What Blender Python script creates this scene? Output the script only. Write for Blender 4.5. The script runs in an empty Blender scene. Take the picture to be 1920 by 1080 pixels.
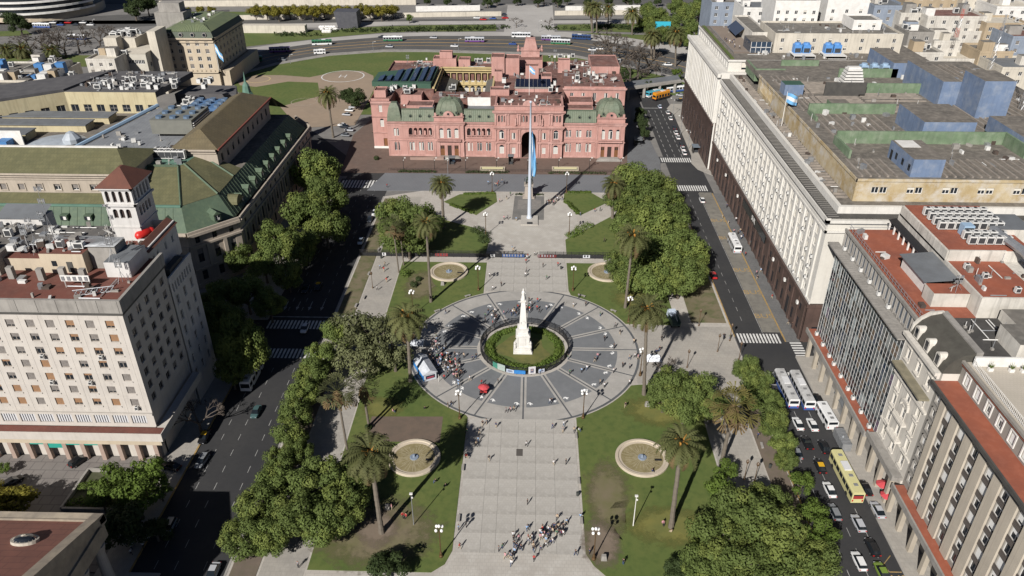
import bpy, math, random
from math import sin, cos, pi, radians, atan2, hypot, sqrt
random.seed(7)
R = random.Random(11)
SC = bpy.context.scene
COL = SC.collection
# ---------------------------------------------------------------- camera
CAMH = 116.0
PITCH = math.atan(848 / 1435.0)
YAW = radians(1.4778)
cam = bpy.data.cameras.new('camera')
cam.sensor_width = 36.0
cam.lens = 1435.0 / 1920.0 * 36.0
cam.clip_start = 1.0
cam.clip_end = 12000.0
camo = bpy.data.objects.new('camera', cam)
camo.location = (0, 0, CAMH)
camo.rotation_euler = (pi / 2 - PITCH, 0, YAW)
COL.objects.link(camo)
SC.camera = camo
# ---------------------------------------------------------------- light
SUN_EL = radians(34.7)
SHX, SHY = 0.440, 0.898            # direction in which shadows fall
w = bpy.data.worlds.new('World')
SC.world = w
w.use_nodes = True
nt = w.node_tree
bg = nt.nodes['Background']
sky = nt.nodes.new('ShaderNodeTexSky')
sky.sky_type = 'NISHITA'
sky.sun_disc = False
sky.sun_elevation = SUN_EL
sky.sun_rotation = atan2(-SHX, -SHY)
sky.altitude = 100.0
sky.air_density = 0.36
sky.dust_density = 0.4
nt.links.new(sky.outputs[0], bg.inputs[0])
bg.inputs[1].default_value = 0.05
sl = bpy.data.lights.new('sun', 'SUN')
sl.energy = 5.0
sl.angle = radians(0.53)
sl.color = (1.0, 0.965, 0.92)
so = bpy.data.objects.new('sun', sl)
so.rotation_euler = (pi / 2 - SUN_EL, 0, atan2(-SHX, SHY))
so.location = (-200, -300, 300)
COL.objects.link(so)
vs = SC.view_settings
vs.view_transform = 'Standard'
vs.look = 'None'
vs.gamma = 1.0
vs.exposure = 0.25
vs.use_curve_mapping = False
SC.cycles.max_bounces = 5
SC.cycles.diffuse_bounces = 1
SC.cycles.glossy_bounces = 2
SC.cycles.transparent_max_bounces = 4

# ---------------------------------------------------------------- pixel to place
def ray(px, py):
 a, d = (px - 960.0) / 1435.0, (540.0 - py) / 1435.0
 b, z = cos(PITCH) + d * sin(PITCH), -sin(PITCH) + d * cos(PITCH)
 return (cos(YAW) * a - sin(YAW) * b, sin(YAW) * a + cos(YAW) * b, z)
def G(px, py, z=0.0):
 """point at height z that the photograph shows at this pixel"""
 r = ray(px, py)
 t = (z - CAMH) / r[2]
 return (r[0] * t, r[1] * t)
def hpx(x, y, py):
 """height above ground at plan position (x, y) seen at pixel row py"""
 b = -sin(YAW) * x + cos(YAW) * y
 k = (540.0 - py) / 1435.0
 z = b * (k * cos(PITCH) - sin(PITCH)) / (cos(PITCH) + k * sin(PITCH))
 return z + CAMH

# ---------------------------------------------------------------- materials
MATS = {}
def mat(name, col, rough=0.85, col2=None, scale=0.3, amt=0.5, bump=0.0, bscale=4.0, metal=0.0, streak=0.0,
  col3=None, scale3=2.0, amt3=0.35, spec=None, hue=0.0, emit=None, trans=0.0, grid=None):
 if name in MATS:
  return MATS[name]
 m = bpy.data.materials.new(name)
 m.use_nodes = True
 t = m.node_tree
 N, L = t.nodes, t.links
 b = N['Principled BSDF']
 b.inputs['Roughness'].default_value = rough
 b.inputs['Metallic'].default_value = metal
 if spec is not None:
  b.inputs['Specular IOR Level'].default_value = spec
 if trans:
  b.inputs['Transmission Weight'].default_value = trans
 b.inputs['Base Color'].default_value = (*col, 1)
 m.diffuse_color = (*col, 1)
 src = None
 if col2 or col3 or streak or bump or hue or grid:
  tc = N.new('ShaderNodeTexCoord')
  def noise(sc, det=5.0, stretch=None, rough_=0.6):
   n = N.new('ShaderNodeTexNoise')
   n.inputs['Scale'].default_value = sc
   n.inputs['Detail'].default_value = det
   n.inputs['Roughness'].default_value = rough_
   if stretch:
    mp = N.new('ShaderNodeMapping')
    mp.inputs['Scale'].default_value = stretch
    L.new(tc.outputs['Object'], mp.inputs['Vector'])
    L.new(mp.outputs['Vector'], n.inputs['Vector'])
   else:
    L.new(tc.outputs['Object'], n.inputs['Vector'])
   return n
  def mixc(fac, a, c, lo, hi, strength):
   r = N.new('ShaderNodeMapRange')
   r.inputs['From Min'].default_value = lo
   r.inputs['From Max'].default_value = hi
   r.inputs['To Max'].default_value = strength
   L.new(fac, r.inputs['Value'])
   x = N.new('ShaderNodeMix')
   x.data_type = 'RGBA'
   L.new(r.outputs[0], x.inputs[0])
   if isinstance(a, tuple): x.inputs[6].default_value = (*a, 1)
   else: L.new(a, x.inputs[6])
   x.inputs[7].default_value = (*c, 1)
   return x.outputs[2]
  src = col
  if col2:
   src = mixc(noise(scale).outputs['Fac'], src, col2, 0.36, 0.66, amt)
  if col3:
   src = mixc(noise(scale3, 4.0).outputs['Fac'], src, col3, 0.45, 0.7, amt3)
  if streak:
   src = mixc(noise(1.0, 5.0, (1.3, 1.3, 0.09)).outputs['Fac'], src, tuple(c * 0.42 for c in col), 0.48, 0.75, streak)
  if grid:
   gx, gy, gc, ga = grid
   bt = N.new('ShaderNodeTexBrick')
   bt.offset = 0.5
   bt.inputs['Scale'].default_value = 1.0
   bt.inputs['Brick Width'].default_value = gx
   bt.inputs['Row Height'].default_value = gy
   bt.inputs['Mortar Size'].default_value = min(gx, gy) * 0.06
   bt.inputs['Mortar Smooth'].default_value = 0.3
   L.new(tc.outputs['Object'], bt.inputs['Vector'])
   src = mixc(bt.outputs['Fac'], src, gc, 0.0, 1.0, ga)
  if hue:
   oi = N.new('ShaderNodeObjectInfo')
   hs = N.new('ShaderNodeHueSaturation')
   for key, nm, k in (('Value', 'v', hue),):
    mr = N.new('ShaderNodeMapRange')
    mr.inputs['To Min'].default_value = 1 - k
    mr.inputs['To Max'].default_value = 1 + k
    L.new(oi.outputs['Random'], mr.inputs['Value'])
    L.new(mr.outputs[0], hs.inputs[key])
   if isinstance(src, tuple): hs.inputs['Color'].default_value = (*src, 1)
   else: L.new(src, hs.inputs['Color'])
   src = hs.outputs[0]
  if not isinstance(src, tuple):
   L.new(src, b.inputs['Base Color'])
  if bump:
   bn = noise(bscale, 3.0)
   bu = N.new('ShaderNodeBump')
   bu.inputs['Strength'].default_value = bump
   bu.inputs['Distance'].default_value = 0.1
   L.new(bn.outputs['Fac'], bu.inputs['Height'])
   L.new(bu.outputs[0], b.inputs['Normal'])
 if emit:
  b.inputs['Emission Color'].default_value = (*emit[0], 1)
  b.inputs['Emission Strength'].default_value = emit[1]
 MATS[name] = m
 return m

# ---------------------------------------------------------------- mesh building
LOC = {}
class MB:
 def __init__(s):
  s.v, s.f, s.m = [], [], []
 def poly(s, pts, m=0):
  k = len(s.v)
  s.v.extend(pts)
  s.f.append(tuple(range(k, k + len(pts))))
  s.m.append(m)
 def box(s, x0, x1, y0, y1, z0, z1, m=0, mt=None, bottom=False):
  k = len(s.v)
  s.v.extend([(x0, y0, z0), (x1, y0, z0), (x1, y1, z0), (x0, y1, z0), (x0, y0, z1), (x1, y0, z1), (x1, y1, z1), (x0, y1, z1)])
  fs = [(0, 1, 5, 4), (1, 2, 6, 5), (2, 3, 7, 6), (3, 0, 4, 7), (4, 5, 6, 7), (3, 2, 1, 0)]
  for i, q in enumerate(fs):
   if i == 5 and not bottom: continue
   s.f.append(tuple(k + a for a in q))
   s.m.append(mt if (i == 4 and mt is not None) else m)
 def obox(s, c, size, rz=0.0, m=0, z0=None):
  """box by centre of base, size and turn about z"""
  sx, sy, sz = size[0] / 2, size[1] / 2, size[2]
  ca, sa = cos(rz), sin(rz)
  k = len(s.v)
  for z in (c[2], c[2] + sz):
   for dx, dy in ((-sx, -sy), (sx, -sy), (sx, sy), (-sx, sy)):
    s.v.append((c[0] + dx * ca - dy * sa, c[1] + dx * sa + dy * ca, z))
  for q in [(0, 1, 5, 4), (1, 2, 6, 5), (2, 3, 7, 6), (3, 0, 4, 7), (4, 5, 6, 7), (3, 2, 1, 0)]:
   s.f.append(tuple(k + a for a in q)); s.m.append(m)
 def prism(s, pts, z0, z1, m=0, mt=None, top=True):
  n = len(pts)
  a = sum(pts[i][0] * pts[(i + 1) % n][1] - pts[(i + 1) % n][0] * pts[i][1] for i in range(n))
  if a < 0: pts = pts[::-1]
  k = len(s.v)
  s.v.extend([(p[0], p[1], z0) for p in pts] + [(p[0], p[1], z1) for p in pts])
  for i in range(n):
   j = (i + 1) % n
   s.f.append((k + i, k + j, k + n + j, k + n + i)); s.m.append(m)
  if top:
   s.f.append(tuple(range(k + n, k + 2 * n))); s.m.append(m if mt is None else mt)
 def frustum(s, p0, z0, p1, z1, m=0, mt=None, top=True):
  """ring p0 at z0 joined to ring p1 at z1"""
  n = len(p0); k = len(s.v)
  s.v.extend([(p[0], p[1], z0) for p in p0] + [(p[0], p[1], z1) for p in p1])
  for i in range(n):
   j = (i + 1) % n
   s.f.append((k + i, k + j, k + n + j, k + n + i)); s.m.append(m)
  if top:
   s.f.append(tuple(range(k + n, k + 2 * n))); s.m.append(m if mt is None else mt)
 def lathe(s, cx, cy, prof, n=12, m=0, sx=1.0, sy=1.0, a0=0.0):
  k = len(s.v)
  for r, z in prof:
   for i in range(n):
    a = a0 + 2 * pi * i / n
    s.v.append((cx + r * sx * cos(a), cy + r * sy * sin(a), z))
  for j in range(len(prof) - 1):
   for i in range(n):
    i2 = (i + 1) % n
    s.f.append((k + j * n + i, k + j * n + i2, k + (j + 1) * n + i2, k + (j + 1) * n + i)); s.m.append(m)
  if prof[-1][0] > 0.02:
   s.f.append(tuple(k + (len(prof) - 1) * n + i for i in range(n))); s.m.append(m)
 def tube(s, p0, p1, r0, r1=None, n=5, m=0, cap=True):
  if r1 is None: r1 = r0
  d = [p1[i] - p0[i] for i in range(3)]
  l = sqrt(sum(c * c for c in d)) or 1e-6
  d = [c / l for c in d]
  u = (0, 0, 1) if abs(d[2]) < 0.9 else (1, 0, 0)
  a = (d[1] * u[2] - d[2] * u[1], d[2] * u[0] - d[0] * u[2], d[0] * u[1] - d[1] * u[0])
  la = sqrt(sum(c * c for c in a)); a = [c / la for c in a]
  b = (d[1] * a[2] - d[2] * a[1], d[2] * a[0] - d[0] * a[2], d[0] * a[1] - d[1] * a[0])
  k = len(s.v)
  for p, r in ((p0, r0), (p1, r1)):
   for i in range(n):
    t = 2 * pi * i / n
    s.v.append(tuple(p[q] + r * (cos(t) * a[q] + sin(t) * b[q]) for q in range(3)))
  for i in range(n):
   j = (i + 1) % n
   s.f.append((k + i, k + n + i, k + n + j, k + j)); s.m.append(m)
  if cap:
   s.f.append(tuple(k + n + i for i in range(n - 1, -1, -1))); s.m.append(m)
 def ball(s, c, r, n=8, k=5, m=0, sz=1.0):
  s.lathe(c[0], c[1], [(max(0.001, r * sin(pi * i / k)), c[2] - sz * r * cos(pi * i / k)) for i in range(k + 1)], n, m)
 def build(s, name, mats, parent=None, org=None, smooth=False):
  me = bpy.data.meshes.new(name)
  if org is None:
   org = LOC.get(parent.name, (0, 0, 0)) if parent else (0, 0, 0)
  if org != (0, 0, 0):
   vv = [(a - org[0], b - org[1], c - org[2]) for a, b, c in s.v]
  else:
   vv = s.v
  me.from_pydata(vv, [], s.f)
  if not isinstance(mats, (list, tuple)): mats = [mats]
  for q in mats: me.materials.append(q)
  if len(mats) > 1: me.polygons.foreach_set('material_index', s.m)
  if smooth: me.polygons.foreach_set('use_smooth', [True] * len(s.f))
  me.update()
  o = bpy.data.objects.new(name, me)
  COL.objects.link(o)
  if parent:
   o.parent = parent
  else:
   o.location = org
  LOC[o.name] = org
  return o

def tag(o, label, cat, group=None):
 o['label'] = label
 o['category'] = cat
 if group: o['group'] = group
 return o
def struct(o):
 o['kind'] = 'structure'
 return o
def stuff(o, label=None):
 o['kind'] = 'stuff'
 if label: o['label'] = label
 return o
def thing(name, label, cat, loc=(0, 0, 0), rz=0.0, group=None, sc=1.0):
 o = bpy.data.objects.new(name, None)
 o.empty_display_size = 0.5
 o.location = loc
 o.rotation_euler = (0, 0, rz)
 if sc != 1.0: o.scale = (sc, sc, sc)
 COL.objects.link(o)
 LOC[o.name] = tuple(loc)
 return tag(o, label, cat, group)
def inst(mesh, name, parent=None, loc=(0, 0, 0), rz=0.0, sc=None):
 o = bpy.data.objects.new(name, mesh)
 if parent:
  o.parent = parent
  pl = LOC.get(parent.name, (0, 0, 0))
  loc = (loc[0] - pl[0], loc[1] - pl[1], loc[2] - pl[2])
 o.location = loc
 if rz: o.rotation_euler = (0, 0, rz)
 if sc: o.scale = sc if isinstance(sc, tuple) else (sc, sc, sc)
 COL.objects.link(o)
 return o
def copy_tree(root, loc, rz=0.0, sc=None, label=None, group=None):
 def cp(o, par):
  c = o.copy()
  if par: c.parent = par
  COL.objects.link(c)
  for ch in o.children: cp(ch, c)
  return c
 r = cp(root, None)
 r.location = loc
 r.rotation_euler = (0, 0, rz)
 if sc: r.scale = sc if isinstance(sc, tuple) else (sc, sc, sc)
 if label: r['label'] = label
 if group: r['group'] = group
 return r
def mesh_only(mb, name, mats, smooth=False):
 """mesh data without an object, to be shared"""
 me = bpy.data.meshes.new(name)
 me.from_pydata(mb.v, [], mb.f)
 if not isinstance(mats, (list, tuple)): mats = [mats]
 for q in mats: me.materials.append(q)
 if len(mats) > 1: me.polygons.foreach_set('material_index', mb.m)
 if smooth: me.polygons.foreach_set('use_smooth', [True] * len(mb.f))
 me.update()
 return me
def jit(a): return R.uniform(-a, a)

# ---------------------------------------------------------------- palette
ASPH = mat('asphalt', (.028, .028, .030), .9, (.042, .041, .040), .08, .8, col3=(.025, .025, .026), scale3=.9, amt3=.5, bump=.15, bscale=6)
ASPH2 = mat('asphalt_worn', (.085, .082, .078), .9, (.12, .115, .105), .05, .8, col3=(.05, .05, .05), scale3=.4, amt3=.5)
CITY = mat('city_ground', (.20, .19, .175), .95, (.13, .125, .12), .03, .8, col3=(.28, .26, .24), scale3=.2)
PAVE = mat('plaza_paving', (0.439, 0.403, 0.354), .85, (0.354, 0.323, 0.287), .12, .8, col3=(0.512, 0.488, 0.439), scale3=.5, amt3=.5, grid=(1.6, .8, (0.293, 0.268, 0.244), .55))
PAVEC = mat('path_paving', (0.451, 0.421, 0.372), .8, (0.366, 0.336, 0.299), .10, .8, col3=(0.537, 0.512, 0.464), scale3=.35, amt3=.6, grid=(.8, .8, (0.305, 0.287, 0.256), .5))
SIDEW = mat('sidewalk_tile', (0.366, 0.336, 0.293), .85, (0.268, 0.250, 0.226), .15, .8, col3=(0.439, 0.415, 0.366), scale3=.8, grid=(1.0, 1.0, (0.244, 0.232, 0.207), .4))
SLATE = mat('slate_paving', (.175, .18, .186), .75, (.14, .145, .15), .12, .8, col3=(.215, .22, .225), scale3=.6, grid=(1.0, .5, (.125, .13, .135), .4))
DSLATE = mat('dark_band', (.10, .105, .11), .8, (.075, .078, .082), .4, .7)
BUSLANE = mat('bus_lane_concrete', (.21, .195, .165), .9, (.16, .15, .13), .1, .9, col3=(.10, .095, .085), scale3=.5, amt3=.6)
KERB = mat('kerb_stone', (.33, .31, .28), .9, (.22, .21, .19), .4, .7)
YEL = mat('yellow_paint', (.40, .25, .07), .85, (.24, .18, .10), .9, .9)
WHITEP = mat('road_paint', (.72, .71, .68), .8, (.42, .41, .39), .5, .7)
GRASS = mat('grass', (.082, .118, .024), .95, (.125, .140, .036), .05, .85, col3=(.056, .088, .017), scale3=.6, amt3=.7, bump=.35, bscale=9)
GRASSD = mat('worn_grass', (.13, .115, .06), .95, (.19, .15, .10), .12, .9, col3=(.07, .09, .025), scale3=.4, amt3=.9, bump=.3, bscale=8)
SOIL = mat('bare_soil', (.16, .125, .095), .95, (.12, .095, .075), .3, .8, col3=(.10, .10, .05), scale3=1.0)
BRICKP = mat('brown_brick_paving', (.15, .10, .078), .9, (.11, .08, .065), .1, .8, col3=(.2, .15, .12), scale3=.5, grid=(.6, .3, (.08, .06, .05), .5))
GRAVEL = mat('red_gravel', (.30, .225, .16), .95, (.24, .19, .14), .04, .8, col3=(.36, .28, .2), scale3=.3)
GLASS = mat('window_glass', (.018, .022, .028), .06, spec=.6)
GLASSB = mat('blue_window_glass', (.035, .055, .085), .07, spec=.7)
WHT = mat('white_paint', (.72, .70, .66), .6, (.55, .53, .49), .6, .6)
BLACKM = mat('black_metal', (.02, .02, .022), .5, spec=.4)
STEEL = mat('galvanised_steel', (.42, .43, .44), .45, (.3, .31, .32), 1.0, .6, metal=.6)
ACW = mat('air_unit_white', (.66, .65, .62), .5, (.48, .47, .44), 1.2, .6)
DARKG = mat('dark_grille', (.04, .042, .045), .6)
CONC = mat('concrete', (.32, .30, .27), .9, (.22, .205, .185), .25, .85, streak=.5)
# ================================================================ ground, roads, plaza
def sheet(name, pts, z, m, parent=None, z0=None):
 mb = MB()
 n = len(pts)
 a = sum(pts[i][0] * pts[(i + 1) % n][1] - pts[(i + 1) % n][0] * pts[i][1] for i in range(n))
 if a < 0: pts = pts[::-1]
 if z0 is None:
  mb.poly([(p[0], p[1], z) for p in pts])
 else:
  mb.prism(pts, z0, z)
 return mb.build(name, m, parent)
def spoly(name, pts, z, m, z0=None):
 return struct(sheet(name, pts, z, m, None, z0))
def px(*pts): return [G(a, b) for a, b in pts]
def rect(x0, x1, y0, y1): return [(x0, y0), (x1, y0), (x1, y1), (x0, y1)]
def arc(cx, cy, r, a0, a1, n=24):
 return [(cx + r * cos(radians(a0 + (a1 - a0) * i / n)), cy + r * sin(radians(a0 + (a1 - a0) * i / n))) for i in range(n + 1)]

g = MB()
g.poly([(-4000, -300, -.06), (4000, -300, -.06), (4000, 6000, -.06), (-4000, 6000, -.06)])
struct(g.build('ground', CITY))

spoly('road', rect(-72.5, -54.5, 40, 300), 0.0, ASPH)
spoly('road', rect(55.5, 69.2, 40, 420), 0.0, ASPH)
spoly('road', rect(-230, -72.5, 160.5, 177), 0.0, ASPH)
spoly('road', [(69.2, 163.5), (160, 163.5), (160, 170.0), (69.2, 170.0)], 0.0, ASPH)
spoly('road', px((640, 330), (700, 330), (660, 300), (610, 262), (560, 228), (520, 205), (490, 215), (560, 262), (600, 300)), 0.004, ASPH)
spoly('bus_lane', rect(63.6, 68.4, 172.5, 272), .006, BUSLANE)
# pavements along the streets
spoly('pavement', rect(-78.5, -72.5, 40, 160.5), .13, SIDEW, -.05)
spoly('pavement', rect(-87.5, -72.5, 177, 262), .13, SIDEW, -.05)
spoly('pavement', rect(69.2, 80, 40, 163.5), .13, SIDEW, -.05)
spoly('pavement', rect(68.6, 73, 170.0, 268), .13, mat('grey_sidewalk', (.12, .12, .118), .85, (.17, .165, .16), .3, .8, grid=(1.2, 1.2, (.08, .08, .08), .5)), -.05)
spoly('pavement', px((1308, 318), (1338, 330), (1340, 300), (1330, 262), (1290, 195), (1258, 195), (1250, 204), (1263, 214), (1296, 292), (1296, 306)), .13, SIDEW, -.05)
spoly('pavement', px((1238, 330), (1208, 316), (1176, 325), (1176, 292), (1185, 200), (1203, 205), (1212, 250), (1238, 302)), .145, mat('grey_paving', (.16, .165, .17), .85, (.13, .13, .135), .2, .8, grid=(1.5, 1.5, (.1, .1, .1), .5)), -.05)
# forecourt of the white corner block
spoly('forecourt', rect(-160, -78.5, 92, 122), .12, mat('forecourt_slabs', (.20, .18, .165), .9, (.15, .135, .125), .15, .8, col3=(.25, .23, .21), scale3=.6, grid=(2.4, 2.4, (.10, .09, .085), .6)), -.05)
# yellow kerb edges
def kerb(name, x0, x1, y0, y1, m, z=.16):
 mb = MB(); mb.box(x0, x1, y0, y1, -.05, z)
 return struct(mb.build(name, m))
kerb('kerb', -72.5, -72.15, 40, 160, YEL)
kerb('kerb', 68.3, 68.62, 170, 268, YEL)
kerb('kerb', 55.22, 55.55, 100, 160, YEL)
kerb('kerb', -54.85, -54.45, 70, 262, KERB)
kerb('kerb', 69.0, 69.3, 40, 163, KERB)
kerb('kerb', 55.25, 55.55, 172, 262, YEL)

# --- plaza
AX, CY0 = -1.0, 165.0
spoly('plaza_paving', [(-54.45, 60), (55.25, 60), (55.25, 262), (40, 268), (-40, 268), (-54.45, 262)], .12, PAVE, -.05)
spoly('slate_street', [(-62, 267.6), (46, 267.6), (46, 285), (-58, 285)], .124, mat('grey_street_setts', (.17, .175, .185), .85, (.14, .145, .155), .1, .8, grid=(1.4, 1.4, (.12, .12, .125), .4)), -.05)
spoly('palace_forecourt', [(-76, 285), (43, 285), (43, 304.5), (41, 400), (-70, 380), (-80, 330)], .13, BRICKP, -.05)
# west and east walks
CP = struct(sheet('west_walk', rect(-48.6, -40.4, 62, 262), .13, SIDEW))
CP = struct(sheet('east_walk', rect(41.0, 50.4, 62, 160), .13, SIDEW))
CP = struct(sheet('east_court', rect(27, 55.0, 150.5, 176.5), .134, SIDEW))

def slab_field(parent, xs, ys, z, m, name='paving_slab', gap=.05, th=.05):
 cache = {}
 for i in range(len(xs) - 1):
  for j in range(len(ys) - 1):
   wx, wy = xs[i + 1] - xs[i] - gap, ys[j + 1] - ys[j] - gap
   key = (round(wx, 2), round(wy, 2))
   if key not in cache:
    mb = MB(); mb.box(-wx / 2, wx / 2, -wy / 2, wy / 2, 0, th)
    cache[key] = mesh_only(mb, name, m)
   inst(cache[key], name, parent, ((xs[i] + xs[i + 1]) / 2, (ys[j] + ys[j + 1]) / 2, z + jit(.004)))
PSLAB = mat('path_slab', (.43, .405, .365), .8, (.30, .28, .25), .16, .85, col3=(.52, .495, .45), scale3=.45, amt3=.6, hue=.03, grid=(.62, .62, (.32, .30, .265), .4))
JOINT = mat('joint_mortar', (.17, .16, .145), .9)
cpth = struct(sheet('central_path', [(-13.3, 98.2), (10.8, 98.2), (10.8, 136.6), (-13.3, 136.6)], .135, JOINT))
slab_field(cpth, [-13.3, -8.6, -5.8, -2.0, 1.9, 5.9, 10.8], [98.2 + 4.8 * i for i in range(9)], .112, PSLAB)
npth = struct(sheet('north_path', [(-12.9, 194), (11.2, 194), (11.2, 216), (-12.9, 216)], .133, JOINT))
slab_field(npth, [-12.9, -8.6, -4.6, -.8, 3.1, 7.1, 11.2], [194 + 4.4 * i for i in range(6)], .110, PSLAB)
spoly('path_mouth', [(-13.3, 98.2), (10.8, 98.2), (12.2, 95.4), (16, 91), (24, 82), (24, 60), (-28, 60), (-28, 82), (-18, 91), (-14.6, 95)], .140, PAVEC)
# flagpole court
spoly('flagpole_court', [(-12.9, 216), (11.2, 216), (11.2, 229.5)] + arc(-.8, 243, 17.5, -42, 60, 14) + [(4.9, 266), (-6.5, 266)] + arc(-.8, 243, 17.5, 120, 222, 14) + [(-12.9, 229.5)], .136, PAVEC)
# --- the round court
rc = struct(sheet('round_court', arc(AX, CY0, 30.0, 0, 360, 72)[:-1], .150, mat('ring_paving', (.38, .36, .33), .8, (.30, .285, .26), .15, .85, col3=(.5, .47, .43), scale3=.5, grid=(1.2, .6, (.31, .29, .26), .4)), None, -.02))
def ring(mb, r0, r1, z, a0=0, a1=360, n=72, m=0):
 for i in range(n):
  t0, t1 = radians(a0 + (a1 - a0) * i / n), radians(a0 + (a1 - a0) * (i + 1) / n)
  mb.poly([(AX + r0 * cos(t0), CY0 + r0 * sin(t0), z), (AX + r1 * cos(t0), CY0 + r1 * sin(t0), z), (AX + r1 * cos(t1), CY0 + r1 * sin(t1), z), (AX + r0 * cos(t1), CY0 + r0 * sin(t1), z)], m)
mb = MB(); ring(mb, 29.4, 30.0, .156); mb.build('edge_band', DSLATE, rc)
for i in range(16):
 a = 22.5 * i + 11.25
 mb = MB()
 k = 9
 half = lambda r: math.degrees(math.asin(.72 / r))
 pts = []
 for j in range(k + 1):
  t = radians(a - 11.25 + half(24.2) + (22.5 - 2 * half(24.2)) * j / k); pts.append((AX + 24.2 * cos(t), CY0 + 24.2 * sin(t)))
 for j in range(k, -1, -1):
  t = radians(a - 11.25 + half(12.4) + (22.5 - 2 * half(12.4)) * j / k); pts.append((AX + 12.4 * cos(t), CY0 + 12.4 * sin(t)))
 mb.prism(pts, .14, .160)
 mb.build('slate_sector', SLATE, rc)
 t = radians(22.5 * i)
 mb = MB(); mb.obox((AX + 21 * cos(t), CY0 + 21 * sin(t), .14), (17.0, .36, .022), t)
 mb.build('spoke_band', DSLATE, rc)
# white headscarf emblems painted at the rim, two by each spoke
def scarf(mb, u0):
 out = [(-.62, .05), (-.45, .42), (-.1, .55), (.22, .45), (.38, .15), (.62, .02), (.72, -.22), (.4, -.18), (.22, -.32), (.3, -.55), (.02, -.42), (-.12, -.2), (-.05, .1), (-.2, .27), (-.38, .12), (-.42, -.1)]
 mb.poly([(p[0] * 1.05, p[1] * 1.05, 0) for p in out])
mb = MB(); scarf(mb, 0)
SCARF = mesh_only(mb, 'headscarf_emblem', mat('emblem_white', (.8, .79, .76), .7))
for i in range(16):
 for s in (-1, 1):
  t = radians(22.5 * i + s * 3.9)
  e = inst(SCARF, 'headscarf_emblem', rc, (AX + 22.9 * cos(t), CY0 + 22.9 * sin(t), .166), t - pi / 2 + (pi if sin(t) < -.2 else 0))
# inner light ring with the fence, and the garden of the monument
mb = MB(); ring(mb, 10.6, 12.4, .158); mb.build('inner_kerb_ring', PAVE, rc)
# --- lawns
def arcpt(deg, r=30.35): return (AX + r * cos(radians(deg)), CY0 + r * sin(radians(deg)))
spoly('lawn', [(-40.0, 93.5), (-17.2, 93.5), (-14.9, 95.4), (-13.8, 98.5), (-13.8, 136.9)] + [arcpt(d) for d in range(-116, -172, -4)] + [(-40.0, 160)], .19, GRASS, .05)
spoly('lawn', [(11.3, 98.5), (12.6, 95.8), (15.5, 92.6), (24, 84), (40.6, 84), (40.6, 150.2), (27.5, 150.2)] + [arcpt(d) for d in range(-30, -64, -4)] + [(11.3, 137.4)], .19, GRASS, .05)
spoly('lawn', [(-40.0, 172)] + [arcpt(d) for d in range(166, 112, -4)] + [(-13.4, 193.2), (-13.4, 211.5), (-40.0, 211.5)], .19, GRASS, .05)
spoly('lawn', [(11.7, 195)] + [arcpt(d) for d in range(64, 22, -4)] + [(40.6, 177), (40.6, 211.8), (11.7, 211.8)], .19, GRASS, .05)
spoly('lawn', [(-53.9, 180), (-49.0, 180), (-49.0, 260), (-53.9, 260)], .19, GRASSD, .05)
spoly('lawn', [(-53.9, 62), (-49.0, 62), (-49.0, 158), (-53.9, 158)], .19, SOIL, .05)
spoly('lawn', [(50.8, 62), (55.0, 62), (55.0, 146), (50.8, 150)], .19, SOIL, .05)
spoly('lawn', [(45.0, 178.5), (54.6, 178.5), (54.6, 260), (45.0, 260)], .19, GRASSD, .05)
spoly('lawn', px((832, 379), (862, 365), (930, 362), (932, 379), (908, 394), (893, 404)), .19, GRASS, .05)
spoly('lawn', [(-48, 217.5), (-14, 217.5), (-13.4, 228), (-15.5, 232), (-18.5, 236), (-32, 243.5), (-48, 250)], .19, GRASS, .05)
spoly('lawn', px((1058, 363), (1110, 363), (1140, 380), (1087, 405), (1076, 390), (1056, 380)), .19, GRASS, .05)
spoly('lawn', [(11.9, 217.5), (44, 217.5), (44, 256), (30, 248), (18.5, 235), (14.2, 231), (11.9, 228)], .19, GRASS, .05)
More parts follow.
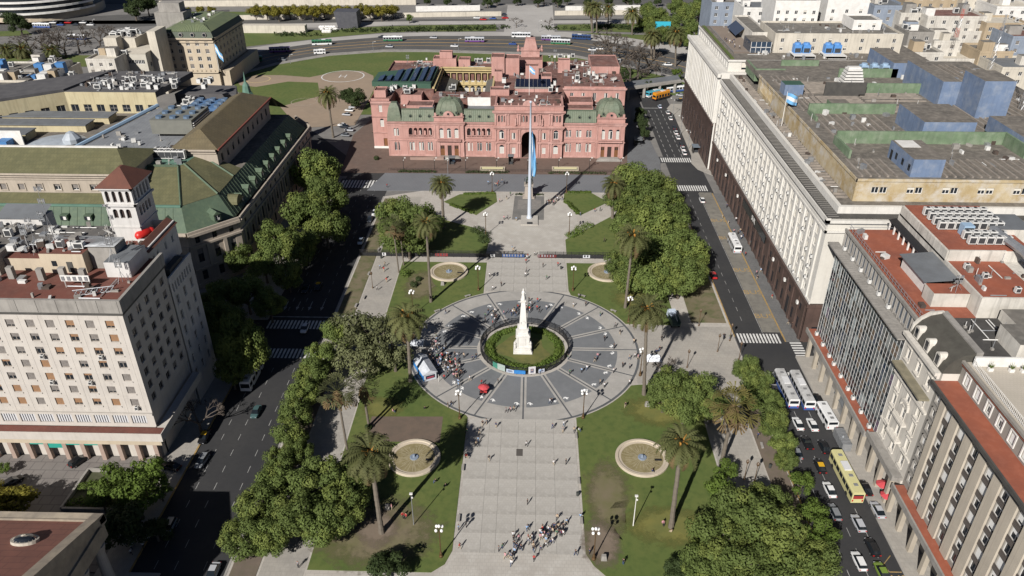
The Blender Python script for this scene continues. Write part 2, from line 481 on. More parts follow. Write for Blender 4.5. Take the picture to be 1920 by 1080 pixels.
# worn patches
def blotch(name, cx, cy, rx, ry, m, z, seed, n=26):
 q = random.Random(seed)
 ph = [q.uniform(0, 6.28) for _ in range(4)]
 pts = []
 for i in range(n):
  a = 2 * pi * i / n
  k = 1 + .16 * sin(2 * a + ph[0]) + .12 * sin(3 * a + ph[1]) + .08 * sin(5 * a + ph[2])
  pts.append((cx + rx * k * cos(a), cy + ry * k * sin(a)))
 return spoly(name, pts, z, m)
spoly('soil_bed', [(-36.2, 128.2), (-19.3, 128.2), (-19.5, 137), (-36, 136.6)], .196, mat('turned_soil', (.145, .105, .078), .95, (.11, .085, .065), .5, .8, bump=.3))
def wornmat(name, c1, c2):
 m = mat(name, c1, .95, c2, .25, .9, bump=.3, bscale=8)
 t_ = m.node_tree; N, L = t_.nodes, t_.links
 tc = N.new('ShaderNodeTexCoord'); vm = N.new('ShaderNodeVectorMath'); vm.operation = 'DISTANCE'; vm.inputs[1].default_value = (.5, .5, 0)
 v2 = N.new('ShaderNodeVectorMath'); v2.operation = 'MULTIPLY'; v2.inputs[1].default_value = (1, 1, 0); L.new(tc.outputs['Generated'], v2.inputs[0]); L.new(v2.outputs[0], vm.inputs[0])
 no = N.new('ShaderNodeTexNoise'); no.inputs['Scale'].default_value = .55; no.inputs['Detail'].default_value = 7; no.inputs['Roughness'].default_value = .7
 L.new(tc.outputs['Object'], no.inputs['Vector'])
 ma = N.new('ShaderNodeMath'); ma.operation = 'MULTIPLY_ADD'; ma.inputs[1].default_value = -1.9; L.new(vm.outputs['Value'], ma.inputs[0]); L.new(no.outputs['Fac'], ma.inputs[2])
 mr = N.new('ShaderNodeMapRange'); mr.inputs['From Min'].default_value = -.32; mr.inputs['From Max'].default_value = .12; L.new(ma.outputs[0], mr.inputs['Value'])
 out = [n for n in N if n.type == 'OUTPUT_MATERIAL'][0]; tr = N.new('ShaderNodeBsdfTransparent'); mx = N.new('ShaderNodeMixShader')
 L.new(mr.outputs[0], mx.inputs[0]); L.new(tr.outputs[0], mx.inputs[1]); L.new(N['Principled BSDF'].outputs[0], mx.inputs[2]); L.new(mx.outputs[0], out.inputs[0])
 return m
WORN = wornmat('worn_turf', (.17, .14, .085), (.13, .125, .05))
WORNY = wornmat('yellow_turf', (.17, .16, .04), (.12, .13, .035))
WORNS = wornmat('trodden_soil', (.20, .155, .115), (.16, .125, .09))
blotch('worn_patch', -28, 103, 13, 12, WORN, .195, 1)
blotch('worn_patch', 16.5, 113, 5.5, 13, WORN, .195, 2)
blotch('worn_patch', 14.4, 100.5, 4, 8, WORNS, .199, 3)
blotch('worn_patch', 27, 106, 10, 7, WORNY, .195, 4)
blotch('worn_patch', -28.5, 104, 6, 5, WORNS, .202, 6)
blotch('worn_patch', 31, 191, 8, 8, WORNY, .195, 7)
blotch('worn_patch', -34, 140, 5, 6, WORNY, .195, 8)
blotch('worn_patch', 30, 140, 9, 7, WORNY, .195, 9)
blotch('worn_patch', -33, 196, 6, 10, WORN, .195, 10)
# --- road paint
MARKS = MB()
def dash(x, y0, y1, wd=.11, z=.012, m=0):
 MARKS.poly([(x - wd / 2, y0, z), (x + wd / 2, y0, z), (x + wd / 2, y1, z), (x - wd / 2, y1, z)], m)
for x in (-68.2, -64.4, -59.0):
 for k in range(48, 158, 5): dash(x, k, k + 2.0)
 for k in range(182, 268, 5): dash(x, k, k + 2.0)
for x in (59.2, ):
 for k in range(180, 268, 5): dash(x, k, k + 2.2)
dash(63.4, 174, 268, .14)
for x in (59.0, 62.4, 65.8):
 for k in range(64, 146, 5): dash(x, k, k + 2.2)
for x in (57.5, 60.5, 63.5):
 for k in range(306, 370, 6): dash(x, k, k + 3.2, .22)
for a, b in ((56.0, 68.2),):
 dash((a + b) / 2, 151.0, 151.4, b - a)
dash(60, 372.5, 373.2, 10)
dash(-63.5, 178.6, 179.0, 17)
for x in (-69.5, -66, -62.5, -59):     # lane arrows in the shaded street
 MARKS.poly([(x - .12, 184, .012), (x + .12, 184, .012), (x + .12, 187, .012), (x - .12, 187, .012)])
 MARKS.poly([(x, 182.2, .012), (x + .5, 184, .012), (x - .5, 184, .012)])
struct(MARKS.build('lane_markings', mat('worn_lane_paint', (.42, .41, .39), .85, (.16, .16, .155), .7, .8)))
ZST = {}
def zebra(x0, x1, y0, y1, n, along='x', skew=0.0):
 for i in range(n):
  if along == 'x':
   wd = (x1 - x0) / n
   key = (round(wd, 2), round(y1 - y0, 2))
   if key not in ZST:
    mb = MB(); mb.poly([(-wd * .27, -(y1 - y0) / 2, 0), (wd * .27, -(y1 - y0) / 2, 0), (wd * .27, (y1 - y0) / 2, 0), (-wd * .27, (y1 - y0) / 2, 0)])
    ZST[key] = mesh_only(mb, 'crosswalk_stripe', WHITEP)
   inst(ZST[key], 'crosswalk_stripe', zebra.par, (x0 + (i + .5) * wd, (y0 + y1) / 2, .014))
  else:
   wd = (y1 - y0) / n
   key = (round(x1 - x0, 2), round(wd, 2), 1)
   if key not in ZST:
    mb = MB(); mb.poly([(-(x1 - x0) / 2, -wd * .27, 0), ((x1 - x0) / 2, -wd * .27, 0), ((x1 - x0) / 2, wd * .27, 0), (-(x1 - x0) / 2, wd * .27, 0)])
    ZST[key] = mesh_only(mb, 'crosswalk_stripe', WHITEP)
   inst(ZST[key], 'crosswalk_stripe', zebra.par, ((x0 + x1) / 2, y0 + (i + .5) * wd, .014))
zebra.par = struct(sheet('crossing_asphalt', rect(55.6, 68.2, 168.6, 174.4), .009, ASPH))
zebra(56.0, 67.4, 169.2, 173.6, 13)
zebra.par = struct(sheet('crossing_asphalt', rect(69.3, 73, 163.4, 170.1), .009, ASPH))
zebra(69.4, 72.4, 158.5 + 4.6, 170.0, 6, 'y')
zebra.par = struct(sheet('crossing_asphalt', rect(55.6, 69, 149, 157), .008, ASPH))
zebra(56.2, 68.6, 152.4, 156.4, 13)
zebra.par = struct(sheet('crossing_asphalt', rect(-72.4, -54.8, 158.5, 178), .009, ASPH))
zebra(-72, -55.2, 172.8, 177.0, 17)
zebra(-72, -55.2, 159.2, 163.4, 17)
zebra.par = struct(sheet('crossing_asphalt', rect(-74, -56.5, 268.5, 279), .010, ASPH))
zebra(-73.5, -57, 270, 277.5, 14)
zebra.par = struct(sheet('crossing_asphalt', rect(55.6, 69, 269, 277), .009, ASPH))
zebra(56.2, 67.6, 270.4, 275.6, 13)
zebra.par = struct(sheet('crossing_asphalt', rect(53.5, 67.5, 299, 306), .009, ASPH))
zebra(54.0, 66.6, 300, 305, 14)
# BUS lettering in the bus lane
def text_obj(s, name, size, m, loc, rot, parent=None, ext=.0, align='CENTER'):
 cu = bpy.data.curves.new(name, 'FONT')
 cu.body = s; cu.size = size; cu.extrude = ext
 cu.align_x = align; cu.align_y = 'CENTER'
 cu.resolution_u = 3
 cu.materials.append(m)
 o = bpy.data.objects.new(name, cu)
 o.rotation_euler = rot
 if parent:
  pl = LOC.get(parent.name, (0, 0, 0)); loc = tuple(loc[i] - pl[i] for i in range(3)); o.parent = parent
 o.location = loc
 COL.objects.link(o)
 me = bpy.data.meshes.new_from_object(o); q = bpy.data.objects.new(name, me); q.location = o.location; q.rotation_euler = rot; q.parent = parent; COL.objects.link(q); bpy.data.objects.remove(o)
 return q
bl = bpy.data.objects['bus_lane']
for y in (182.5, 195.5, 209, 231, 244.5):
 text_obj('BUS', 'bus_lettering', 3.2, YEL, (66, y, .012), (0, 0, 0), bl)
rr = [o for o in bpy.data.objects if o.name.startswith('road')]
text_obj('BUS', 'bus_lettering', 2.6, YEL, (67.2, 94.2, .012), (0, 0, 0), bpy.data.objects['road.001'])
mb = MB()
for a, b in (((66.2, 97.6), (68.2, 99.6)), ((66.2, 97.6), (66.6, 95.9)), ((66.6, 95.9), (68.8, 95.9))):
 mb.tube((a[0], a[1], .01), (b[0], b[1], .01), .09, n=4)
mb.build('yellow_box_line', YEL, bpy.data.objects['road.001'])

# --- far side: avenue, parks, helipads
spoly('park_grass', px((438, 145), (520, 119), (620, 102), (720, 97), (800, 97), (940, 102), (1060, 104), (1170, 126), (1300, 160), (1300, 175), (1160, 150), (700, 215), (640, 215), (560, 240), (470, 200), (440, 165)), .02, GRASS)
spoly('helipad_apron', px((443, 150), (480, 141), (530, 141), (580, 145), (640, 133), (680, 133), (700, 142), (702, 165), (690, 190), (665, 235), (560, 240), (525, 200), (600, 180), (596, 155), (540, 153), (480, 163), (450, 160)), .03, GRAVEL)
def circle_mark(pxc, pyc, rpx, name, m, wd=.6):
 c = G(pxc, pyc); e = G(pxc + rpx, pyc)
 r = hypot(e[0] - c[0], e[1] - c[1])
 mb = MB()
 for i in range(48):
  t0, t1 = 2 * pi * i / 48, 2 * pi * (i + 1) / 48
  mb.poly([(c[0] + (r - wd) * cos(t0), c[1] + (r - wd) * sin(t0), .05), (c[0] + r * cos(t0), c[1] + r * sin(t0), .05), (c[0] + r * cos(t1), c[1] + r * sin(t1), .05), (c[0] + (r - wd) * cos(t1), c[1] + (r - wd) * sin(t1), .05)])
 return c, r, mb
c, r, mb = circle_mark(643, 143, 40, 'helipad_ring', WHITEP)
for dx in (-1.6, 1.6): mb.poly([(c[0] + dx - .25, c[1] - 3, .05), (c[0] + dx + .25, c[1] - 3, .05), (c[0] + dx + .25, c[1] + 3, .05), (c[0] + dx - .25, c[1] + 3, .05)])
mb.poly([(c[0] - 1.35, c[1] - .25, .05), (c[0] + 1.35, c[1] - .25, .05), (c[0] + 1.35, c[1] + .25, .05), (c[0] - 1.35, c[1] + .25, .05)])
struct(mb.build('helipad_marking', WHITEP))
c, r, mb = circle_mark(484, 149, 23, 'helipad_ring', YEL)
struct(mb.build('helipad_marking', mat('faded_yellow', (.5, .38, .2), .9)))
c, r, mb = circle_mark(570, 191, 24, 'helipad_ring', YEL, .3)
struct(mb.build('helipad_marking', mat('faded_line', (.36, .30, .24), .9)))
AVL = [(400, 152), (438, 140), (520, 117), (620, 100), (720, 93), (800, 93), (940, 97), (1060, 100), (1170, 121), (1260, 142), (1330, 168), (1420, 200)]
AVU = [(400, 112), (438, 105), (520, 91), (620, 77), (720, 69), (800, 67), (940, 67), (1060, 69), (1170, 83), (1260, 98), (1330, 112), (1420, 130)]
spoly('avenue', px(*AVL, *AVU[::-1]), .01, ASPH2)
spoly('avenue_walk', px(*AVL, *[(a, b + 4.5) for a, b in AVL[::-1]]), .14, CONC, -.05)
UP2 = [(400, 100), (438, 95), (520, 83), (620, 71), (720, 63), (800, 61), (940, 60), (1060, 60), (1170, 70), (1260, 84), (1330, 97), (1420, 112)]
spoly('promenade', px(*AVU, *UP2[::-1]), .14, mat('pale_paving', (.42, .40, .37), .85, (.33, .31, .29), .05, .8), -.05)
mb = MB()
for off in (.30, .52, .74):
 for i in range(len(AVL) - 1):
  pa = [G(AVL[j][0] + (AVU[j][0] - AVL[j][0]) * off, AVL[j][1] + (AVU[j][1] - AVL[j][1]) * off) for j in (i, i + 1)]
  wd = .35 if off != .52 else .6
  mb.poly([(pa[0][0], pa[0][1] - wd, .022), (pa[1][0], pa[1][1] - wd, .022), (pa[1][0], pa[1][1] + wd, .022), (pa[0][0], pa[0][1] + wd, .022)])
struct(mb.build('avenue_markings', mat('orange_line', (.42, .27, .11), .9)))
spoly('park_grass', px((420, 92), (520, 81), (620, 70), (720, 61), (760, 60), (760, 54), (560, 57), (440, 62)), .03, GRASS)
spoly('park_grass', px((645, 62), (720, 59), (865, 59), (930, 58), (930, 46), (800, 47), (700, 50), (645, 54)), .034, GRASS)
spoly('park_grass', px((1045, 57), (1240, 62), (1240, 44), (1045, 46)), .03, GRASS)
spoly('park_grass', px((1045, 66), (1280, 80), (1280, 68), (1045, 60)), .032, GRASS)
spoly('promenade', px((400, 52), (640, 51), (760, 46), (1240, 42), (1240, 37), (760, 40), (400, 47)), .05, mat('pale_paving', (.42, .40, .37)), -.05)
spoly('promenade', px((945, 60), (1040, 60), (1036, 10), (952, 10)), .06, mat('pale_paving', (.42, .40, .37)), -.05)
spoly('far_road', px((-200, 47), (2200, 36), (2200, 31), (-200, 40)), .02, ASPH2)
spoly('far_road', px((-200, 75), (430, 40), (430, 18), (180, 30), (-200, 45)), .02, ASPH2)
spoly('far_lawn', px((-100, 100), (250, 105), (180, 125), (-100, 125)), .03, GRASS)
spoly('far_lawn', px((-100, 62), (50, 57), (60, 66), (-100, 72)), .036, GRASS)
spoly('far_lawn', px((180, 105), (420, 100), (420, 120), (150, 122)), .042, GRASS)
spoly('far_lawn', px((1160, 120), (1300, 150), (1300, 185), (1160, 160)), .035, GRASS)
spoly('parking_area', px((-300, 8), (2300, 6), (2300, -60), (-300, -60)), .02, ASPH2)
spoly('far_lawn', px((300, 30), (560, 30), (560, 22), (300, 22)), .03, GRASS)
# ================================================================ facade tools
class Face:
 """one wall seen from outside: u runs left to right along it, v runs up"""
 def __init__(s, p0, u, W, z0, z1):
  l = hypot(*u); s.u = (u[0] / l, u[1] / l); s.n = (s.u[1], -s.u[0])
  s.p, s.W, s.z0, s.z1 = p0, W, z0, z1
  s.rz = atan2(s.u[1], s.u[0])
  s.op = []
 def pt(s, a, z, d=0.0):
  return (s.p[0] + s.u[0] * a + s.n[0] * d, s.p[1] + s.u[1] * a + s.n[1] * d, z)
 def open(s, a0, a1, z0, z1, arch=False):
  s.op.append((a0, a1, z0, z1, arch))
 def wall(s, mb, depth=.35, m=0, mr=None):
  mr = m if mr is None else mr
  us = sorted({0.0, s.W} | {round(q, 3) for o in s.op for q in o[:2]})
  zs = sorted({s.z0, s.z1} | {round(q, 3) for o in s.op for q in o[2:4]})
  rows = {}
  for j in range(len(zs) - 1):
   zc = (zs[j] + zs[j + 1]) / 2
   run = None
   for i in range(len(us) - 1):
    uc = (us[i] + us[i + 1]) / 2
    hole = any(o[0] < uc < o[1] and o[2] < zc < o[3] for o in s.op)
    if not hole:
     if run is None: run = us[i]
    if (hole or i == len(us) - 2) and run is not None:
     e = us[i] if hole else us[i + 1]
     mb.poly([s.pt(run, zs[j]), s.pt(e, zs[j]), s.pt(e, zs[j + 1]), s.pt(run, zs[j + 1])], m)
     run = None
  for a0, a1, z0, z1, arch in s.op:
   r = (a1 - a0) / 2
   if arch:
    zt = z1 - r; ac = (a0 + a1) / 2
    n = 8
    A = [(ac + r * cos(pi * k / n), zt + r * sin(pi * k / n)) for k in range(n + 1)]
    mb.poly([s.pt(a1, zt)] + [s.pt(a1, z1)] + [s.pt(*A[k]) for k in range(n // 2, 0, -1)], m)
    mb.poly([s.pt(a0, z1), s.pt(a0, zt)] + [s.pt(*A[k]) for k in range(n - 1, n // 2 - 1, -1)], m)
    for k in range(n):
     mb.poly([s.pt(*A[k]), s.pt(*A[k + 1]), s.pt(*A[k + 1], -depth), s.pt(*A[k], -depth)], mr)
   else:
    zt = z1
    mb.poly([s.pt(a0, z1), s.pt(a0, z1, -depth), s.pt(a1, z1, -depth), s.pt(a1, z1)], mr)
   mb.poly([s.pt(a0, z0), s.pt(a0, z0, -depth), s.pt(a0, zt, -depth), s.pt(a0, zt)], mr)
   mb.poly([s.pt(a1, z0), s.pt(a1, zt), s.pt(a1, zt, -depth), s.pt(a1, z0, -depth)], mr)
   mb.poly([s.pt(a0, z0), s.pt(a1, z0), s.pt(a1, z0, -depth), s.pt(a0, z0, -depth)], mr)
 def band(s, mb, z0, z1, out, m=0, a0=None, a1=None, end=True):
  """a string course or cornice standing proud of the wall"""
  a0 = 0 if a0 is None else a0; a1 = s.W if a1 is None else a1
  e = out if end else 0
  q = [s.pt(a0 - e, z0, 0), s.pt(a1 + e, z0, 0), s.pt(a1 + e, z0, out), s.pt(a0 - e, z0, out)]
  t = [(p[0], p[1], z1) for p in q]
  k = len(mb.v); mb.v.extend(q + t)
  for f in [(0, 1, 2, 3), (7, 6, 5, 4), (3, 2, 6, 7), (0, 3, 7, 4), (2, 1, 5, 6)]:
   mb.f.append(tuple(k + i for i in f)); mb.m.append(m)
 def slab(s, mb, a0, a1, z0, z1, d0, d1, m=0):
  """box between distances d0 and d1 out from the wall"""
  q = [s.pt(a0, z0, d0), s.pt(a1, z0, d0), s.pt(a1, z0, d1), s.pt(a0, z0, d1)]
  k = len(mb.v); mb.v.extend(q + [(p[0], p[1], z1) for p in q])
  for f in [(0, 1, 2, 3), (7, 6, 5, 4), (3, 2, 6, 7), (0, 3, 7, 4), (2, 1, 5, 6), (1, 0, 4, 5)]:
   mb.f.append(tuple(k + i for i in f)); mb.m.append(m)
WINM = {}
def winmesh(w, h, style, arch=False, fm=None, gm=None):
 """window set back in its opening; origin at the bottom centre of the wall plane, outside is -y"""
 fm = fm or WHT; gm = gm or GLASS
 key = (round(w, 2), round(h, 2), style, arch, fm.name, gm.name)
 if key in WINM: return WINM[key]
 mb = MB()
 d = .26
 if arch:
  r = w / 2
  pts = [(-w / 2, 0), (w / 2, 0)] + [(r * cos(pi * k / 8), h - r + r * sin(pi * k / 8)) for k in range(9)]
  mb.poly([(a, d, b) for a, b in pts], 1)
 else:
  mb.poly([(-w / 2, d, 0), (w / 2, d, 0), (w / 2, d, h), (-w / 2, d, h)], 1)
 f = min(.14, w * .09)
 def bar(x0, x1, z0, z1, dd=.07, m=0): mb.box(x0, x1, d - dd, d - .004, z0, z1, m, bottom=True)
 ht = h - w / 2 if arch else h
 bar(-w / 2, -w / 2 + f, 0, ht); bar(w / 2 - f, w / 2, 0, ht)
 bar(-w / 2 + f, w / 2 - f, 0, f); bar(-w / 2 + f, w / 2 - f, ht - f, ht)
 if style.startswith('sash') or style.startswith('blind'):
  bar(-f / 2, f / 2, f, ht - f, .06)
 if style.startswith('sash2'):
  bar(-w / 2 + f, w / 2 - f, ht * .5 - f / 2, ht * .5 + f / 2, .05)
 if style.startswith('blind'):
  k = float(style[5:]) / 100.0
  mb.box(-w / 2 + f * .7, w / 2 - f * .7, d - .1, d - .075, h * (1 - k), h - .02 if not arch else ht, 2, bottom=True)
 if style.startswith('open'):
  k = float(style[4:]) / 100.0
  mb.box(-w / 2 + f, -w / 2 + f + (w - 2 * f) * k, d - .06, d - .02, f, ht - f, 2, bottom=True)
 mats = [fm, gm, winmesh.blind]
 WINM[key] = mesh_only(mb, 'window', mats)
 return WINM[key]
winmesh.blind = mat('pale_blind', (.50, .48, .44), .8)
def put_windows(face, parent, styles=('sash',), name='window', fm=None, gm=None, rng=None, only=None, blind=None):
 rng = rng or R
 old = winmesh.blind
 for i, (a0, a1, z0, z1, arch) in enumerate(face.op):
  if only and not only(i): continue
  st = rng.choice(styles)
  me = winmesh(a1 - a0, z1 - z0, st, arch, fm, gm)
  c = face.pt((a0 + a1) / 2, z0)
  inst(me, name, parent, c, face.rz)
def parapet(mb, x0, x1, y0, y1, z0, z1, t=.35, m=0):
 mb.box(x0, x1, y0, y0 + t, z0, z1, m); mb.box(x0, x1, y1 - t, y1, z0, z1, m)
 mb.box(x0, x0 + t, y0 + t, y1 - t, z0, z1, m); mb.box(x1 - t, x1, y0 + t, y1 - t, z0, z1, m)
def clutter(parent, x0, x1, y0, y1, z, n, seed=1, mats=None):
 rg = random.Random(seed); mb = MB()
 for _ in range(n):
  x, y = rg.uniform(x0, x1), rg.uniform(y0, y1); k = rg.random()
  if k < .5: mb.obox((x, y, z), (rg.uniform(.4, 1.6), rg.uniform(.4, 1.6), rg.uniform(.3, 1.5)), rg.choice((0, 0, .4)), rg.randrange(4))
  elif k < .75: a = rg.choice((0, pi / 2)); l = rg.uniform(2, 7); q = (min(x1, x + l * cos(a)), min(y1, y + l * sin(a)), z + .25); mb.tube((x, y, z + .25), q, .12, n=4, m=rg.randrange(2))
  else: mb.tube((x, y, z), (x, y, z + rg.uniform(.8, 3)), .07, n=4, m=rg.randrange(2)); mb.obox((x, y, z), (.5, .5, .4), 0, 3)
 return stuff(mb.build('roof_clutter', [STEEL, ACW, ROOFM_, CONC], parent))
ROOFM_ = mat('rusty_dark', (.09, .06, .045), .9, (.05, .045, .04), 1.0, .8)
# rooftop equipment -------------------------------------------------
def ac_mesh(sx, sy, sz):
 mb = MB()
 mb.box(-sx / 2, sx / 2, -sy / 2, sy / 2, .18, sz, 0, bottom=True)
 for a in (-1, 1):
  for b in (-1, 1): mb.box(a * sx * .4 - .06, a * sx * .4 + .06, b * sy * .4 - .06, b * sy * .4 + .06, 0, .18, 1)
 mb.lathe(0, 0, [(min(sx, sy) * .38, sz), (min(sx, sy) * .38, sz + .08), (.0, sz + .06)], 10, 1)
 mb.box(-sx * .4, sx * .4, -sy / 2 - .02, -sy / 2 + .01, .35, sz * .85, 1, bottom=True)
 return mesh_only(mb, 'air_conditioner', [ACW, DARKG])
ACM = [ac_mesh(1.0, .8, 1.3), ac_mesh(1.6, 1.0, 1.9), ac_mesh(2.3, 1.4, 1.6)]
NAC = [0]
def ac(x, y, z, where, k=None, rz=0.0, sc=1.0):
 m = ACM[R.randrange(3) if k is None else k]
 o = inst(m, 'air_conditioner', None, (x, y, z), rz, sc)
 tag(o, 'white air conditioning unit ' + where, 'air conditioner', 'air units ' + where)
 return o
DISHM = None
def dish(x, y, z, where, r=.8, rz=0.0):
 global DISHM
 if DISHM is None:
  mb = MB()
  mb.tube((0, 0, 0), (0, 0, 1.1), .06)
  n = 10
  k = len(mb.v)
  ringp = []
  for j, rr in enumerate((.02, .5, .9)):
   for i in range(n):
    t = 2 * pi * i / n
    a, b, c = rr * cos(t), rr * sin(t), .28 * rr * rr
    mb.v.append((a, -c * .6 - b * .6 + .0, 1.2 + b * .8 - c * .5 + .2))
  for j in range(2):
   for i in range(n):
    mb.f.append((k + j * n + i, k + j * n + (i + 1) % n, k + (j + 1) * n + (i + 1) % n, k + (j + 1) * n + i)); mb.m.append(0)
  DISHM = mesh_only(mb, 'satellite_dish', [WHT])
 o = inst(DISHM, 'satellite_dish', None, (x, y, z), rz, r)
 return tag(o, 'round white satellite dish ' + where, 'satellite dish', 'dishes ' + where)
MASTM = None
def mast(x, y, z, where, h=6.0, kind=0):
 mb = MB()
 mb.tube((0, 0, 0), (0, 0, h), .06, .035)
 for k in range(2):
  zz = h * (.75 + .2 * k)
  mb.tube((-.6, 0, zz), (.6, 0, zz), .03)
  for q in (-.6, -.3, .3, .6): mb.box(q - .08, q + .08, -.08, .08, zz - .5, zz + .5, 0, bottom=True)
 for a in (0, 2.1, 4.2): mb.tube((1.1 * cos(a), 1.1 * sin(a), 0), (0, 0, h * .5), .035)
 o = mb.build('antenna_mast', STEEL)
 o.location = (x, y, z)
 return tag(o, 'thin steel antenna mast ' + where, 'antenna', 'antenna masts ' + where)
def tank(x, y, z, r, h, name, label, m):
 mb = MB(); mb.lathe(x, y, [(r * .96, z), (r, z + .1), (r, z + h * .85), (r * .6, z + h), (.05, z + h * 1.05)], 14)
 return tag(mb.build(name, m, org=(x, y, z), smooth=False), label, 'tank')

# ================================================================ the pink palace
PINK = mat('pink_render', (.48, .275, .238), .85, (.37, .19, .158), .12, .9, streak=.42, col3=(.5, .27, .225), scale3=.8, amt3=.4)
PINKD = mat('pink_trim', (.52, .31, .27), .85, (.36, .19, .16), .3, .9, streak=.4)
TERRA = mat('terracotta_roof', (.185, .085, .066), .9, (.105, .058, .05), .14, .95, col3=(.27, .17, .145), scale3=.5, amt3=.7, grid=(.9, .9, (.11, .05, .04), .35))
COPPER = mat('green_copper', (.135, .165, .115), .7, (.19, .20, .14), .3, .8, col3=(.08, .095, .065), scale3=1.2, amt3=.6, streak=.3)
COPPERS = mat('copper_seam', (.105, .13, .088), .7)
CREAM = mat('cream_wall', (.50, .40, .20), .85, (.42, .32, .16), .3, .7, streak=.25)
GREENR = mat('green_membrane', (.035, .085, .055), .8, (.05, .1, .07), .3, .7)
SOLAR = mat('solar_cell', (.012, .016, .032), .15, spec=.6)
DOORW = mat('brown_wood', (.20, .085, .03), .6, (.13, .055, .02), 1.5, .7)
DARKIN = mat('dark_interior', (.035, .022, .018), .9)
ROOFG = mat('grey_sheet_roof', (.16, .17, .18), .7, (.12, .125, .13), .3, .8)

pal = thing('pink_palace', 'long pink palace with green domes closing the plaza', 'palace', (AX, 304, .13))
PZ = .13
def seg(x0, x1, z1, y=304.0):
 return Face((x0, y), (1, 0), x1 - x0, PZ, z1)
PALW = MB(); TRIM = MB()
def pal_face(f, styles, fm=WHT, depth=.4, wins=True):
 f.wall(PALW, depth)
 if wins: put_windows(f, pal, styles, fm=fm)
def hood(f, a0, a1, z, arch=False):
 f.band(TRIM, z + .1, z + .32, .22, 0, a0 - .25, a1 + .25, False)
ST = ('open50', 'open100', 'sash', 'open50')
def twin(f, c, z0, z1, w=.95, g=.25, arch=True):
 for s in (-1, 1):
  f.open(c + s * (w + g) / 2 - w / 2, c + s * (w + g) / 2 + w / 2, z0, z1, arch)
# wing with loggia, used twice
def loggia(x0, x1, c0, n, lower, single=None):
 f = seg(x0, x1, 15.0)
 if single is not None:
  twin(f, single - x0, 8.9, 12.2); twin(f, single - x0, 2.6, 6.3)
 for c in lower: twin(f, c - x0, 2.6, 6.4)
 nf = len(f.op)
 put_windows(f, pal, ST)
 w = 1.5
 for i in range(n):
  a = c0 - x0 + i * 2.02
  f.open(a - w / 2, a + w / 2, 8.6, 12.4, True)
 f.wall(PALW, .45)
 a0, a1 = c0 - x0 - 1.1, c0 - x0 + (n - 1) * 2.02 + 1.1
 PALW.poly([f.pt(a0, 8.6, -2.6), f.pt(a1, 8.6, -2.6), f.pt(a1, 12.6, -2.6), f.pt(a0, 12.6, -2.6)], 1)
 PALW.poly([f.pt(a0, 8.6, -.45), f.pt(a1, 8.6, -.45), f.pt(a1, 8.6, -2.6), f.pt(a0, 8.6, -2.6)], 1)
 for i in range(n):
  if i % 2 == 0 or i == n - 1:
   inst(winmesh(1.0, 3.0, 'open100', True), 'gallery_door', pal, f.pt(c0 - x0 + i * 2.02, 8.62, -2.2), f.rz)
 f.slab(TRIM, a0, a1, 8.2, 8.6, 0, .3); 
 for i in range(n * 5):
  aa = a0 + .2 + i * (a1 - a0 - .4) / (n * 5 - 1); f.slab(TRIM, aa - .06, aa + .06, 8.6, 9.3, .1, .22)
 f.slab(TRIM, a0, a1, 9.3, 9.45, .05, .28)
 for i in range(n + 1):
  aa = c0 - x0 + (i - .5) * 2.02
  f.slab(TRIM, aa - .16, aa + .16, 9.45, 11.4, .02, .24)
 return f
F1 = loggia(-59.4, -40.0, -49.7, 5, (-49.5, -45.6, -41.9), -55.7)
F3 = loggia(-27.6, -14.9, -25.6, 5, (-25.3, -21.4, -17.6))
f = seg(13.0, 26.7, 15.0)
for c in (15.4, 19.6, 23.8): twin(f, c - 13.0, 8.9, 12.0); twin(f, c - 13.0, 2.5, 6.4, 1.05)
pal_face(f, ST); F5 = f
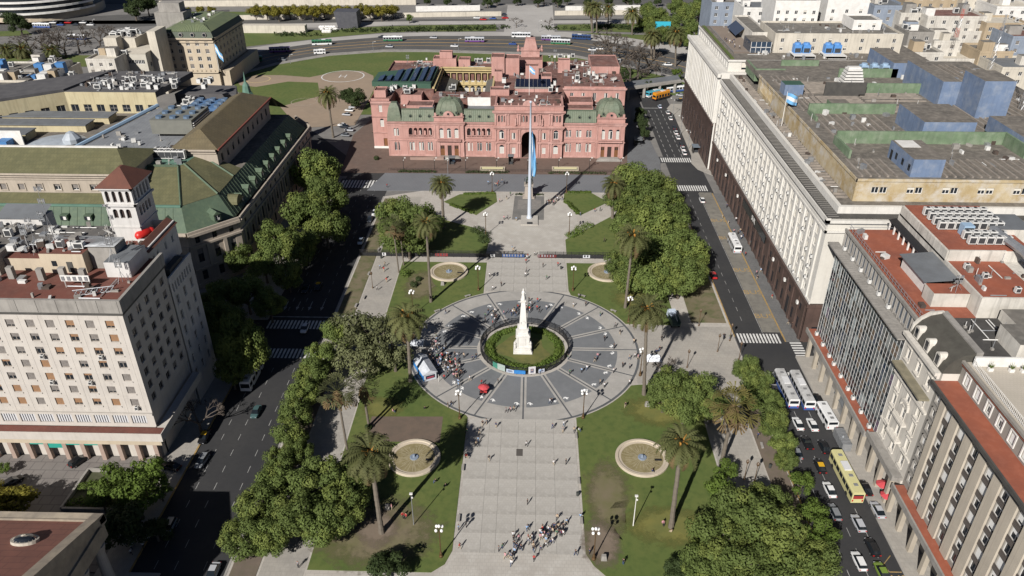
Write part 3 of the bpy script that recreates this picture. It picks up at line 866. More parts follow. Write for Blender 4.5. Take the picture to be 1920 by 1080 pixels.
def pavilion(x0, x1, key):
 y = 303.2
 f = seg(x0, x1, 15.2, y)
 c = (x1 - x0) / 2
 for k in (-1, 0, 1): f.open(c + k * 3.1 - .85, c + k * 3.1 + .85, 8.4, 12.6, True)
 put_windows(f, pal, ('open100', 'open50', 'open100'))
 n0 = len(f.op)
 for k in (-1, 0, 1): f.open(c + k * 2.9 - .85, c + k * 2.9 + .85, .3, 5.2)
 f.wall(PALW, .45)
 for k in (-1, 0, 1):
  mb = MB(); mb.box(-.85, .85, .24, .3, 0, 4.9, 0 if k else 1, bottom=True)
  if k: mb.box(-.04, .04, .2, .24, 0, 4.9, 1)
  for q in (-.42, .42): mb.box(q - .28, q + .28, .2, .24, 3.4, 4.6, 1, bottom=True)
  d = mb.build('door', [DOORW, DARKIN]); d.parent = pal
  d.location = (x0 + c + k * 2.9 - AX, y - 304, .3 - PZ)
 PALW.box(x0, x1, y + .02, 304.6, 15.2, 15.21)
 for xx in (x0, x1): PALW.poly([(xx, y, PZ), (xx, 305, PZ), (xx, 305, 15.2), (xx, y, 15.2)])
 f.slab(TRIM, c - 5.0, c + 5.0, 7.2, 7.6, 0, 1.0)
 f.slab(TRIM, c - 5.0, c + 5.0, 8.2, 8.4, .82, .96)
 for i in range(26):
  a = c - 4.9 + i * 9.8 / 25; f.slab(TRIM, a - .07, a + .07, 7.6, 8.2, .85, .95)
 for a in (.35, 2.0, 2 * c - 2.0, 2 * c - .35):
  f.slab(TRIM, a - .28, a + .28, .5, 6.9, 0, .2); f.slab(TRIM, a - .28, a + .28, 8.2, 13.9, 0, .2)
 for z0, z1, o in ((6.9, 7.2, .3), (13.9, 14.3, .25), (14.3, 15.0, .45), (15.0, 15.3, .8)): f.band(TRIM, z0, z1, o)
 PALW.box(x0 + .2, x1 - .2, y + .3, 307.5, 15.3, 17.2)
 f.band(TRIM, 17.2, 17.6, .2)
 pts = [(x0 + c + 2.2 * cos(pi * k / 10), 17.6 + 2.0 * sin(pi * k / 10)) for k in range(11)]
 k0 = len(TRIM.v)
 for dd in (y + .1, y + .9): TRIM.v.extend([(a, dd, b) for a, b in pts])
 TRIM.f.append(tuple(k0 + i for i in range(10, -1, -1))); TRIM.m.append(0)
 for i in range(10): TRIM.f.append((k0 + i, k0 + i + 1, k0 + 11 + i + 1, k0 + 11 + i)); TRIM.m.append(0)
 TRIM.box(x0 + .4, x0 + 1.2, y + .1, y + .9, 17.6, 18.8); TRIM.box(x1 - 1.2, x1 - .4, y + .1, y + .9, 17.6, 18.8)
 mb = MB(); mb.tube((x0 + c, y + .1, 18.5), (x0 + c, y - .05, 18.5), .75, .75, 12, 0); mb.tube((x0 + c, y - .04, 18.5), (x0 + c, y - .08, 18.5), .5, .5, 12, 1)
 mb.build('round_window', [PINKD, GLASS], pal)
 mb = MB()
 cx, cy, r0 = x0 + c, 310.5, 5.6
 prev = None
 n = 7
 rings = []
 for i in range(n + 1):
  t = i / n
  r = r0 * cos(t * pi / 2 * .86) ** .75
  z = 16.6 + 6.3 * sin(t * pi / 2)
  q = r * .35
  rings.append(([(cx - r, cy - r + q), (cx - r + q, cy - r), (cx + r - q, cy - r), (cx + r, cy - r + q), (cx + r, cy + r - q), (cx + r - q, cy + r), (cx - r + q, cy + r), (cx - r, cy + r - q)], z))
 for i in range(n):
  mb.frustum(rings[i][0], rings[i][1], rings[i + 1][0], rings[i + 1][1], 0, top=(i == n - 1))
 mb.lathe(cx, cy, [(1.3, 22.7), (1.4, 23.1), (.9, 23.4), (.3, 23.9), (.05, 24.6)], 8, 1)
 dm = mb.build('dome', [COPPER, COPPERS], pal)
 mb = MB()
 for i in range(n):      # standing seams on the dome
  for k in range(8):
   a, b = rings[i][0][k], rings[i + 1][0][k]
   mb.tube((a[0], a[1], rings[i][1]), (b[0], b[1], rings[i + 1][1]), .11, n=4)
   a2, b2 = rings[i][0][(k + 1) % 8], rings[i + 1][0][(k + 1) % 8]
   for tt in ((.33, .67) if k % 2 else ()):
    p = (a[0] + (a2[0] - a[0]) * tt, a[1] + (a2[1] - a[1]) * tt, rings[i][1]); q2 = (b[0] + (b2[0] - b[0]) * tt, b[1] + (b2[1] - b[1]) * tt, rings[i + 1][1])
    mb.tube(p, q2, .06, n=4)
 stuff(mb.build('dome_ribs', COPPERS, dm))
 for k in (-1, 1):
  mb = MB(); mb.tube((cx + k * 3.2, cy - r0 + .3, 18.6), (cx + k * 3.2, cy - r0 - .35, 18.6), .6, .6, 10, 0); mb.tube((cx + k * 3.2, cy - r0 - .34, 18.6), (cx + k * 3.2, cy - r0 - .38, 18.6), .38, .38, 10, 1)
  mb.build('dome_window', [COPPERS, GLASS], dm)
pavilion(-40.0, -27.6, 'l'); pavilion(26.7, 38.4, 'r')
# central block
y = 302.8
f = Face((-14.9, y), (1, 0), 27.9, PZ, 20.3)
for c in (-12.1, 10.2):
 f.open(c + 14.9 - .95, c + 14.9 + .95, 8.4, 12.2, True); f.open(c + 14.9 - .95, c + 14.9 + .95, 2.0, 5.8, True)
for c in (-7.2, 5.3):
 f.open(c + 14.9 - .75, c + 14.9 + .75, 8.2, 11.0); f.open(c + 14.9 - .75, c + 14.9 + .75, 2.0, 4.7)
put_windows(f, pal, ('open100', 'sash', 'open50'))
k0 = len(f.op)
for g0 in ((-13.6, 3), (-4.9, 3), (1.0, 3), (8.7, 3)):
 for i in range(g0[1]): a = g0[0] + 14.9 + .55 + i * 1.28; f.open(a - .46, a + .46, 15.4, 18.3, True)
NAR = len(f.op)
f.open(-.9 + 14.9 - 3.0, -.9 + 14.9 + 3.0, PZ + .02, 11.6, True)
f.wall(PALW, .5)
for i, o in enumerate(f.op[k0:NAR]):
 inst(winmesh(o[1] - o[0], o[3] - o[2], 'open50' if i % 3 == 1 else 'sash', True, PINKD), 'loggia_window', pal, f.pt((o[0] + o[1]) / 2, o[2], -.35), f.rz)
# the tall archway is a vaulted passage
mb = MB()
r = 3.0
A = [(-.9 + r * cos(pi * k / 10), 8.6 + r * sin(pi * k / 10)) for k in range(11)]
for k in range(10): mb.poly([(A[k][0], y + .5, A[k][1]), (A[k + 1][0], y + .5, A[k + 1][1]), (A[k + 1][0], y + 14, A[k + 1][1]), (A[k][0], y + 14, A[k][1])])
for xx in (-3.9, 2.1): mb.poly([(xx, y + .5, PZ), (xx, y + 14, PZ), (xx, y + 14, 8.6), (xx, y + .5, 8.6)])
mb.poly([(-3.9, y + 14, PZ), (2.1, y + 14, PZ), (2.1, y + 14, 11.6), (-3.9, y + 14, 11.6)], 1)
mb.build('archway', [PINK, DARKIN], pal)
for r1, o in ((3.3, .25), (3.9, .12)):
 for k in range(14):
  t0, t1 = pi * k / 14, pi * (k + 1) / 14
  TRIM.poly([f.pt(14 + 3.0 * cos(t0), 8.6 + 3.0 * sin(t0), o), f.pt(14 + r1 * cos(t0), 8.6 + r1 * sin(t0), o), f.pt(14 + r1 * cos(t1), 8.6 + r1 * sin(t1), o), f.pt(14 + 3.0 * cos(t1), 8.6 + 3.0 * sin(t1), o)])
for a in (.4, 4.6, 5.6, 9.4, 10.3, 17.7, 18.6, 22.3, 23.3, 27.5):
 for z0, z1 in ((.6, 6.6), (7.6, 12.6), (14.4, 19.0)):
  f.slab(TRIM, a - .28, a + .28, z0, z1, 0, .35); f.slab(TRIM, a - .4, a + .4, z1 - .35, z1, 0, .45)
for z0, z1, o in ((6.6, 7.3, .5), (12.7, 13.2, .4), (13.2, 13.9, .75), (19.0, 19.6, .4), (19.6, 20.3, .9)): 
 f.band(TRIM, z0, z1, o, 0, 0 if z0 > 12 else 0, f.W if z0 > 12 else 10.4)
 if z0 < 12: f.band(TRIM, z0, z1, o, 0, 17.6, f.W)
for c in (2.8, 24.9):
 for zz in (7.3,): f.slab(TRIM, c - 1.6, c + 1.6, zz, zz + .3, 0, .8); f.slab(TRIM, c - 1.5, c + 1.5, zz + .85, zz + 1.0, .6, .75)
PALW.box(-14.9, 13.0, y + .1, y + .7, 20.3, 22.2)
for xx in (-14.9, 12.3): PALW.box(xx, xx + .7, y + .7, 318, 20.3, 22.2)
for xx in (-14.9, 13.0): PALW.poly([(xx, y, PZ), (xx, 318, PZ), (xx, 318, 20.3), (xx, y, 20.3)])
f.band(TRIM, 22.2, 22.5, .25)
for a in [1.2 + i * 2.83 for i in range(10)]: TRIM.box(-14.9 + a - .25, -14.9 + a + .25, y + .1, y + .6, 22.5, 23.2)
# crest on the parapet
k0 = len(TRIM.v)
pts = [(-.9 + 2.6 * cos(pi * k / 10), 22.4 + 2.2 * sin(pi * k / 10)) for k in range(11)]
for dd in (y - .1, y + .6): TRIM.v.extend([(a, dd, b) for a, b in pts])
TRIM.f.append(tuple(k0 + i for i in range(10, -1, -1))); TRIM.m.append(0)
for i in range(10): TRIM.f.append((k0 + i, k0 + i + 1, k0 + 12 + i, k0 + 11 + i)); TRIM.m.append(0)
for cx in (-6.3, 4.6):   # statues in the niches
 mb = MB(); mb.lathe(cx, y - .45, [(.45, 14.3), (.42, 14.9), (.34, 15.1), (.38, 16.0), (.42, 16.6), (.2, 16.9), (.22, 17.2), (.12, 17.5), (.02, 17.55)], 8)
 mb.build('niche_statue', PINKD, pal)
mb = MB(); mb.box(-14.2, 12.3, y + .7, 318, 20.2, 20.6); mb.build('roof_terrace', TERRA, pal)
# string courses on the wings, plinth
for ff in (F1, F3, F5):
 for z0, z1, o in ((.15, .9, .15), (6.9, 7.2, .25), (8.0, 8.2, .15), (13.2, 13.5, .15), (14.2, 14.7, .35), (14.7, 15.0, .65)): ff.band(TRIM, z0, z1, o, end=False)
 for a in [0.4 + k * (ff.W - .8) / 5 for k in range(6)]: ff.slab(TRIM, a - .15, a + .15, .9, 6.9, 0, .1)
# copper mansards with little round dormers
def mans(x0, x1, dorm):
 mb = MB()
 mb.poly([(x0, 304.3, 15.0), (x1, 304.3, 15.0), (x1, 306.6, 19.3), (x0, 306.6, 19.3)], 0)
 mb.poly([(x0, 306.6, 19.3), (x1, 306.6, 19.3), (x1, 308.2, 19.3), (x0, 308.2, 19.3)], 0)
 for xx in (x0, x1): mb.poly([(xx, 304.3, 15.0), (xx, 306.6, 19.3), (xx, 308.2, 19.3), (xx, 308.2, 15.0)], 0)
 n = int((x1 - x0) / .75)
 for i in range(n + 1):
  xx = x0 + (x1 - x0) * i / n; mb.tube((xx, 304.3, 15.02), (xx, 306.6, 19.34), .06, n=4, m=1)
 mb.box(x0, x1, 306.4, 306.9, 19.25, 19.5, 1)
 mo = mb.build('copper_mansard', [COPPER, COPPERS], pal)
 for c in dorm:
  mb = MB(); mb.tube((c, 306.2, 17.0), (c, 304.9, 17.0), .62, .62, 10, 0); mb.tube((c, 304.91, 17.0), (c, 304.86, 17.0), .42, .42, 10, 1)
  mb.build('dormer', [COPPERS, GLASS], mo)
mans(-53.4, -40.0, (-49.6, -45.7, -41.9)); mans(-27.6, -14.9, (-25.2, -21.3, -17.5)); mans(13.1, 26.6, (15.6, 19.7, 23.8))
# corner turret
mb = MB()
c0 = [(-59.2, 304.2), (-53.4, 304.2), (-53.4, 309.8), (-59.2, 309.8)]
for (s0, z0), (s1, z1) in (((1.0, 15.0), (.93, 17.5)), ((.93, 17.5), (.72, 20.5)), ((.72, 20.5), (.42, 22.2))):
 q = lambda s: [(-56.3 + (p[0] + 56.3) * s, 307 + (p[1] - 307) * s) for p in c0]
 mb.frustum(q(s0), z0, q(s1), z1, 0, 1)
tu = mb.build('corner_dome', [COPPER, COPPERS], pal)
# side and rear bodies: masses with roofs
PALW.poly([(-59.4, 304, PZ), (-59.4, 314, PZ), (-59.4, 314, 15), (-59.4, 304, 15)][::-1])
PALW.poly([(38.4, 303.2, PZ), (38.4, 330, PZ), (38.4, 330, 15.2), (38.4, 303.2, 15.2)])
f = Face((-67.2, 313), (1, 0), 7.9, PZ, 20.6)
f.open(3.2, 4.6, 16.0, 18.9); f.open(3.3, 4.9, 9.6, 13.2, True)
put_windows(f, pal, ST)
f.open(4.2, 5.8, .3, 4.6); f.wall(PALW, .4)
mb = MB(); mb.box(-67.2 + 4.2, -67.2 + 5.8, 313.3, 313.36, .3, 4.6); mb.build('side_door', DOORW, pal)
for z0, z1, o in ((7.0, 7.4, .3), (13.9, 14.3, .3), (19.4, 20.0, .5), (20.0, 20.6, .8)): f.band(TRIM, z0, z1, o)
f.band(TRIM, PZ, 1.1, .12, 1)
PALW.box(-67.2, -59.4, 313.4, 313.8, 20.6, 21.6)
f = Face((-67.2, 376), (0, -1), 63, PZ, 21.6)
for i in range(12):
 for z0 in (2.4, 9.2, 15.8): f.open(2.2 + i * 5.1, 3.8 + i * 5.1, z0, z0 + 3.0, z0 == 9.2)
pal_face(f, ST)
for z0, z1, o in ((7.0, 7.4, .3), (13.9, 14.3, .3), (19.4, 20.0, .5), (20.0, 20.6, .8)): f.band(TRIM, z0, z1, o)
f = Face((40.4, 328), (0, 1), 48, PZ, 22.6); f.wall(PALW)
f = Face((14.0, 328.0), (1, 0), 26.4, 15.0, 23.2)
for i in range(5): f.open(3.4 + i * 4.9 - .7, 3.4 + i * 4.9 + .7, 17.0, 20.4)
pal_face(f, ('sash', 'open50'))
for z0, z1, o in ((21.6, 22.0, .3), (22.0, 22.6, .6)): f.band(TRIM, z0, z1, o)
PALW.poly([(40.4, 376, PZ), (-67.2, 376, PZ), (-67.2, 376, 21.6), (40.4, 376, 21.6)])
PALB = MB()
def block(x0, x1, y0, y1, z0, z1, rim=.5, mt=1):
 b = MB()
 b.box(x0, x1, y0, y1, z0, z1, 0, mt)
 if rim: parapet(b, x0, x1, y0, y1, z1, z1 + rim, .3, 0)
 b.build('rooftop_room', [PINK, TERRA], pal)
RFS = MB()
RFS.box(-59.3, 38.3, 308.2, 328, 15.0, 16.6)                     # roof behind the copper mansards
RFS.box(-67.0, -59.3, 313.5, 375.8, 15.0, 20.7)
RFS.box(-59.3, -42.5, 328.0, 375.8, 15, 20.9); RFS.box(-42.5, -17.3, 366, 375.8, 15, 20.8); RFS.box(-42.5, -17.3, 320.5, 331.5, 15, 19.6)
RFS.box(-17.3, 14.0, 318.2, 375.8, 15, 21.0); RFS.box(14.0, 40.2, 328.4, 375.8, 15, 22.4)
RFS.build('flat_roofs', TERRA, pal)
# palm court: cream inner walls
mb = MB()
for x0, y0, u, W in ((-42.5, 366, (1, 0), 25.2), (-42.5, 331.5, (0, 1), 34.5)):
 f = Face((x0, y0), u, W, 6, 21.0)
 if u == (1, 0):
  for i in range(8): f.open(1.6 + i * 2.95, 3.1 + i * 2.95, 14.2, 18.0); f.open(1.2 + i * 2.95, 3.4 + i * 2.95, 8.0, 12.4, True)
  put_windows(f, pal, ('open100', 'open50', 'sash'), 'court_window')
 f.wall(mb, .5)
 for z0, z1, o in ((12.8, 13.3, .5), (18.6, 19.0, .3), (19.6, 20.4, .7)): f.band(mb, z0, z1, o)
 for i in range(9): f.slab(mb, .6 + i * 2.95, 1.0 + i * 2.95, 13.3, 18.6, 0, .3)
mb.poly([(-17.3, 331.5, 6), (-17.3, 331.5, 21), (-17.3, 366, 21), (-17.3, 366, 6)]); mb.poly([(-42.5, 331.5, 6), (-17.3, 331.5, 6), (-17.3, 366, 6), (-42.5, 366, 6)])
mb.build('court_wall', CREAM, pal)
mb = MB(); mb.poly([(-42.4, 332, 17.5), (-35, 332, 15), (-35, 365.5, 15), (-42.4, 365.5, 17.5)]); mb.poly([(-17.4, 332, 17.0), (-17.4, 365.5, 17.0), (-21.5, 365.5, 15), (-21.5, 332, 15)])
mb.build('court_awning', mat('grey_awning', (.13, .125, .11), .8, (.1, .095, .085), .4, .7, grid=(30, .8, (.07, .07, .06), .5)), pal)
mb = MB(); mb.box(-43.4, -16.6, 365.2, 366.2, 20.8, 21.4); mb.box(-43.4, -42.4, 331, 366.2, 20.9, 21.4); mb.box(-17.4, -16.6, 331, 365.2, 21.1, 21.5); mb.build('court_cornice', CREAM, pal)
# green solar deck
mb = MB(); mb.prism([(-70.3, 334), (-44.0, 331), (-43.6, 361), (-70.0, 350)], 20.9, 23.0); dk = mb.build('solar_deck', [GREENR], pal)
for i, (xa, xb, l) in enumerate(((-68, -65.4, 10), (-64.6, -62, 10), (-61.4, -58.6, 20), (-57.6, -55, 22), (-53.8, -51.3, 24), (-50.2, -47.7, 25), (-46.9, -44.6, 26))):
 y0 = 334.6
 mb = MB(); mb.poly([(xa, y0, 23.15), (xb, y0, 24.0), (xb, y0 + l - 2, 24.0), (xa, y0 + l - 2, 23.15)]); mb.poly([(xb, y0, 23.0), (xb, y0 + l - 2, 23.0), (xb, y0 + l - 2, 24.0), (xb, y0, 24.0)]); mb.poly([(xa, y0, 23.1), (xb, y0, 23.1), (xb, y0, 24.0)])
 mb.build('solar_panel', [SOLAR, STEEL], dk)
# rooftop rooms and stair heads
for b in ((-66.5, -61.5, 318, 324, 20.7, 23.4), (-56, -47, 322, 329, 16.6, 20.4), (-47, -36, 367, 374, 20.9, 24.6), (-44, -38, 369, 373, 24.6, 27.2), (-35, -29.5, 368, 374, 20.8, 24.0),
          (-18.5, -12.5, 352, 360, 21, 29.2), (-12.3, -5.8, 353, 361, 21, 28.4), (-17.5, -9.5, 321, 326, 19.6, 23.2), (-2.8, 3.0, 340, 345, 21, 28.4), (4.2, 8.8, 337, 344, 21, 24.6),
          (12, 17.5, 356, 360, 21.4, 27.0), (27, 40, 352, 374, 22.4, 25.2), (-16.8, -13.2, 343, 348, 21, 25.0), (16, 26, 319, 327.8, 16.6, 18.8), (14, 25.6, 311, 318, 16.6, 18.4),
          (-52, -41, 311, 318.5, 16.6, 19.2), (-8, 5, 366, 376, 21, 24.5), (-7, 8.4, 326.5, 336, 21.0, 22.6)): block(*b, rim=.35)
# raised gable over the rear front
mb = MB()
mb.box(-5.2, 3.6, 373, 377, 21, 27.5); mb.prism([(-5.6, 372.6), (4, 372.6), (4, 377.4), (-5.6, 377.4)], 27.5, 28.0)
mb.poly([(-4.2, 373, 28), (2.6, 373, 28), (1.4, 373, 33), (-3.0, 373, 33)]); mb.poly([(-4.2, 377, 28), (-3, 377, 33), (1.4, 377, 33), (2.6, 377, 28)])
mb.poly([(-4.2, 373, 28), (-3, 373, 33), (-3, 377, 33), (-4.2, 377, 28)]); mb.poly([(2.6, 373, 28), (2.6, 377, 28), (1.4, 377, 33), (1.4, 373, 33)]); mb.poly([(-3, 373, 33), (1.4, 373, 33), (1.4, 377, 33), (-3, 377, 33)])
for xx in (-6.6, 4.6): mb.lathe(xx, 374, [(.7, 27.0), (.8, 27.6), (.4, 28.2), (.5, 29), (.1, 30)], 8)
mb.build('rear_gable', PINKD, pal)
PALW.build('wall', [PINK, PINKD], pal)
stuff(TRIM.build('stone_trim', [PINKD, WHT], pal))
mb = MB(); mb.poly([(-6.9, 326.8, 23.2), (8.2, 326.8, 23.2), (8.2, 334.5, 24.6), (-6.9, 334.5, 24.6)]); mb.box(-7.3, 8.6, 326.3, 335, 22.6, 23.1, 1)
for k in range(9): mb.tube((-6.9 + k * 1.89, 326.8, 23.24), (-6.9 + k * 1.89, 334.5, 24.64), .06, n=4, m=1)
mb.build('solar_roof_light', [SOLAR, CONC], pal)
mb = MB(); mb.box(-27, -15.6, 318.6, 319.2, 16.6, 20.8); mb.build('white_screen_wall', WHT, pal)
for b in ((-27, -15.6, 310.2, 318.6, 16.6, 17.3), (-46.5, -40.5, 309.2, 313.5, 17, 19.0)):
 mb = MB(); mb.box(*b); mb.build('sheet_roof', ROOFG, pal)
def roof_spots(spots, z, where, k=None):
 for a, b in spots:
  x, y = G(a, b, z); ac(x, y, z, where, k, R.choice((0, pi / 2)), R.uniform(.8, 1.25))
roof_spots([(788, 120), (800, 113), (893, 117), (900, 117), (916, 117), (926, 117), (760, 170), (764, 175), (772, 172), (777, 165), (846, 168), (851, 168), (735, 168), (742, 166), (729, 174)], 21, 'on the palace roof by the palm court')
roof_spots([(1030, 108), (1040, 108), (1050, 108), (1058, 108), (1066, 108), (1074, 108), (1082, 128), (1092, 124), (1100, 120), (1110, 132), (1120, 126), (1074, 148), (1082, 150), (1096, 144), (1104, 142), (1112, 142), (1118, 148), (1086, 156), (1035, 165), (1040, 160), (1032, 172), (1044, 172), (968, 178), (950, 168), (945, 155), (960, 120), (1003, 190), (1006, 184), (1160, 117), (1150, 117), (1140, 117)], 22.5, 'on the right half of the palace roof')
for a, b in ((1130, 148), (1112, 153), (986, 96), (1150, 155)): x, y = G(a, b, 22.5); dish(x, y, 22.4, 'on the palace roof', R.uniform(1.2, 1.9), R.uniform(-.6, .6))
for i, (a, b, hh) in enumerate(((1110, 115, 5), (1150, 112, 6), (1040, 130, 9), (765, 120, 4))): x, y = G(a, b, 22.4); mast(x, y, 22.4, 'on the palace roof', hh)
# flag on the palace roof
def flag(name, label, base, z0, h, r0, size, slack=.5, rz=0.0, pole_m=None):
 t = thing(name, label, 'flag', (base[0], base[1], z0))
 mb = MB(); mb.tube((base[0], base[1], z0), (base[0], base[1], z0 + h), r0, r0 * .55, 8); mb.ball((base[0], base[1], z0 + h), r0 * .9, 8, 4)
 mb.build('pole', pole_m or WHT, t, smooth=True)
 n, k = 10, 9
 mb = MB()
 W, Hh = size
 def P3(i, j):
  a = i / n; b = j / k
  x = W * a * (1 - slack * .72); dz = -Hh * b - slack * W * a * .95 + .12 * sin(5 * a + 2 * b)
  yv = .28 * W * .5 * sin(7 * a + 1.5 * b) * a * .55
  return (base[0] + r0 + x * cos(rz) - yv * sin(rz), base[1] + x * sin(rz) + yv * cos(rz), z0 + h - .3 + dz)
 for i in range(n):
  for j in range(k):
   mb.poly([P3(i, j), P3(i, j + 1), P3(i + 1, j + 1), P3(i + 1, j)], 1 if k / 3 <= j < 2 * k / 3 else 0)
 c = mb.build('cloth', [mat('sky_blue_cloth', (.17, .42, .70), .8), mat('white_cloth', (.75, .74, .72), .8)], t, smooth=True)
 return t
flag('roof_flag', 'small light blue and white flag above the palace roof', (-1.0, 322), 20.6, 13.0, .1, (3.4, 2.2), .45, -.3)

for b in ((-58, -43, 362, 375, 20.9, 26), (-42, -18, 367, 375, 20.8, 22), (-17, 13, 346, 375, 21, 60), (14, 39, 329, 374, 22.4, 80), (-66, -60, 325, 333, 20.7, 10), (-40, -18, 321, 331, 19.6, 22), (-14, 12, 306, 317, 20.6, 26), (-58, -41, 319, 327, 16.6, 16), (14, 38, 310, 327, 16.6, 18)): clutter(pal, *b, seed=int(b[0] + 99))
# ================================================================ right-hand side
STONEW = mat('white_stone', (.66, .635, .585), .85, (.55, .525, .475), .15, .8, streak=.3, col3=(.74, .70, .63), scale3=.9, amt3=.4, grid=(2.0, .7, (.5, .47, .4), .35))
BROWNS = mat('brown_granite', (.085, .055, .045), .55, (.06, .04, .034), .4, .8, col3=(.125, .08, .066), scale3=.22, amt3=.8, grid=(1.6, 1.1, (.05, .034, .03), .5))
RAILM = mat('grey_roof_deck', (.165, .145, .122), .95, (.095, .085, .073), .2, .9, col3=(.27, .24, .20), scale3=.7, amt3=.6)
RAILT = mat('roof_rail', (.29, .25, .21), .95, (.17, .15, .13), .5, .8)
TANW = mat('flaking_tan_wall', (.36, .265, .13), .9, (.50, .42, .28), .22, .9, col3=(.52, .49, .44), scale3=.35, amt3=.9, streak=.2)
GRNW = mat('green_wall', (.15, .215, .125), .9, (.11, .155, .095), .4, .8, col3=(.30, .33, .25), scale3=.35, amt3=.45, streak=.4)
BLUW = mat('flaking_blue_wall', (.15, .205, .31), .9, (.12, .165, .25), .25, .8, col3=(.34, .36, .39), scale3=.4, amt3=.4, streak=.3)
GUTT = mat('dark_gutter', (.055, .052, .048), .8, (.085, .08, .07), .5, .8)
REDR = mat('red_tile_roof', (.29, .085, .045), .85, (.21, .07, .045), .2, .9, col3=(.42, .14, .08), scale3=.8, amt3=.4)
STAINW = mat('stained_white_wall', (.62, .585, .52), .9, (.42, .39, .34), .25, .8, streak=.7)
CREAMW = mat('cream_city_wall', (.58, .53, .44), .9, (.46, .42, .35), .2, .8, streak=.5)
ROOFM = mat('weathered_roof', (.16, .145, .125), .95, (.10, .095, .085), .2, .9, col3=(.26, .24, .21), scale3=.6, amt3=.5)

def pb(px0, px1, pyb, z0):
 a, b = G(px0, pyb, z0), G(px1, pyb, z0)
 return a[0], b[0], (a[1] + b[1]) / 2

# --- long white ministry ------------------------------------------------------
mi = thing('ministry_block', 'long white office block on a brown granite base with a cluttered roof', 'office block', (72.4, 170.3, 0))
W = MB(); T = MB()
XF = 72.6
f = Face((XF, 292.5), (0, -1), 122.2, 11.8, 36.0)
base = Face((72.2, 292.5), (0, -1), 122.2, .0, 11.8)
bays = 28
bw = 118.0 / bays
for i in range(bays):
 a = 1.0 + i * bw + bw / 2
 for k in range(6): f.open(a - .95, a + .95, 12.9 + k * 3.3, 14.9 + k * 3.3)
winmesh.blind = mat('cream_blind', (.62, .58, .50), .8)
put_windows(f, mi, ('blind40', 'blind70', 'sash', 'blind100', 'blind20', 'blind100'), fm=STONEW)
f.wall(W, .38)
for i in range(bays + 1):
 a = 1.0 + i * bw
 if a < f.W - .5: f.slab(T, a - .62, a + .62, 12.2, 32.4, 0, .42)
for i in range(bays):          # sill ladder in each bay
 a = 1.0 + i * bw + bw / 2
 for k in range(6): f.slab(T, a - 1.05, a + 1.05, 12.7 + k * 3.3, 12.9 + k * 3.3, 0, .2)
for z0, z1, o in ((11.8, 12.5, .3), (32.4, 32.9, .5), (32.9, 33.6, .25), (35.2, 36.0, 1.0)): f.band(T, z0, z1, o)
qq = random.Random(3)
for i in range(bays):
 for k in range(6):
  if qq.random() < .42:
   c = f.pt(1.0 + i * bw + bw / 2 + qq.choice((-.5, .5)), 12.9 + k * 3.3 - .1, .42)
   inst(ACM[0], 'wall_air_unit', mi, c, f.rz, .72)
# plain stone end facing the camera
e = Face((XF, 170.3), (1, 0), 90.0, 11.8, 36.0)
for i in range(22):
 for k in range(5): e.open(8.0 + i * 3.7, 9.9 + i * 3.7, 13.9 + k * 4.0, 16.3 + k * 4.0)
put_windows(e, mi, ('sash', 'blind40', 'sash2'), only=lambda i: i % 5 > 2)
e.wall(W, .35)
for z0, z1, o in ((32.4, 32.9, .5), (35.2, 36.0, 1.0)): e.band(T, z0, z1, o)
for i in range(24):
 a = 1.6 + i * 5.0
 w2 = 2.4 if i % 4 == 1 else 1.9
 base.open(a, a + w2, .2 if i % 4 == 1 else 1.4, 5.8 if i % 4 == 1 else 5.0)
 if i % 2: base.open(a + .1, a + w2 - .1, 7.0, 9.2)
BW = MB(); base.wall(BW, .5)
put_windows(base, mi, ('sash2',), 'base_window', fm=BLACKM)
for a in [.8 + i * 5.0 for i in range(25)]:
 if a + .7 < base.W: base.slab(BW, a - .5, a + .5, 0, 10.8, 0, .28)
base.band(BW, 10.9, 11.8, .4)
eb = Face((72.2, 170.0), (1, 0), 30, 0, 11.8); eb.open(2.2, 4.4, .2, 4.8); eb.wall(BW, .5); put_windows(eb, mi, ('sash2',), 'base_window', fm=BLACKM); eb.band(BW, 10.9, 11.8, .4)
BW.build('granite_base', BROWNS, mi)
mb = MB(); base.slab(mb, 54, 82, 8.6, 11.2, .3, .55); sg = mb.build('fascia_sign', mat('black_glass_sign', (.012, .016, .017), .25), mi)
text_obj('SUR', 'sign_lettering', 2.4, WHT, base.pt(68, 9.9, .57), (pi / 2, 0, -pi / 2), sg, .02)
for a in (12, 27, 46, 92, 104, 116):
 mb = MB(); base.slab(mb, a, a + .9, 8.3, 9.2, .3, .75); mb.build('flood_light', WHT, mi)
# cornice: dark gutter strip, white step, roof strip, tan upper storey
T.box(XF - 1.0, XF + .1, 169.3, 292.5, 36.0, 36.5, 0)
GU = MB(); GU.box(XF - .7, XF + 2.4, 169.6, 292.4, 36.5, 36.56); GU.box(XF + 2.4, XF + 92, 169.6, 172.2, 36.5, 36.56)
for i in range(100): GU.box(XF - .4, XF + 2.2, 170.4 + i * 1.22, 170.5 + i * 1.22, 36.56, 36.66, 1)
GU.build('gutter', [GUTT, CONC], mi)
W.box(XF + .1, XF + 92, 170.3, 292.3, 35.9, 36.5)
T.box(XF + 2.4, XF + 3.4, 172.2, 292.3, 36.5, 38.4, 0); T.box(XF + 3.4, XF + 92, 172.2, 173.2, 36.5, 38.4, 0)
mb = MB(); mb.box(XF + 3.4, XF + 92, 173.2, 292.3, 36.5, 38.2); mb.build('lower_roof', RAILM, mi)
t = Face((79.6, 270), (0, -1), 94, 38.2, 44.0)
for i in range(10): t.open(3 + i * 1.5, 3.9 + i * 1.5, 39.4, 42.6)
TW = MB(); t.wall(TW, .5)
t2 = Face((79.6, 176), (1, 0), 82, 38.2, 44.0)
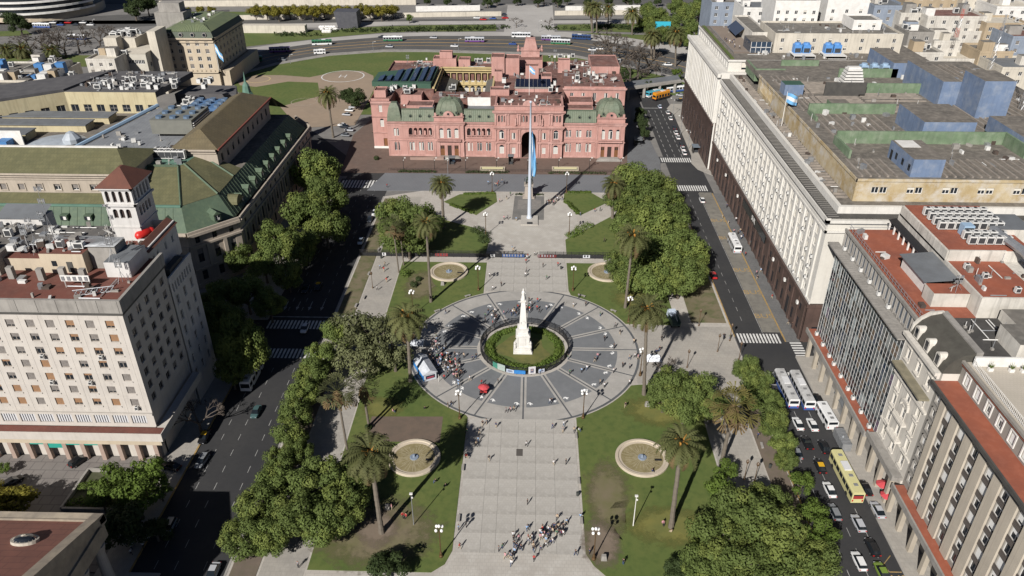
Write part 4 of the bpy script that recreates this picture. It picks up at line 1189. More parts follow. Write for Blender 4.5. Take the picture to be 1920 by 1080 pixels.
for i in range(9): t2.open(4.0 + i * 8.6, 5.8 + i * 8.6, 40.3, 42.0); t2.open(6.0 + i * 8.6, 7.8 + i * 8.6, 40.3, 42.0)
put_windows(t2, mi, ('sash', 'blind40'))
t2.wall(TW, .3)
for z0, z1, o in ((43.5, 44.2, .25),): t2.band(TW, z0, z1, o); t.band(TW, z0, z1, o)
TW.build('upper_storey_wall', TANW, mi)
W.build('wall', STONEW, mi)
stuff(T.build('stone_trim', STONEW, mi))
mb = MB(); mb.box(79.7, 162, 176.1, 291, 42.5, 44.0); mb.build('roof_deck', RAILM, mi)
rl = MB()
def rails(x0, x1, y0, y1, step, along, z=44.0):
 n = int(((y1 - y0) if along == 'x' else (x1 - x0)) / step)
 for i in range(n):
  if qq.random() < .06: continue
  k = (y0 if along == 'x' else x0) + i * step
  if along == 'x': rl.box(x0, x1, k, k + .5, z, z + .4)
  else: rl.box(k, k + .5, y0, y1, z, z + .4)
rails(86, 104, 229, 262, 1.5, 'x'); rails(104, 127, 229, 236, 1.2, 'x'); rails(82.5, 92.4, 230, 268, 1.9, 'y'); rails(101.5, 128, 177.5, 189.5, 2.1, 'y'); rails(81, 92, 177.5, 189, 2.1, 'y')
rails(84, 104.5, 205.5, 226, 2.2, 'y'); rails(128, 160, 210, 285, 2.2, 'y'); rails(105, 124, 240, 258, 1.5, 'x'); rails(74.2 + 2, 79.2, 178, 290, 1.9, 'x', 38.2); rails(128.5, 160, 178, 206, 2.1, 'y')
stuff(rl.build('roof_rails', RAILT, mi))
def mpart(name, m, *boxes, mt=None):
 mb = MB()
 for b in boxes: mb.box(*b, 0, 1 if mt else None)
 return mb.build(name, [m, mt] if mt else m, mi)
mpart('green_light_well', GRNW, (83.2, 109, 227.3, 227.9, 44, 47.0), (83.2, 83.8, 220, 227.3, 44, 45.2))
mpart('green_light_well', GRNW, (82.8, 128, 201.4, 202.0, 44, 47.4), (82.2, 82.8, 190, 201.8, 44, 46.2), (127.4, 128.0, 191, 201.4, 44, 47.4))
mpart('green_light_well', GRNW, (108, 126, 249, 249.6, 44, 47.2)); mpart('green_light_well', GRNW, (106, 126, 268, 268.6, 44, 47.0))
mpart('green_light_well', GRNW, (79.8, 90.5, 277, 277.6, 40, 44.4), (90.5, 104, 283, 283.6, 43, 46.0), (79.8, 80.4, 277.6, 290, 40, 44.4))
mpart('dark_screen', GUTT, (94, 107, 246, 246.6, 44, 48.2))
for i, b in enumerate(((106, 120, 203, 219.5, 44, 49.6), (92.8, 100.4, 177.6, 191.5, 44, 48.6), (81.2, 87.2, 246, 251, 44, 47.4), (125.5, 131, 236, 262, 44, 51.5), (131, 140, 224, 236, 44, 55.0), (128, 146, 178, 212, 44, 48.6), (124, 131, 268, 290, 44, 49))):
 o = mpart('plant_room', BLUW, b, mt=GREENR if i == 2 else RAILM)
for a in (178.6, 182.4, 186.2):
 mb = MB(); mb.box(92.74, 92.8, a, a + 1.1, 45.2, 46.8); mb.build('plant_room_window', GLASS, mi)
mb = MB(); mb.box(92.74, 92.8, 189, 190.2, 44.1, 46.6); mb.build('plant_room_door', BLACKM, mi)
mpart('green_hut', GRNW, (90.5, 96, 229.5, 233.5, 44, 46.6), mt=RAILM)
mpart('red_patch', REDR, (95, 105.8, 203.5, 206, 44, 44.1))
mpart('white_roof_coat', WHT, (93.4, 98, 186, 191, 48.6, 48.68))
# stack of slatted water cooler
mb = MB()
for k in range(6): s2 = 3.6 - k * .25; mb.box(107 - s2, 107 + s2, 259 - s2 * .7, 259 + s2 * .7, 44.2 + k * .95, 44.8 + k * .95)
mb.box(105, 109, 258, 260, 44, 50)
tag(mb.build('cooling_tower', WHT, org=(107, 259, 44)), 'stepped white slatted cooling tower on the rail-covered ministry roof', 'cooling tower')
for i in range(3):
 x = 115.6 + i * 3.6
 mb = MB(); mb.box(x - 1.2, x + 1.2, 270.5, 273, 44.2, 47.4); mb.lathe(x, 271.7, [(1.0, 47.4), (1.0, 48.0), (.1, 48.0)], 10); mb.box(x - 1.0, x + 1.0, 270.42, 270.52, 45, 46.8, 1)
 tag(mb.build('roof_cooler', [mat('pale_blue_metal', (.30, .42, .55), .6), DARKG], org=(x, 271.7, 44)), ('left', 'middle', 'right')[i] + ' one of three pale blue cooling units beside the green roof wall', 'cooling unit', 'pale blue coolers')
# --- far wing of the ministry -----------------------------------------------
fw = thing('ministry_wing', 'tall white pilastered office wing with brown base and roof terrace', 'office block', (71.4, 292.6, 0))
f = Face((71.4, 357), (0, -1), 64.2, 19.2, 38.6)
n2 = 20
for i in range(n2):
 a = 1.6 + i * 3.1
 for k in range(5): f.open(a + .55, a + 1.75, 20.4 + k * 3.4, 22.8 + k * 3.4)
W = MB(); f.wall(W, .5); put_windows(f, fw, ('sash', 'blind40', 'blind100'), fm=STONEW)
for i in range(n2 + 1): f.slab(W, .9 + i * 3.1, 1.9 + i * 3.1, 19.6, 37.2, 0, .7)
for z0, z1, o in ((19.2, 19.7, .5), (37.2, 38.6, 1.2)): f.band(W, z0, z1, o)
W.poly([(71.4, 292.8, 0), (150, 292.8, 0), (150, 292.8, 38.6), (71.4, 292.8, 38.6)])
W.box(71.5, 150, 292.9, 357, 38.0, 38.6)
at = Face((74.6, 356), (0, -1), 60.6, 38.6, 43.0)
for i in range(15): at.open(1.5 + i * 4, 3.1 + i * 4, 39.6, 41.8)
at.wall(W, .3); put_windows(at, fw, ('sash',), 'attic_window')
an = Face((74.6, 295.4), (1, 0), 76, 38.6, 43.0)
for i in range(9): an.open(5 + i * 7.2, 9.6 + i * 7.2, 39.2, 42.0)
an.wall(W, .4); put_windows(an, fw, ('sash2', 'blind70'), 'attic_window', fm=CREAMW)
at.band(W, 42.4, 43.0, .4); an.band(W, 42.4, 43.0, .5)
W.build('wall', STONEW, fw)
mb = MB(); bb = Face((71.1, 357), (0, -1), 64.4, 0, 19.2)
for i in range(10): bb.open(3 + i * 6.2, 5.2 + i * 6.2, .4, 6.5); bb.open(3 + i * 6.2, 5.2 + i * 6.2, 9, 13)
bb.wall(mb, .5); put_windows(bb, fw, ('sash2',), 'base_window', fm=BLACKM); bb.band(mb, 18.2, 19.2, .5); mb.box(72, 80, 292.4, 293, 0, 19.2)
mb.build('granite_base', BROWNS, fw)
mb = MB(); mb.box(74.8, 150, 295.6, 356, 42, 42.9); mb.build('roof_deck', RAILM, fw)
mb = MB(); mb.box(78.4, 90, 306, 355, 42.9, 43.02); mb.build('terrace_floor', mat('terrace_tiles', (.24, .19, .15), .9, (.2, .16, .13), .2, .7), fw)
mb = MB()
for k in range(24): mb.tube((78.2, 305 + k * 2.1, 42.9), (78.2, 305 + k * 2.1, 44), .05, n=4)
mb.tube((78.2, 305, 44), (78.2, 355, 44), .06, n=4); mb.tube((78.2, 305, 43.5), (78.2, 355, 43.5), .05, n=4); mb.tube((78.2, 305, 44), (94, 305, 44), .06, n=4)
mb.build('terrace_railing', STEEL, fw)
mb = MB(); mb.box(75.6, 76.8, 297, 355, 42.9, 43.3); mb.build('planting_strip', GRASS, fw)
def upper(name, x0, x1, y0, y1, z0, z1, cols, rows, m=STAINW, rs=3.0, roof=None):
 mb = MB()
 f = Face((x0, y0), (1, 0), x1 - x0, z0, z1)
 for i in range(cols):
  for k in range(rows):
   c = (x1 - x0) * (i + .5) / cols
   if z0 + 1.0 + k * rs + 1.5 < z1: f.open(c - .65, c + .65, z0 + 1.0 + k * rs, z0 + 2.5 + k * rs)
 f.wall(mb, .25)
 mb.poly([(x0, y1, z0), (x0, y0, z0), (x0, y0, z1), (x0, y1, z1)]); mb.poly([(x1, y0, z0), (x1, y1, z0), (x1, y1, z1), (x1, y0, z1)])
 mb.poly([(x0, y0, z1 - .3), (x1, y0, z1 - .3), (x1, y1, z1 - .3), (x0, y1, z1 - .3)], 1)
 parapet(mb, x0 - .02, x1 + .02, y0 - .02, y1, z1 - .3, z1 + .35, .3, 0)
 o = mb.build(name, [m, roof or ROOFM], fw)
 put_windows(f, fw, ('sash', 'blind40', 'sash'), 'upper_window')
upper('upper_storey', 94, 143, 307, 330, 42.9, 50.0, 8, 2, CREAMW)
upper('upper_storey', 88, 94.5, 318, 352, 42.9, 48.0, 1, 0)
upper('upper_storey', 99, 117, 330.2, 348, 42.9, 58.0, 5, 4, WHT); upper('upper_storey', 121, 138, 333, 350, 42.9, 58.5, 3, 4, WHT)
upper('upper_storey', 126, 137, 315, 327, 50.0, 53.5, 2, 1, WHT)
mb = MB(); mb.box(85, 93, 306.4, 317.8, 42.9, 47.2, 0, 1); mb.build('terrace_bar', [GLASSB, RAILM], fw)
mb = MB()
for i in range(5): mb.box(85 + i * 1.95, 85.15 + i * 1.95, 306.25, 306.4, 43, 47.2)
mb.box(85, 93, 306.25, 306.4, 45, 45.2); mb.build('bar_mullions', WHT, fw)
mb = MB(); mb.poly([(84.4, 330, 44.5), (87.8, 330, 47.4), (87.8, 346, 47.4), (84.4, 346, 44.5)]); mb.poly([(84.4, 330, 44.5), (84.4, 330, 44.3), (87.8, 330, 47.2), (87.8, 330, 47.4)]); mb.build('blue_awning', mat('navy_awning', (.04, .055, .09), .7), fw)
for s, x in (('left', 99.5), ('right', 111.2)):
 t = thing('chiller', s + ' pair of bright blue cooling units on a white steel frame', 'cooling unit', (x + 4, 301.5, 42.9), group='blue chillers on the wing roof')
 mb = MB(); mb.box(x, x + 8.2, 297.6, 305, 43.9, 44.1)
 for a in (x, x + 8):
  for b in (297.7, 304.8): mb.tube((a + .1, b, 42.9), (a + .1, b, 44), .1, n=4)
 mb.build('frame', WHT, t)
 for k in (0, 1):
  mb = MB(); mb.box(x + .9 + k * 3.4, x + 3.7 + k * 3.4, 301.5, 304.4, 44.1, 47.2, 0); mb.lathe(x + 2.3 + k * 3.4, 303, [(1.3, 47.2), (1.2, 47.8), (.1, 47.7)], 12, 0); mb.box(x + 1.2 + k * 3.4, x + 3.4 + k * 3.4, 301.4, 301.5, 44.4, 46.0, 1)
  mb.build('cooler', [mat('bright_blue_metal', (.09, .25, .55), .5), DARKG], t)

# --- glass office building ---------------------------------------------------
gl = thing('glass_office', 'glass curtain wall office block with white mullions and red roof', 'office block', (74, 145, 0))
ya, yb = 126.0, 165.4
f = Face((74.0, yb), (0, -1), yb - ya, 6.6, 31.0)
mb = MB(); mb.box(74.35, 104, ya, yb, 0, 31.0); mb.build('body', CONC, gl)
mb = MB()
NC, NF = 30, 8
cw, fh = f.W / NC, 24.4 / NF
for k in range(NF): f.slab(mb, 0, f.W, 6.6 + k * fh, 6.6 + k * fh + .35, -.3, .02)
mb.build('spandrels', mat('grey_spandrel', (.17, .19, .19), .4), gl)
pm = []
for j, (c, rg) in enumerate((((.02, .026, .035), .06), ((.03, .045, .075), .08), ((.02, .02, .02), .1), ((.30, .34, .34), .4), ((.14, .10, .07), .5), ((.24, .25, .24), .4), ((.035, .05, .06), .07), ((.09, .10, .10), .2), ((.12, .08, .13), .4))):
 mq = MB(); mq.box(-cw / 2 + .05, cw / 2 - .05, .05, .2, .0, fh - .4); mq.box(-cw / 2 + .05, cw / 2 - .05, -.0, .06, fh * .38, fh * .44, 1)
 pm.append(mesh_only(mq, 'pane', [mat('pane_%d' % j, c, rg, spec=.5), STEEL]))
for i in range(NC):
 for k in range(NF):
  inst(pm[qq.choice((0, 0, 0, 1, 1, 2, 2, 3, 3, 4, 4, 5, 6, 6, 7, 7, 0, 2))] if qq.random() > .012 else pm[8], 'pane', gl, f.pt((i + .5) * cw, 6.6 + k * fh + .35), f.rz)
for i in range(NC + 1):
 mq = MB(); f.slab(mq, i * cw - .05, i * cw + .05, 6.6, 30.8, 0, .05); mq.build('mullion', WHT, gl)
mb = MB(); f.slab(mb, -2.2, f.W, 30.8, 31.15, -1.0, 1.6); 
for i in range(38): f.slab(mb, i * 1.05, i * 1.05 + .05, 31.15, 31.2, 0, 1.6)
mb.build('flange', CONC, gl)
f2 = Face((75.2, yb), (0, -1), yb - ya, 31.15, 35.6)
for i in range(21): f2.open(.35 + i * 1.87, 1.75 + i * 1.87, 31.5, 34.9)
mb = MB(); f2.wall(mb, .3)
for i in range(22): f2.slab(mb, i * 1.87 - .02, i * 1.87 + .14, 31.2, 35.4, 0, .22)
mb.box(75.5, 104, ya, yb, 31, 35.6); f2.band(mb, 35.2, 35.9, .4, end=False); mb.build('penthouse_wall', CONC, gl); put_windows(f2, gl, ('sash',), 'penthouse_window', fm=STEEL, gm=GLASSB)
mb = MB(); mb.box(75.6, 86.5, ya + .3, yb - .3, 35.6, 35.75); mb.build('red_roof', REDR, gl)
mb = MB()
for k in range(27): mb.tube((75.7, ya + 1 + k * 1.45, 35.7), (75.7, ya + 1 + k * 1.45, 37.0), .05, n=4)
for zz in (36.3, 37.0): mb.tube((75.7, ya, zz), (75.7, yb, zz), .06, n=4); mb.tube((75.7, yb - .3, zz), (86, yb - .3, zz), .06, n=4)
mb.build('railing', STEEL, gl)
mb = MB(); mb.box(86.5, 104, ya + 1, yb + .2, 31, 39.6, 0); mb.box(86.5, 86.9, ya + 1, yb + .2, 39.6, 40.0); mb.box(86.9, 98.5, 127, 127.4, 39.6, 40.1); mb.box(86.9, 98.5, 142.4, 142.8, 39.6, 42.2); mb.build('stair_block', STAINW, gl)
mb = MB(); mb.box(87, 98.4, 127.4, 142.4, 39.6, 39.75); mb.build('red_roof', REDR, gl)
mb = MB(); mb.box(87, 104, 142.8, 165, 42.0, 42.2); mb.box(86.5, 104, 142.6, 165.2, 39.6, 42.0, 1); mb.build('upper_red_roof', [REDR, STAINW], gl)
mb = MB(); mb.poly([(79.6, 135.2, 38.6), (86.4, 135.2, 39.2), (86.4, 147.5, 39.2), (79.6, 147.5, 38.6)]); mb.poly([(79.6, 135.2, 38.6), (79.6, 147.5, 38.6), (79.6, 147.5, 38.4), (79.6, 135.2, 38.4)])
mb.box(80.2, 80.5, 136, 147.2, 35.7, 38.5, 1); mb.box(80.2, 86.4, 146.8, 147.2, 35.7, 38.5, 1); mb.build('metal_shed', [ROOFG, WHT], gl)
mb = MB(); mb.box(79.4, 86.4, 130.6, 134.6, 35.7, 38.8, 0, 1); mb.build('roof_hut', [STAINW, REDR], gl)
mb = MB(); mb.poly([(84.6, 149, 38.0), (86.4, 149, 38.4), (86.4, 166, 38.4), (84.6, 166, 38.0)])
for k in range(7): mb.box(84.8, 85.1, 149.5 + k * 2.6, 149.9 + k * 2.6, 35.7, 38.0, 1)
mb.build('walkway_roof', [BLACKM, WHT], gl)
for i in range(8):
 for j in range(4): ac(89.5 + i * 1.75, 152.5 + j * 2.4, 42.2, 'in the %s row of the packed bank on the red roof' % ('front', 'second', 'third', 'back')[j], 1)
for i in range(5):
 for j in range(2): ac(92.6 + i * 1.8, 145.5 + j * 2.4, 42.2, 'in the %s row of the small bank on the red roof' % ('front', 'back')[j], 1)
mb = MB(); mb.box(92.4, 94.6, 149, 151, 42.2, 44.6); mb.box(92.5, 94.5, 148.95, 149.02, 42.6, 44.2, 1)
tag(mb.build('blue_chiller', [mat('pale_blue_metal', (.30, .42, .55)), DARKG], org=(93.5, 150, 42.2)), 'single pale blue chiller among white units on the red roof', 'chiller')
for a, b in ((89.2, 139), (91, 135.2), (94.4, 129.6), (98, 129)): ac(a, b, 39.75, 'on the lower red roof', 0)
mb = MB()
for i, (p, q) in enumerate((((99, 150, 43.5), (100.5, 140, 43.2)), ((100.5, 140, 43.2), (100.2, 134, 42.4)), ((100.2, 134, 42.4), (101, 129, 40.5)))): mb.tube(p, q, .9, .9, 8)
tag(mb.build('air_duct', STEEL, org=(100, 140, 40)), 'thick bent silver air duct on the white roof beside the red roofs', 'air duct')
mb = MB(); mb.box(98.6, 112, 126.4, 150, 31, 39.5, 0, 1); mb.box(99, 108, 150, 158, 39.6, 43.4, 0, 2); mb.build('white_back_block', [STAINW, WHT, ROOFG], gl)
dish(83, 131.5, 38.8, 'on the red hut of the glass block', .9, .4); mast(84.2, 132, 38.8, 'on the red hut of the glass block', 3.0)
# arcade
def arcade(t, y0, y1, z, x0=71.6, step=5.2, red=True):
 mb = MB(); mb.box(x0, 74.3, y0, y1, z - .9, z - .1); mb.box(x0, x0 + .35, y0, y1, z - .1, z + .35); mb.build('canopy', CONC, t)
 if red:
  mb = MB(); mb.box(x0 + .35, 74.2, y0 + .1, y1 - .1, z - .1, z - .04); mb.build('canopy_tiles', REDR, t)
 k = y0 + .8
 while k < y1:
  mb = MB(); mb.box(x0 + .1, x0 + 1.0, k - .45, k + .45, .1, z - .9); mb.build('pillar', mat('travertine', (.40, .35, .28), .8, (.32, .28, .22), .5, .7), t)
  k += step
arcade(gl, 126.2, 166.6, 6.6)
mb = MB(); mb.box(76.2, 76.4, 126.3, 165.2, .1, 6.0); mb.build('shop_front', GLASS, gl)
for k in range(9): ac(73.2, 163.5 - k * 4.3 - (k % 3) * .5, 6.56, 'on the canopy of the glass block', 0, pi / 2, .8)
for k in range(6): ac(74.9 - .2, 163 - k * 5.2, 31.2, 'on the flange of the glass block', 0, pi / 2, .8)

# --- ornate building with dark mansard ----------------------------------------
orn = thing('mansard_house', 'narrow ornate white house with dark curved mansard and round dormers', 'town house', (74, 119, 0))
y0, y1 = 112.2, 126.0
f = Face((74.0, y1), (0, -1), y1 - y0, 6.0, 33.0)
for k, (z, h) in enumerate(((8.6, 2.6), (12.6, 2.7), (16.8, 2.7), (20.8, 2.6), (24.2, 1.9), (28.0, 2.5))):
 for c in (2.5, 6.9, 11.3): f.open(c - .62, c + .62, z, z + h, False)
W = MB(); f.wall(W, .4); put_windows(f, orn, ('sash', 'sash2', 'open50'))
for k, (z, h) in enumerate(((8.6, 2.6), (12.6, 2.7), (16.8, 2.7), (20.8, 2.6), (24.2, 1.9), (28.0, 2.5))):
 for c in (2.5, 6.9, 11.3):
  f.slab(W, c - .9, c + .9, z - .35, z - .1, 0, .4); f.slab(W, c - .85, c + .85, z + h + .12, z + h + .35, 0, .3)
  for s in (-.8, .66): f.slab(W, c + s, c + s + .14, z, z + h, 0, .12)
W.box(74.4, 96, y0, y1, 0, 33.0)
for z0, z1, o in ((6.0, 6.6, .4), (11.4, 11.8, .3), (23.4, 23.8, .5), (31.8, 32.4, .5), (32.4, 33.1, 1.0)): f.band(W, z0, z1, o, end=False)
# arched balcony frame
for c in (6.9,):
 for kk in range(10):
  a0, a1 = pi * kk / 10, pi * (kk + 1) / 10
  f.slab(W, c + 1.5 * cos(a1), c + 1.5 * cos(a0), 19.4 + 1.3 * min(sin(a0), sin(a1)), 19.9 + 1.3 * max(sin(a0), sin(a1)), 0, .45)
 f.slab(W, c - 2.2, c + 2.2, 12.1, 12.6, 0, 1.2); f.slab(W, c - 2.2, c + 2.2, 16.3, 16.8, 0, 1.0)
 for a in [c - 2.1 + i * .3 for i in range(15)]: f.slab(W, a, a + .1, 12.6, 13.5, 1.0, 1.12); f.slab(W, a, a + .1, 16.8, 17.7, .8, .92)
W.build('wall', mat('ivory_render', (.64, .60, .53), .85, (.54, .5, .44), .2, .8, streak=.45), orn)
mb = MB(); f.slab(mb, .8, f.W - .6, 26.2, 26.6, 0, 1.9); mb.build('balcony_roof', mat('mossy_slab', (.25, .22, .15), .95, (.16, .145, .10), .6, .9), orn)
mb = MB()
pr = [(74.2, 33.1), (74.7, 34.6), (75.6, 35.9), (77.0, 36.9), (79.0, 37.4)]
for i in range(4): mb.poly([(pr[i][0], y0, pr[i][1]), (pr[i + 1][0], y0, pr[i + 1][1]), (pr[i + 1][0], y1 - .5, pr[i + 1][1]), (pr[i][0], y1 - .5, pr[i][1])])
mb.poly([(p[0], y0, p[1]) for p in pr] + [(79, y0, 33), (74.2, y0, 33)]); mb.build('mansard', mat('dark_slate', (.06, .055, .045), .9, (.085, .08, .065), .6, .8, bump=.3), orn)
mb = MB(); mb.box(79, 80.2, y0, y1, 33, 37.7); mb.build('ridge_coping', CONC, orn)
mb = MB(); mb.box(80.2, 96, y0 + .1, y1 - .1, 33, 36.2); mb.build('flat_roof', mat('black_roof_felt', (.045, .043, .04), .95, (.08, .075, .07), .4, .8), orn)
mb = MB(); mb.poly([(74.2, y1 - .5, 33), (79.4, y1 - .5, 33), (79.4, y1 - .5, 37.8), (77, y1 - .5, 37.6), (75.4, y1 - .5, 36.4), (74.3, y1 - .5, 34.8)]); mb.poly([(74.2, y1, 33), (74.3, y1, 34.8), (75.4, y1, 36.4), (77, y1, 37.6), (79.4, y1, 37.8), (79.4, y1, 33)])
for a, b in zip([(74.2, 33), (74.3, 34.8), (75.4, 36.4), (77, 37.6)], [(74.3, 34.8), (75.4, 36.4), (77, 37.6), (79.4, 37.8)]): mb.poly([(a[0], y1 - .5, a[1]), (b[0], y1 - .5, b[1]), (b[0], y1, b[1]), (a[0], y1, a[1])][::-1])
mb.build('party_wall', STAINW, orn)
for c in (2.6, 6.9, 11.2):
 d = MB()
 d.box(74.1, 76.4, y1 - c - .85, y1 - c + .85, 33.1, 34.9)
 for kk in range(8):
  a0, a1 = pi * kk / 8, pi * (kk + 1) / 8
  d.poly([(74.1, y1 - c + .95 * cos(a0), 34.9 + .95 * sin(a0)), (74.1, y1 - c + .95 * cos(a1), 34.9 + .95 * sin(a1)), (77.0, y1 - c + .95 * cos(a1), 34.9 + .95 * sin(a1)), (77.0, y1 - c + .95 * cos(a0), 34.9 + .95 * sin(a0))][::-1])
 d.poly([(74.1, y1 - c + .95 * cos(pi * k / 8), 34.9 + .95 * sin(pi * k / 8)) for k in range(9)])
 dd = d.build('dormer', mat('ivory_render', (.6, .56, .5)), orn)
 mb = MB(); mb.box(74.04, 74.08, y1 - c - .5, y1 - c + .5, 33.4, 35.3, 0, bottom=True); mb.build('dormer_window', GLASS, dd)
 for s in (-1.9, 1.9):
  pass
arcade(orn, 112.4, 126.0, 7.4, 71.8, 4.4, False)
mb = MB(); mb.box(76.2, 76.4, 90, 126, .1, 6.0); mb.build('shop_front', GLASS, orn)
# roof terraces behind
mb = MB(); mb.box(86, 96, 112.3, 119, 36.2, 39.4, 0, 1); mb.box(90, 96, 119, 125.8, 36.2, 38.4, 0, 1); mb.build('roof_room', [STAINW, ROOFM], orn)

# --- strip-window office at the corner of the picture ---------------------------
st = thing('strip_window_office', 'beige office block with vertical window strips and red ledges', 'office block', (74, 95, 0))
y0, y1 = 60.0, 112.2
f = Face((74.0, y1), (0, -1), y1 - y0, 6.4, 31.0)
for k in range(7): f.open(1.2, 2.5, 8.2 + k * 3.25, 10.0 + k * 3.25)
nb = 9
for b in range(nb):
 a = 5.0 + b * 4.7
 for k in range(7): f.open(a, a + 2.3, 7.3 + k * 3.25, 9.5 + k * 3.25)
winmesh.blind = mat('white_blind', (.72, .71, .68), .8)
W = MB(); f.wall(W, .3); put_windows(f, st, ('blind40', 'blind70', 'sash', 'blind100', 'blind20'))
W.box(74.36, 100, y0, y1, 0, 31.0)
f.band(W, 30.2, 31.0, .5, end=False)
W.build('wall', mat('grey_render', (.30, .28, .245), .9, (.24, .22, .195), .3, .7, streak=.3), st)
for b in range(nb + 1):
 a = 4.6 + b * 4.7
 mb = MB(); f.slab(mb, a - 2.05 if b else a - 1.5, a + .12, 6.5, 29.6, 0, .4); mb.build('pilaster', mat('beige_travertine', (.50, .44, .355), .8, (.42, .37, .3), .3, .8, streak=.15, grid=(3, 1.6, (.36, .31, .25), .4)), st)
mb = MB()
for b in range(nb):
 a = 5.0 + b * 4.7
 for k in range(6):
  for q in range(4): f.slab(mb, a - .1, a + 2.2, 9.75 + k * 3.25 + q * .3, 9.9 + k * 3.25 + q * .3, 0, .12)
  f.slab(mb, a - .28, a + 2.62, 9.55 + k * 3.25, 10.5 + k * 3.25, 0, .05)
stuff(mb.build('spandrel_slats', mat('brown_grey_slat', (.10, .085, .075), .8), st))
mb = MB()
for k in range(7): f.slab(mb, .95, 2.75, 7.95 + k * 3.25, 8.2 + k * 3.25, 0, .25); f.slab(mb, .95, 1.2, 8.2 + k * 3.25, 10.2 + k * 3.25, 0, .2); f.slab(mb, 2.5, 2.75, 8.2 + k * 3.25, 10.2 + k * 3.25, 0, .2); f.slab(mb, .95, 2.75, 10.0 + k * 3.25, 10.2 + k * 3.25, 0, .2)
stuff(mb.build('window_surrounds', CONC, st))
mb = MB(); mb.box(72.6, 77.4, y0, y1, 31.0, 31.4); mb.box(72.6, 72.95, y0, y1, 31.4, 31.75); mb.build('ledge', GUTT, st)
mb = MB(); mb.box(72.95, 77.4, y0, y1, 31.4, 31.46); mb.build('ledge_tiles', REDR, st)
f2 = Face((77.4, y1), (0, -1), y1 - y0, 31.4, 36.0)
for i in range(14): f2.open(1.8 + i * 3.7, 3.3 + i * 3.7, 32.2, 34.4)
mb = MB(); f2.wall(mb, .3); mb.box(77.8, 100, y0, y1, 31, 35.6); f2.band(mb, 35.5, 36.0, .5, end=False); mb.build('setback_wall', mat('grey_render', (.3, .28, .245)), st)
put_windows(f2, st, ('blind40', 'blind70', 'blind100'), 'setback_window')
mb = MB()
for i in range(14):
 for (a, b, z0, z1) in ((1.55, 1.8, 32.0, 34.6), (3.3, 3.55, 32.0, 34.6), (1.8, 3.3, 34.4, 34.6), (1.8, 3.3, 32.0, 32.2)): f2.slab(mb, a + i * 3.7, b + i * 3.7, z0, z1, 0, .18)
f2.slab(mb, 0, f2.W, 35.0, 35.15, 0, .3, 1); f2.slab(mb, 0, f2.W, 35.3, 35.42, 0, .3, 1)
stuff(mb.build('window_surrounds', [WHT, REDR], st))
mb = MB(); mb.box(77.8, 100, y0, y1 - .1, 35.6, 35.72); mb.build('terrace_floor', mat('cream_tiles', (.48, .43, .36), .85, (.42, .38, .31), .3, .7, grid=(.6, .6, (.36, .32, .27), .5)), st)
mb = MB()
for k in range(110): mb.tube((78.2, y0 + 5 + k * .42, 35.7), (78.2, y0 + 5 + k * .42, 37.0), .035, n=4)
for zz in (36.0, 37.0): mb.tube((78.2, y0, zz), (78.2, y1 - 1, zz), .05, n=4)
mb.build('terrace_railing', WHT, st)
mb = MB(); mb.box(78.2, 89, y1 - 1.4, y1 - 1.0, 35.7, 37.6); mb.box(89, 100, 102, y1 - 1.2, 35.7, 39.4); mb.box(97, 100, 90, 102, 35.7, 39.6); mb.build('terrace_wall', WHT, st)
mb = MB(); mb.box(88.97, 89.0, 103, 106.5, 35.8, 38.4); mb.build('terrace_door', DARKIN, st)
arcade(st, 60, 111.6, 6.4, 71.6, 5.0)
mb = MB(); mb.box(76.6, 76.8, 60, 112, .1, 5.8); mb.build('shop_front', GLASS, st)
for i, (x, y) in enumerate(((80.5, 109.6), (84, 109.4), (86, 109.3), (88, 109.2))):
 mb = MB(); mb.box(x - .4, x + .4, y - .3, y + .3, 35.72, 36.3); 
 for k in range(14): a = k * .9; mb.tube((x, y, 36.3), (x + .5 * cos(a), y + .5 * sin(a), 36.9 + .3 * (k % 3)), .09, .01, 3, 1)
 tag(mb.build('planter', [WHT, GRASS], org=(x, y, 35.72)), ('first', 'second', 'third', 'fourth')[i] + ' white planter along the roof terrace wall, from the railing', 'planter', 'terrace planters')

clutter(mi, 82, 128, 178, 268, 44, 90, 5); clutter(mi, 128, 160, 178, 290, 44, 60, 6); clutter(mi, 76, 79, 178, 290, 38.2, 30, 7)
clutter(fw, 76, 143, 296.5, 305, 42.9, 24, 8); clutter(fw, 96, 142, 309, 329, 49.7, 40, 9); clutter(fw, 84, 100, 330, 355, 42.9, 30, 10)
clutter(gl, 88, 98, 128, 142, 39.7, 14, 11); clutter(gl, 99, 111, 128, 157, 39.5, 40, 12); clutter(gl, 77, 79.5, 128, 164, 35.7, 8, 14); clutter(orn, 81, 95, 113, 125, 36.2, 18, 13)
# ================================================================ left-hand side
PALE = mat('pale_stone_cladding', (.53, .49, .44), .85, (.46, .42, .375), .2, .8, streak=.22, col3=(.57, .52, .45), scale3=1.0, amt3=.4)
BEIGE = mat('beige_stone', (.50, .42, .31), .85, (.43, .36, .27), .3, .7, streak=.25)
RUSTR = mat('rust_tile_roof', (.155, .052, .036), .9, (.105, .042, .032), .25, .9, col3=(.21, .09, .065), scale3=1.0, amt3=.4)
WOODB = mat('wood_blind', (.30, .16, .075), .7, (.2, .13, .09), 2.0, .9)
GREYB = mat('grey_blind', (.22, .20, .18), .7, (.13, .11, .10), 2.0, .9)
BSTONE = mat('bank_stone', (.42, .36, .29), .9, (.34, .29, .235), .2, .8, streak=.3, grid=(1.8, .8, (.27, .23, .19), .4))
OLIVE = mat('olive_copper_roof', (.125, .118, .055), .8, (.095, .095, .048), .12, .8, col3=(.165, .155, .075), scale3=.4, amt3=.7, grid=(1.0, 1.5, (.075, .075, .04), .6))
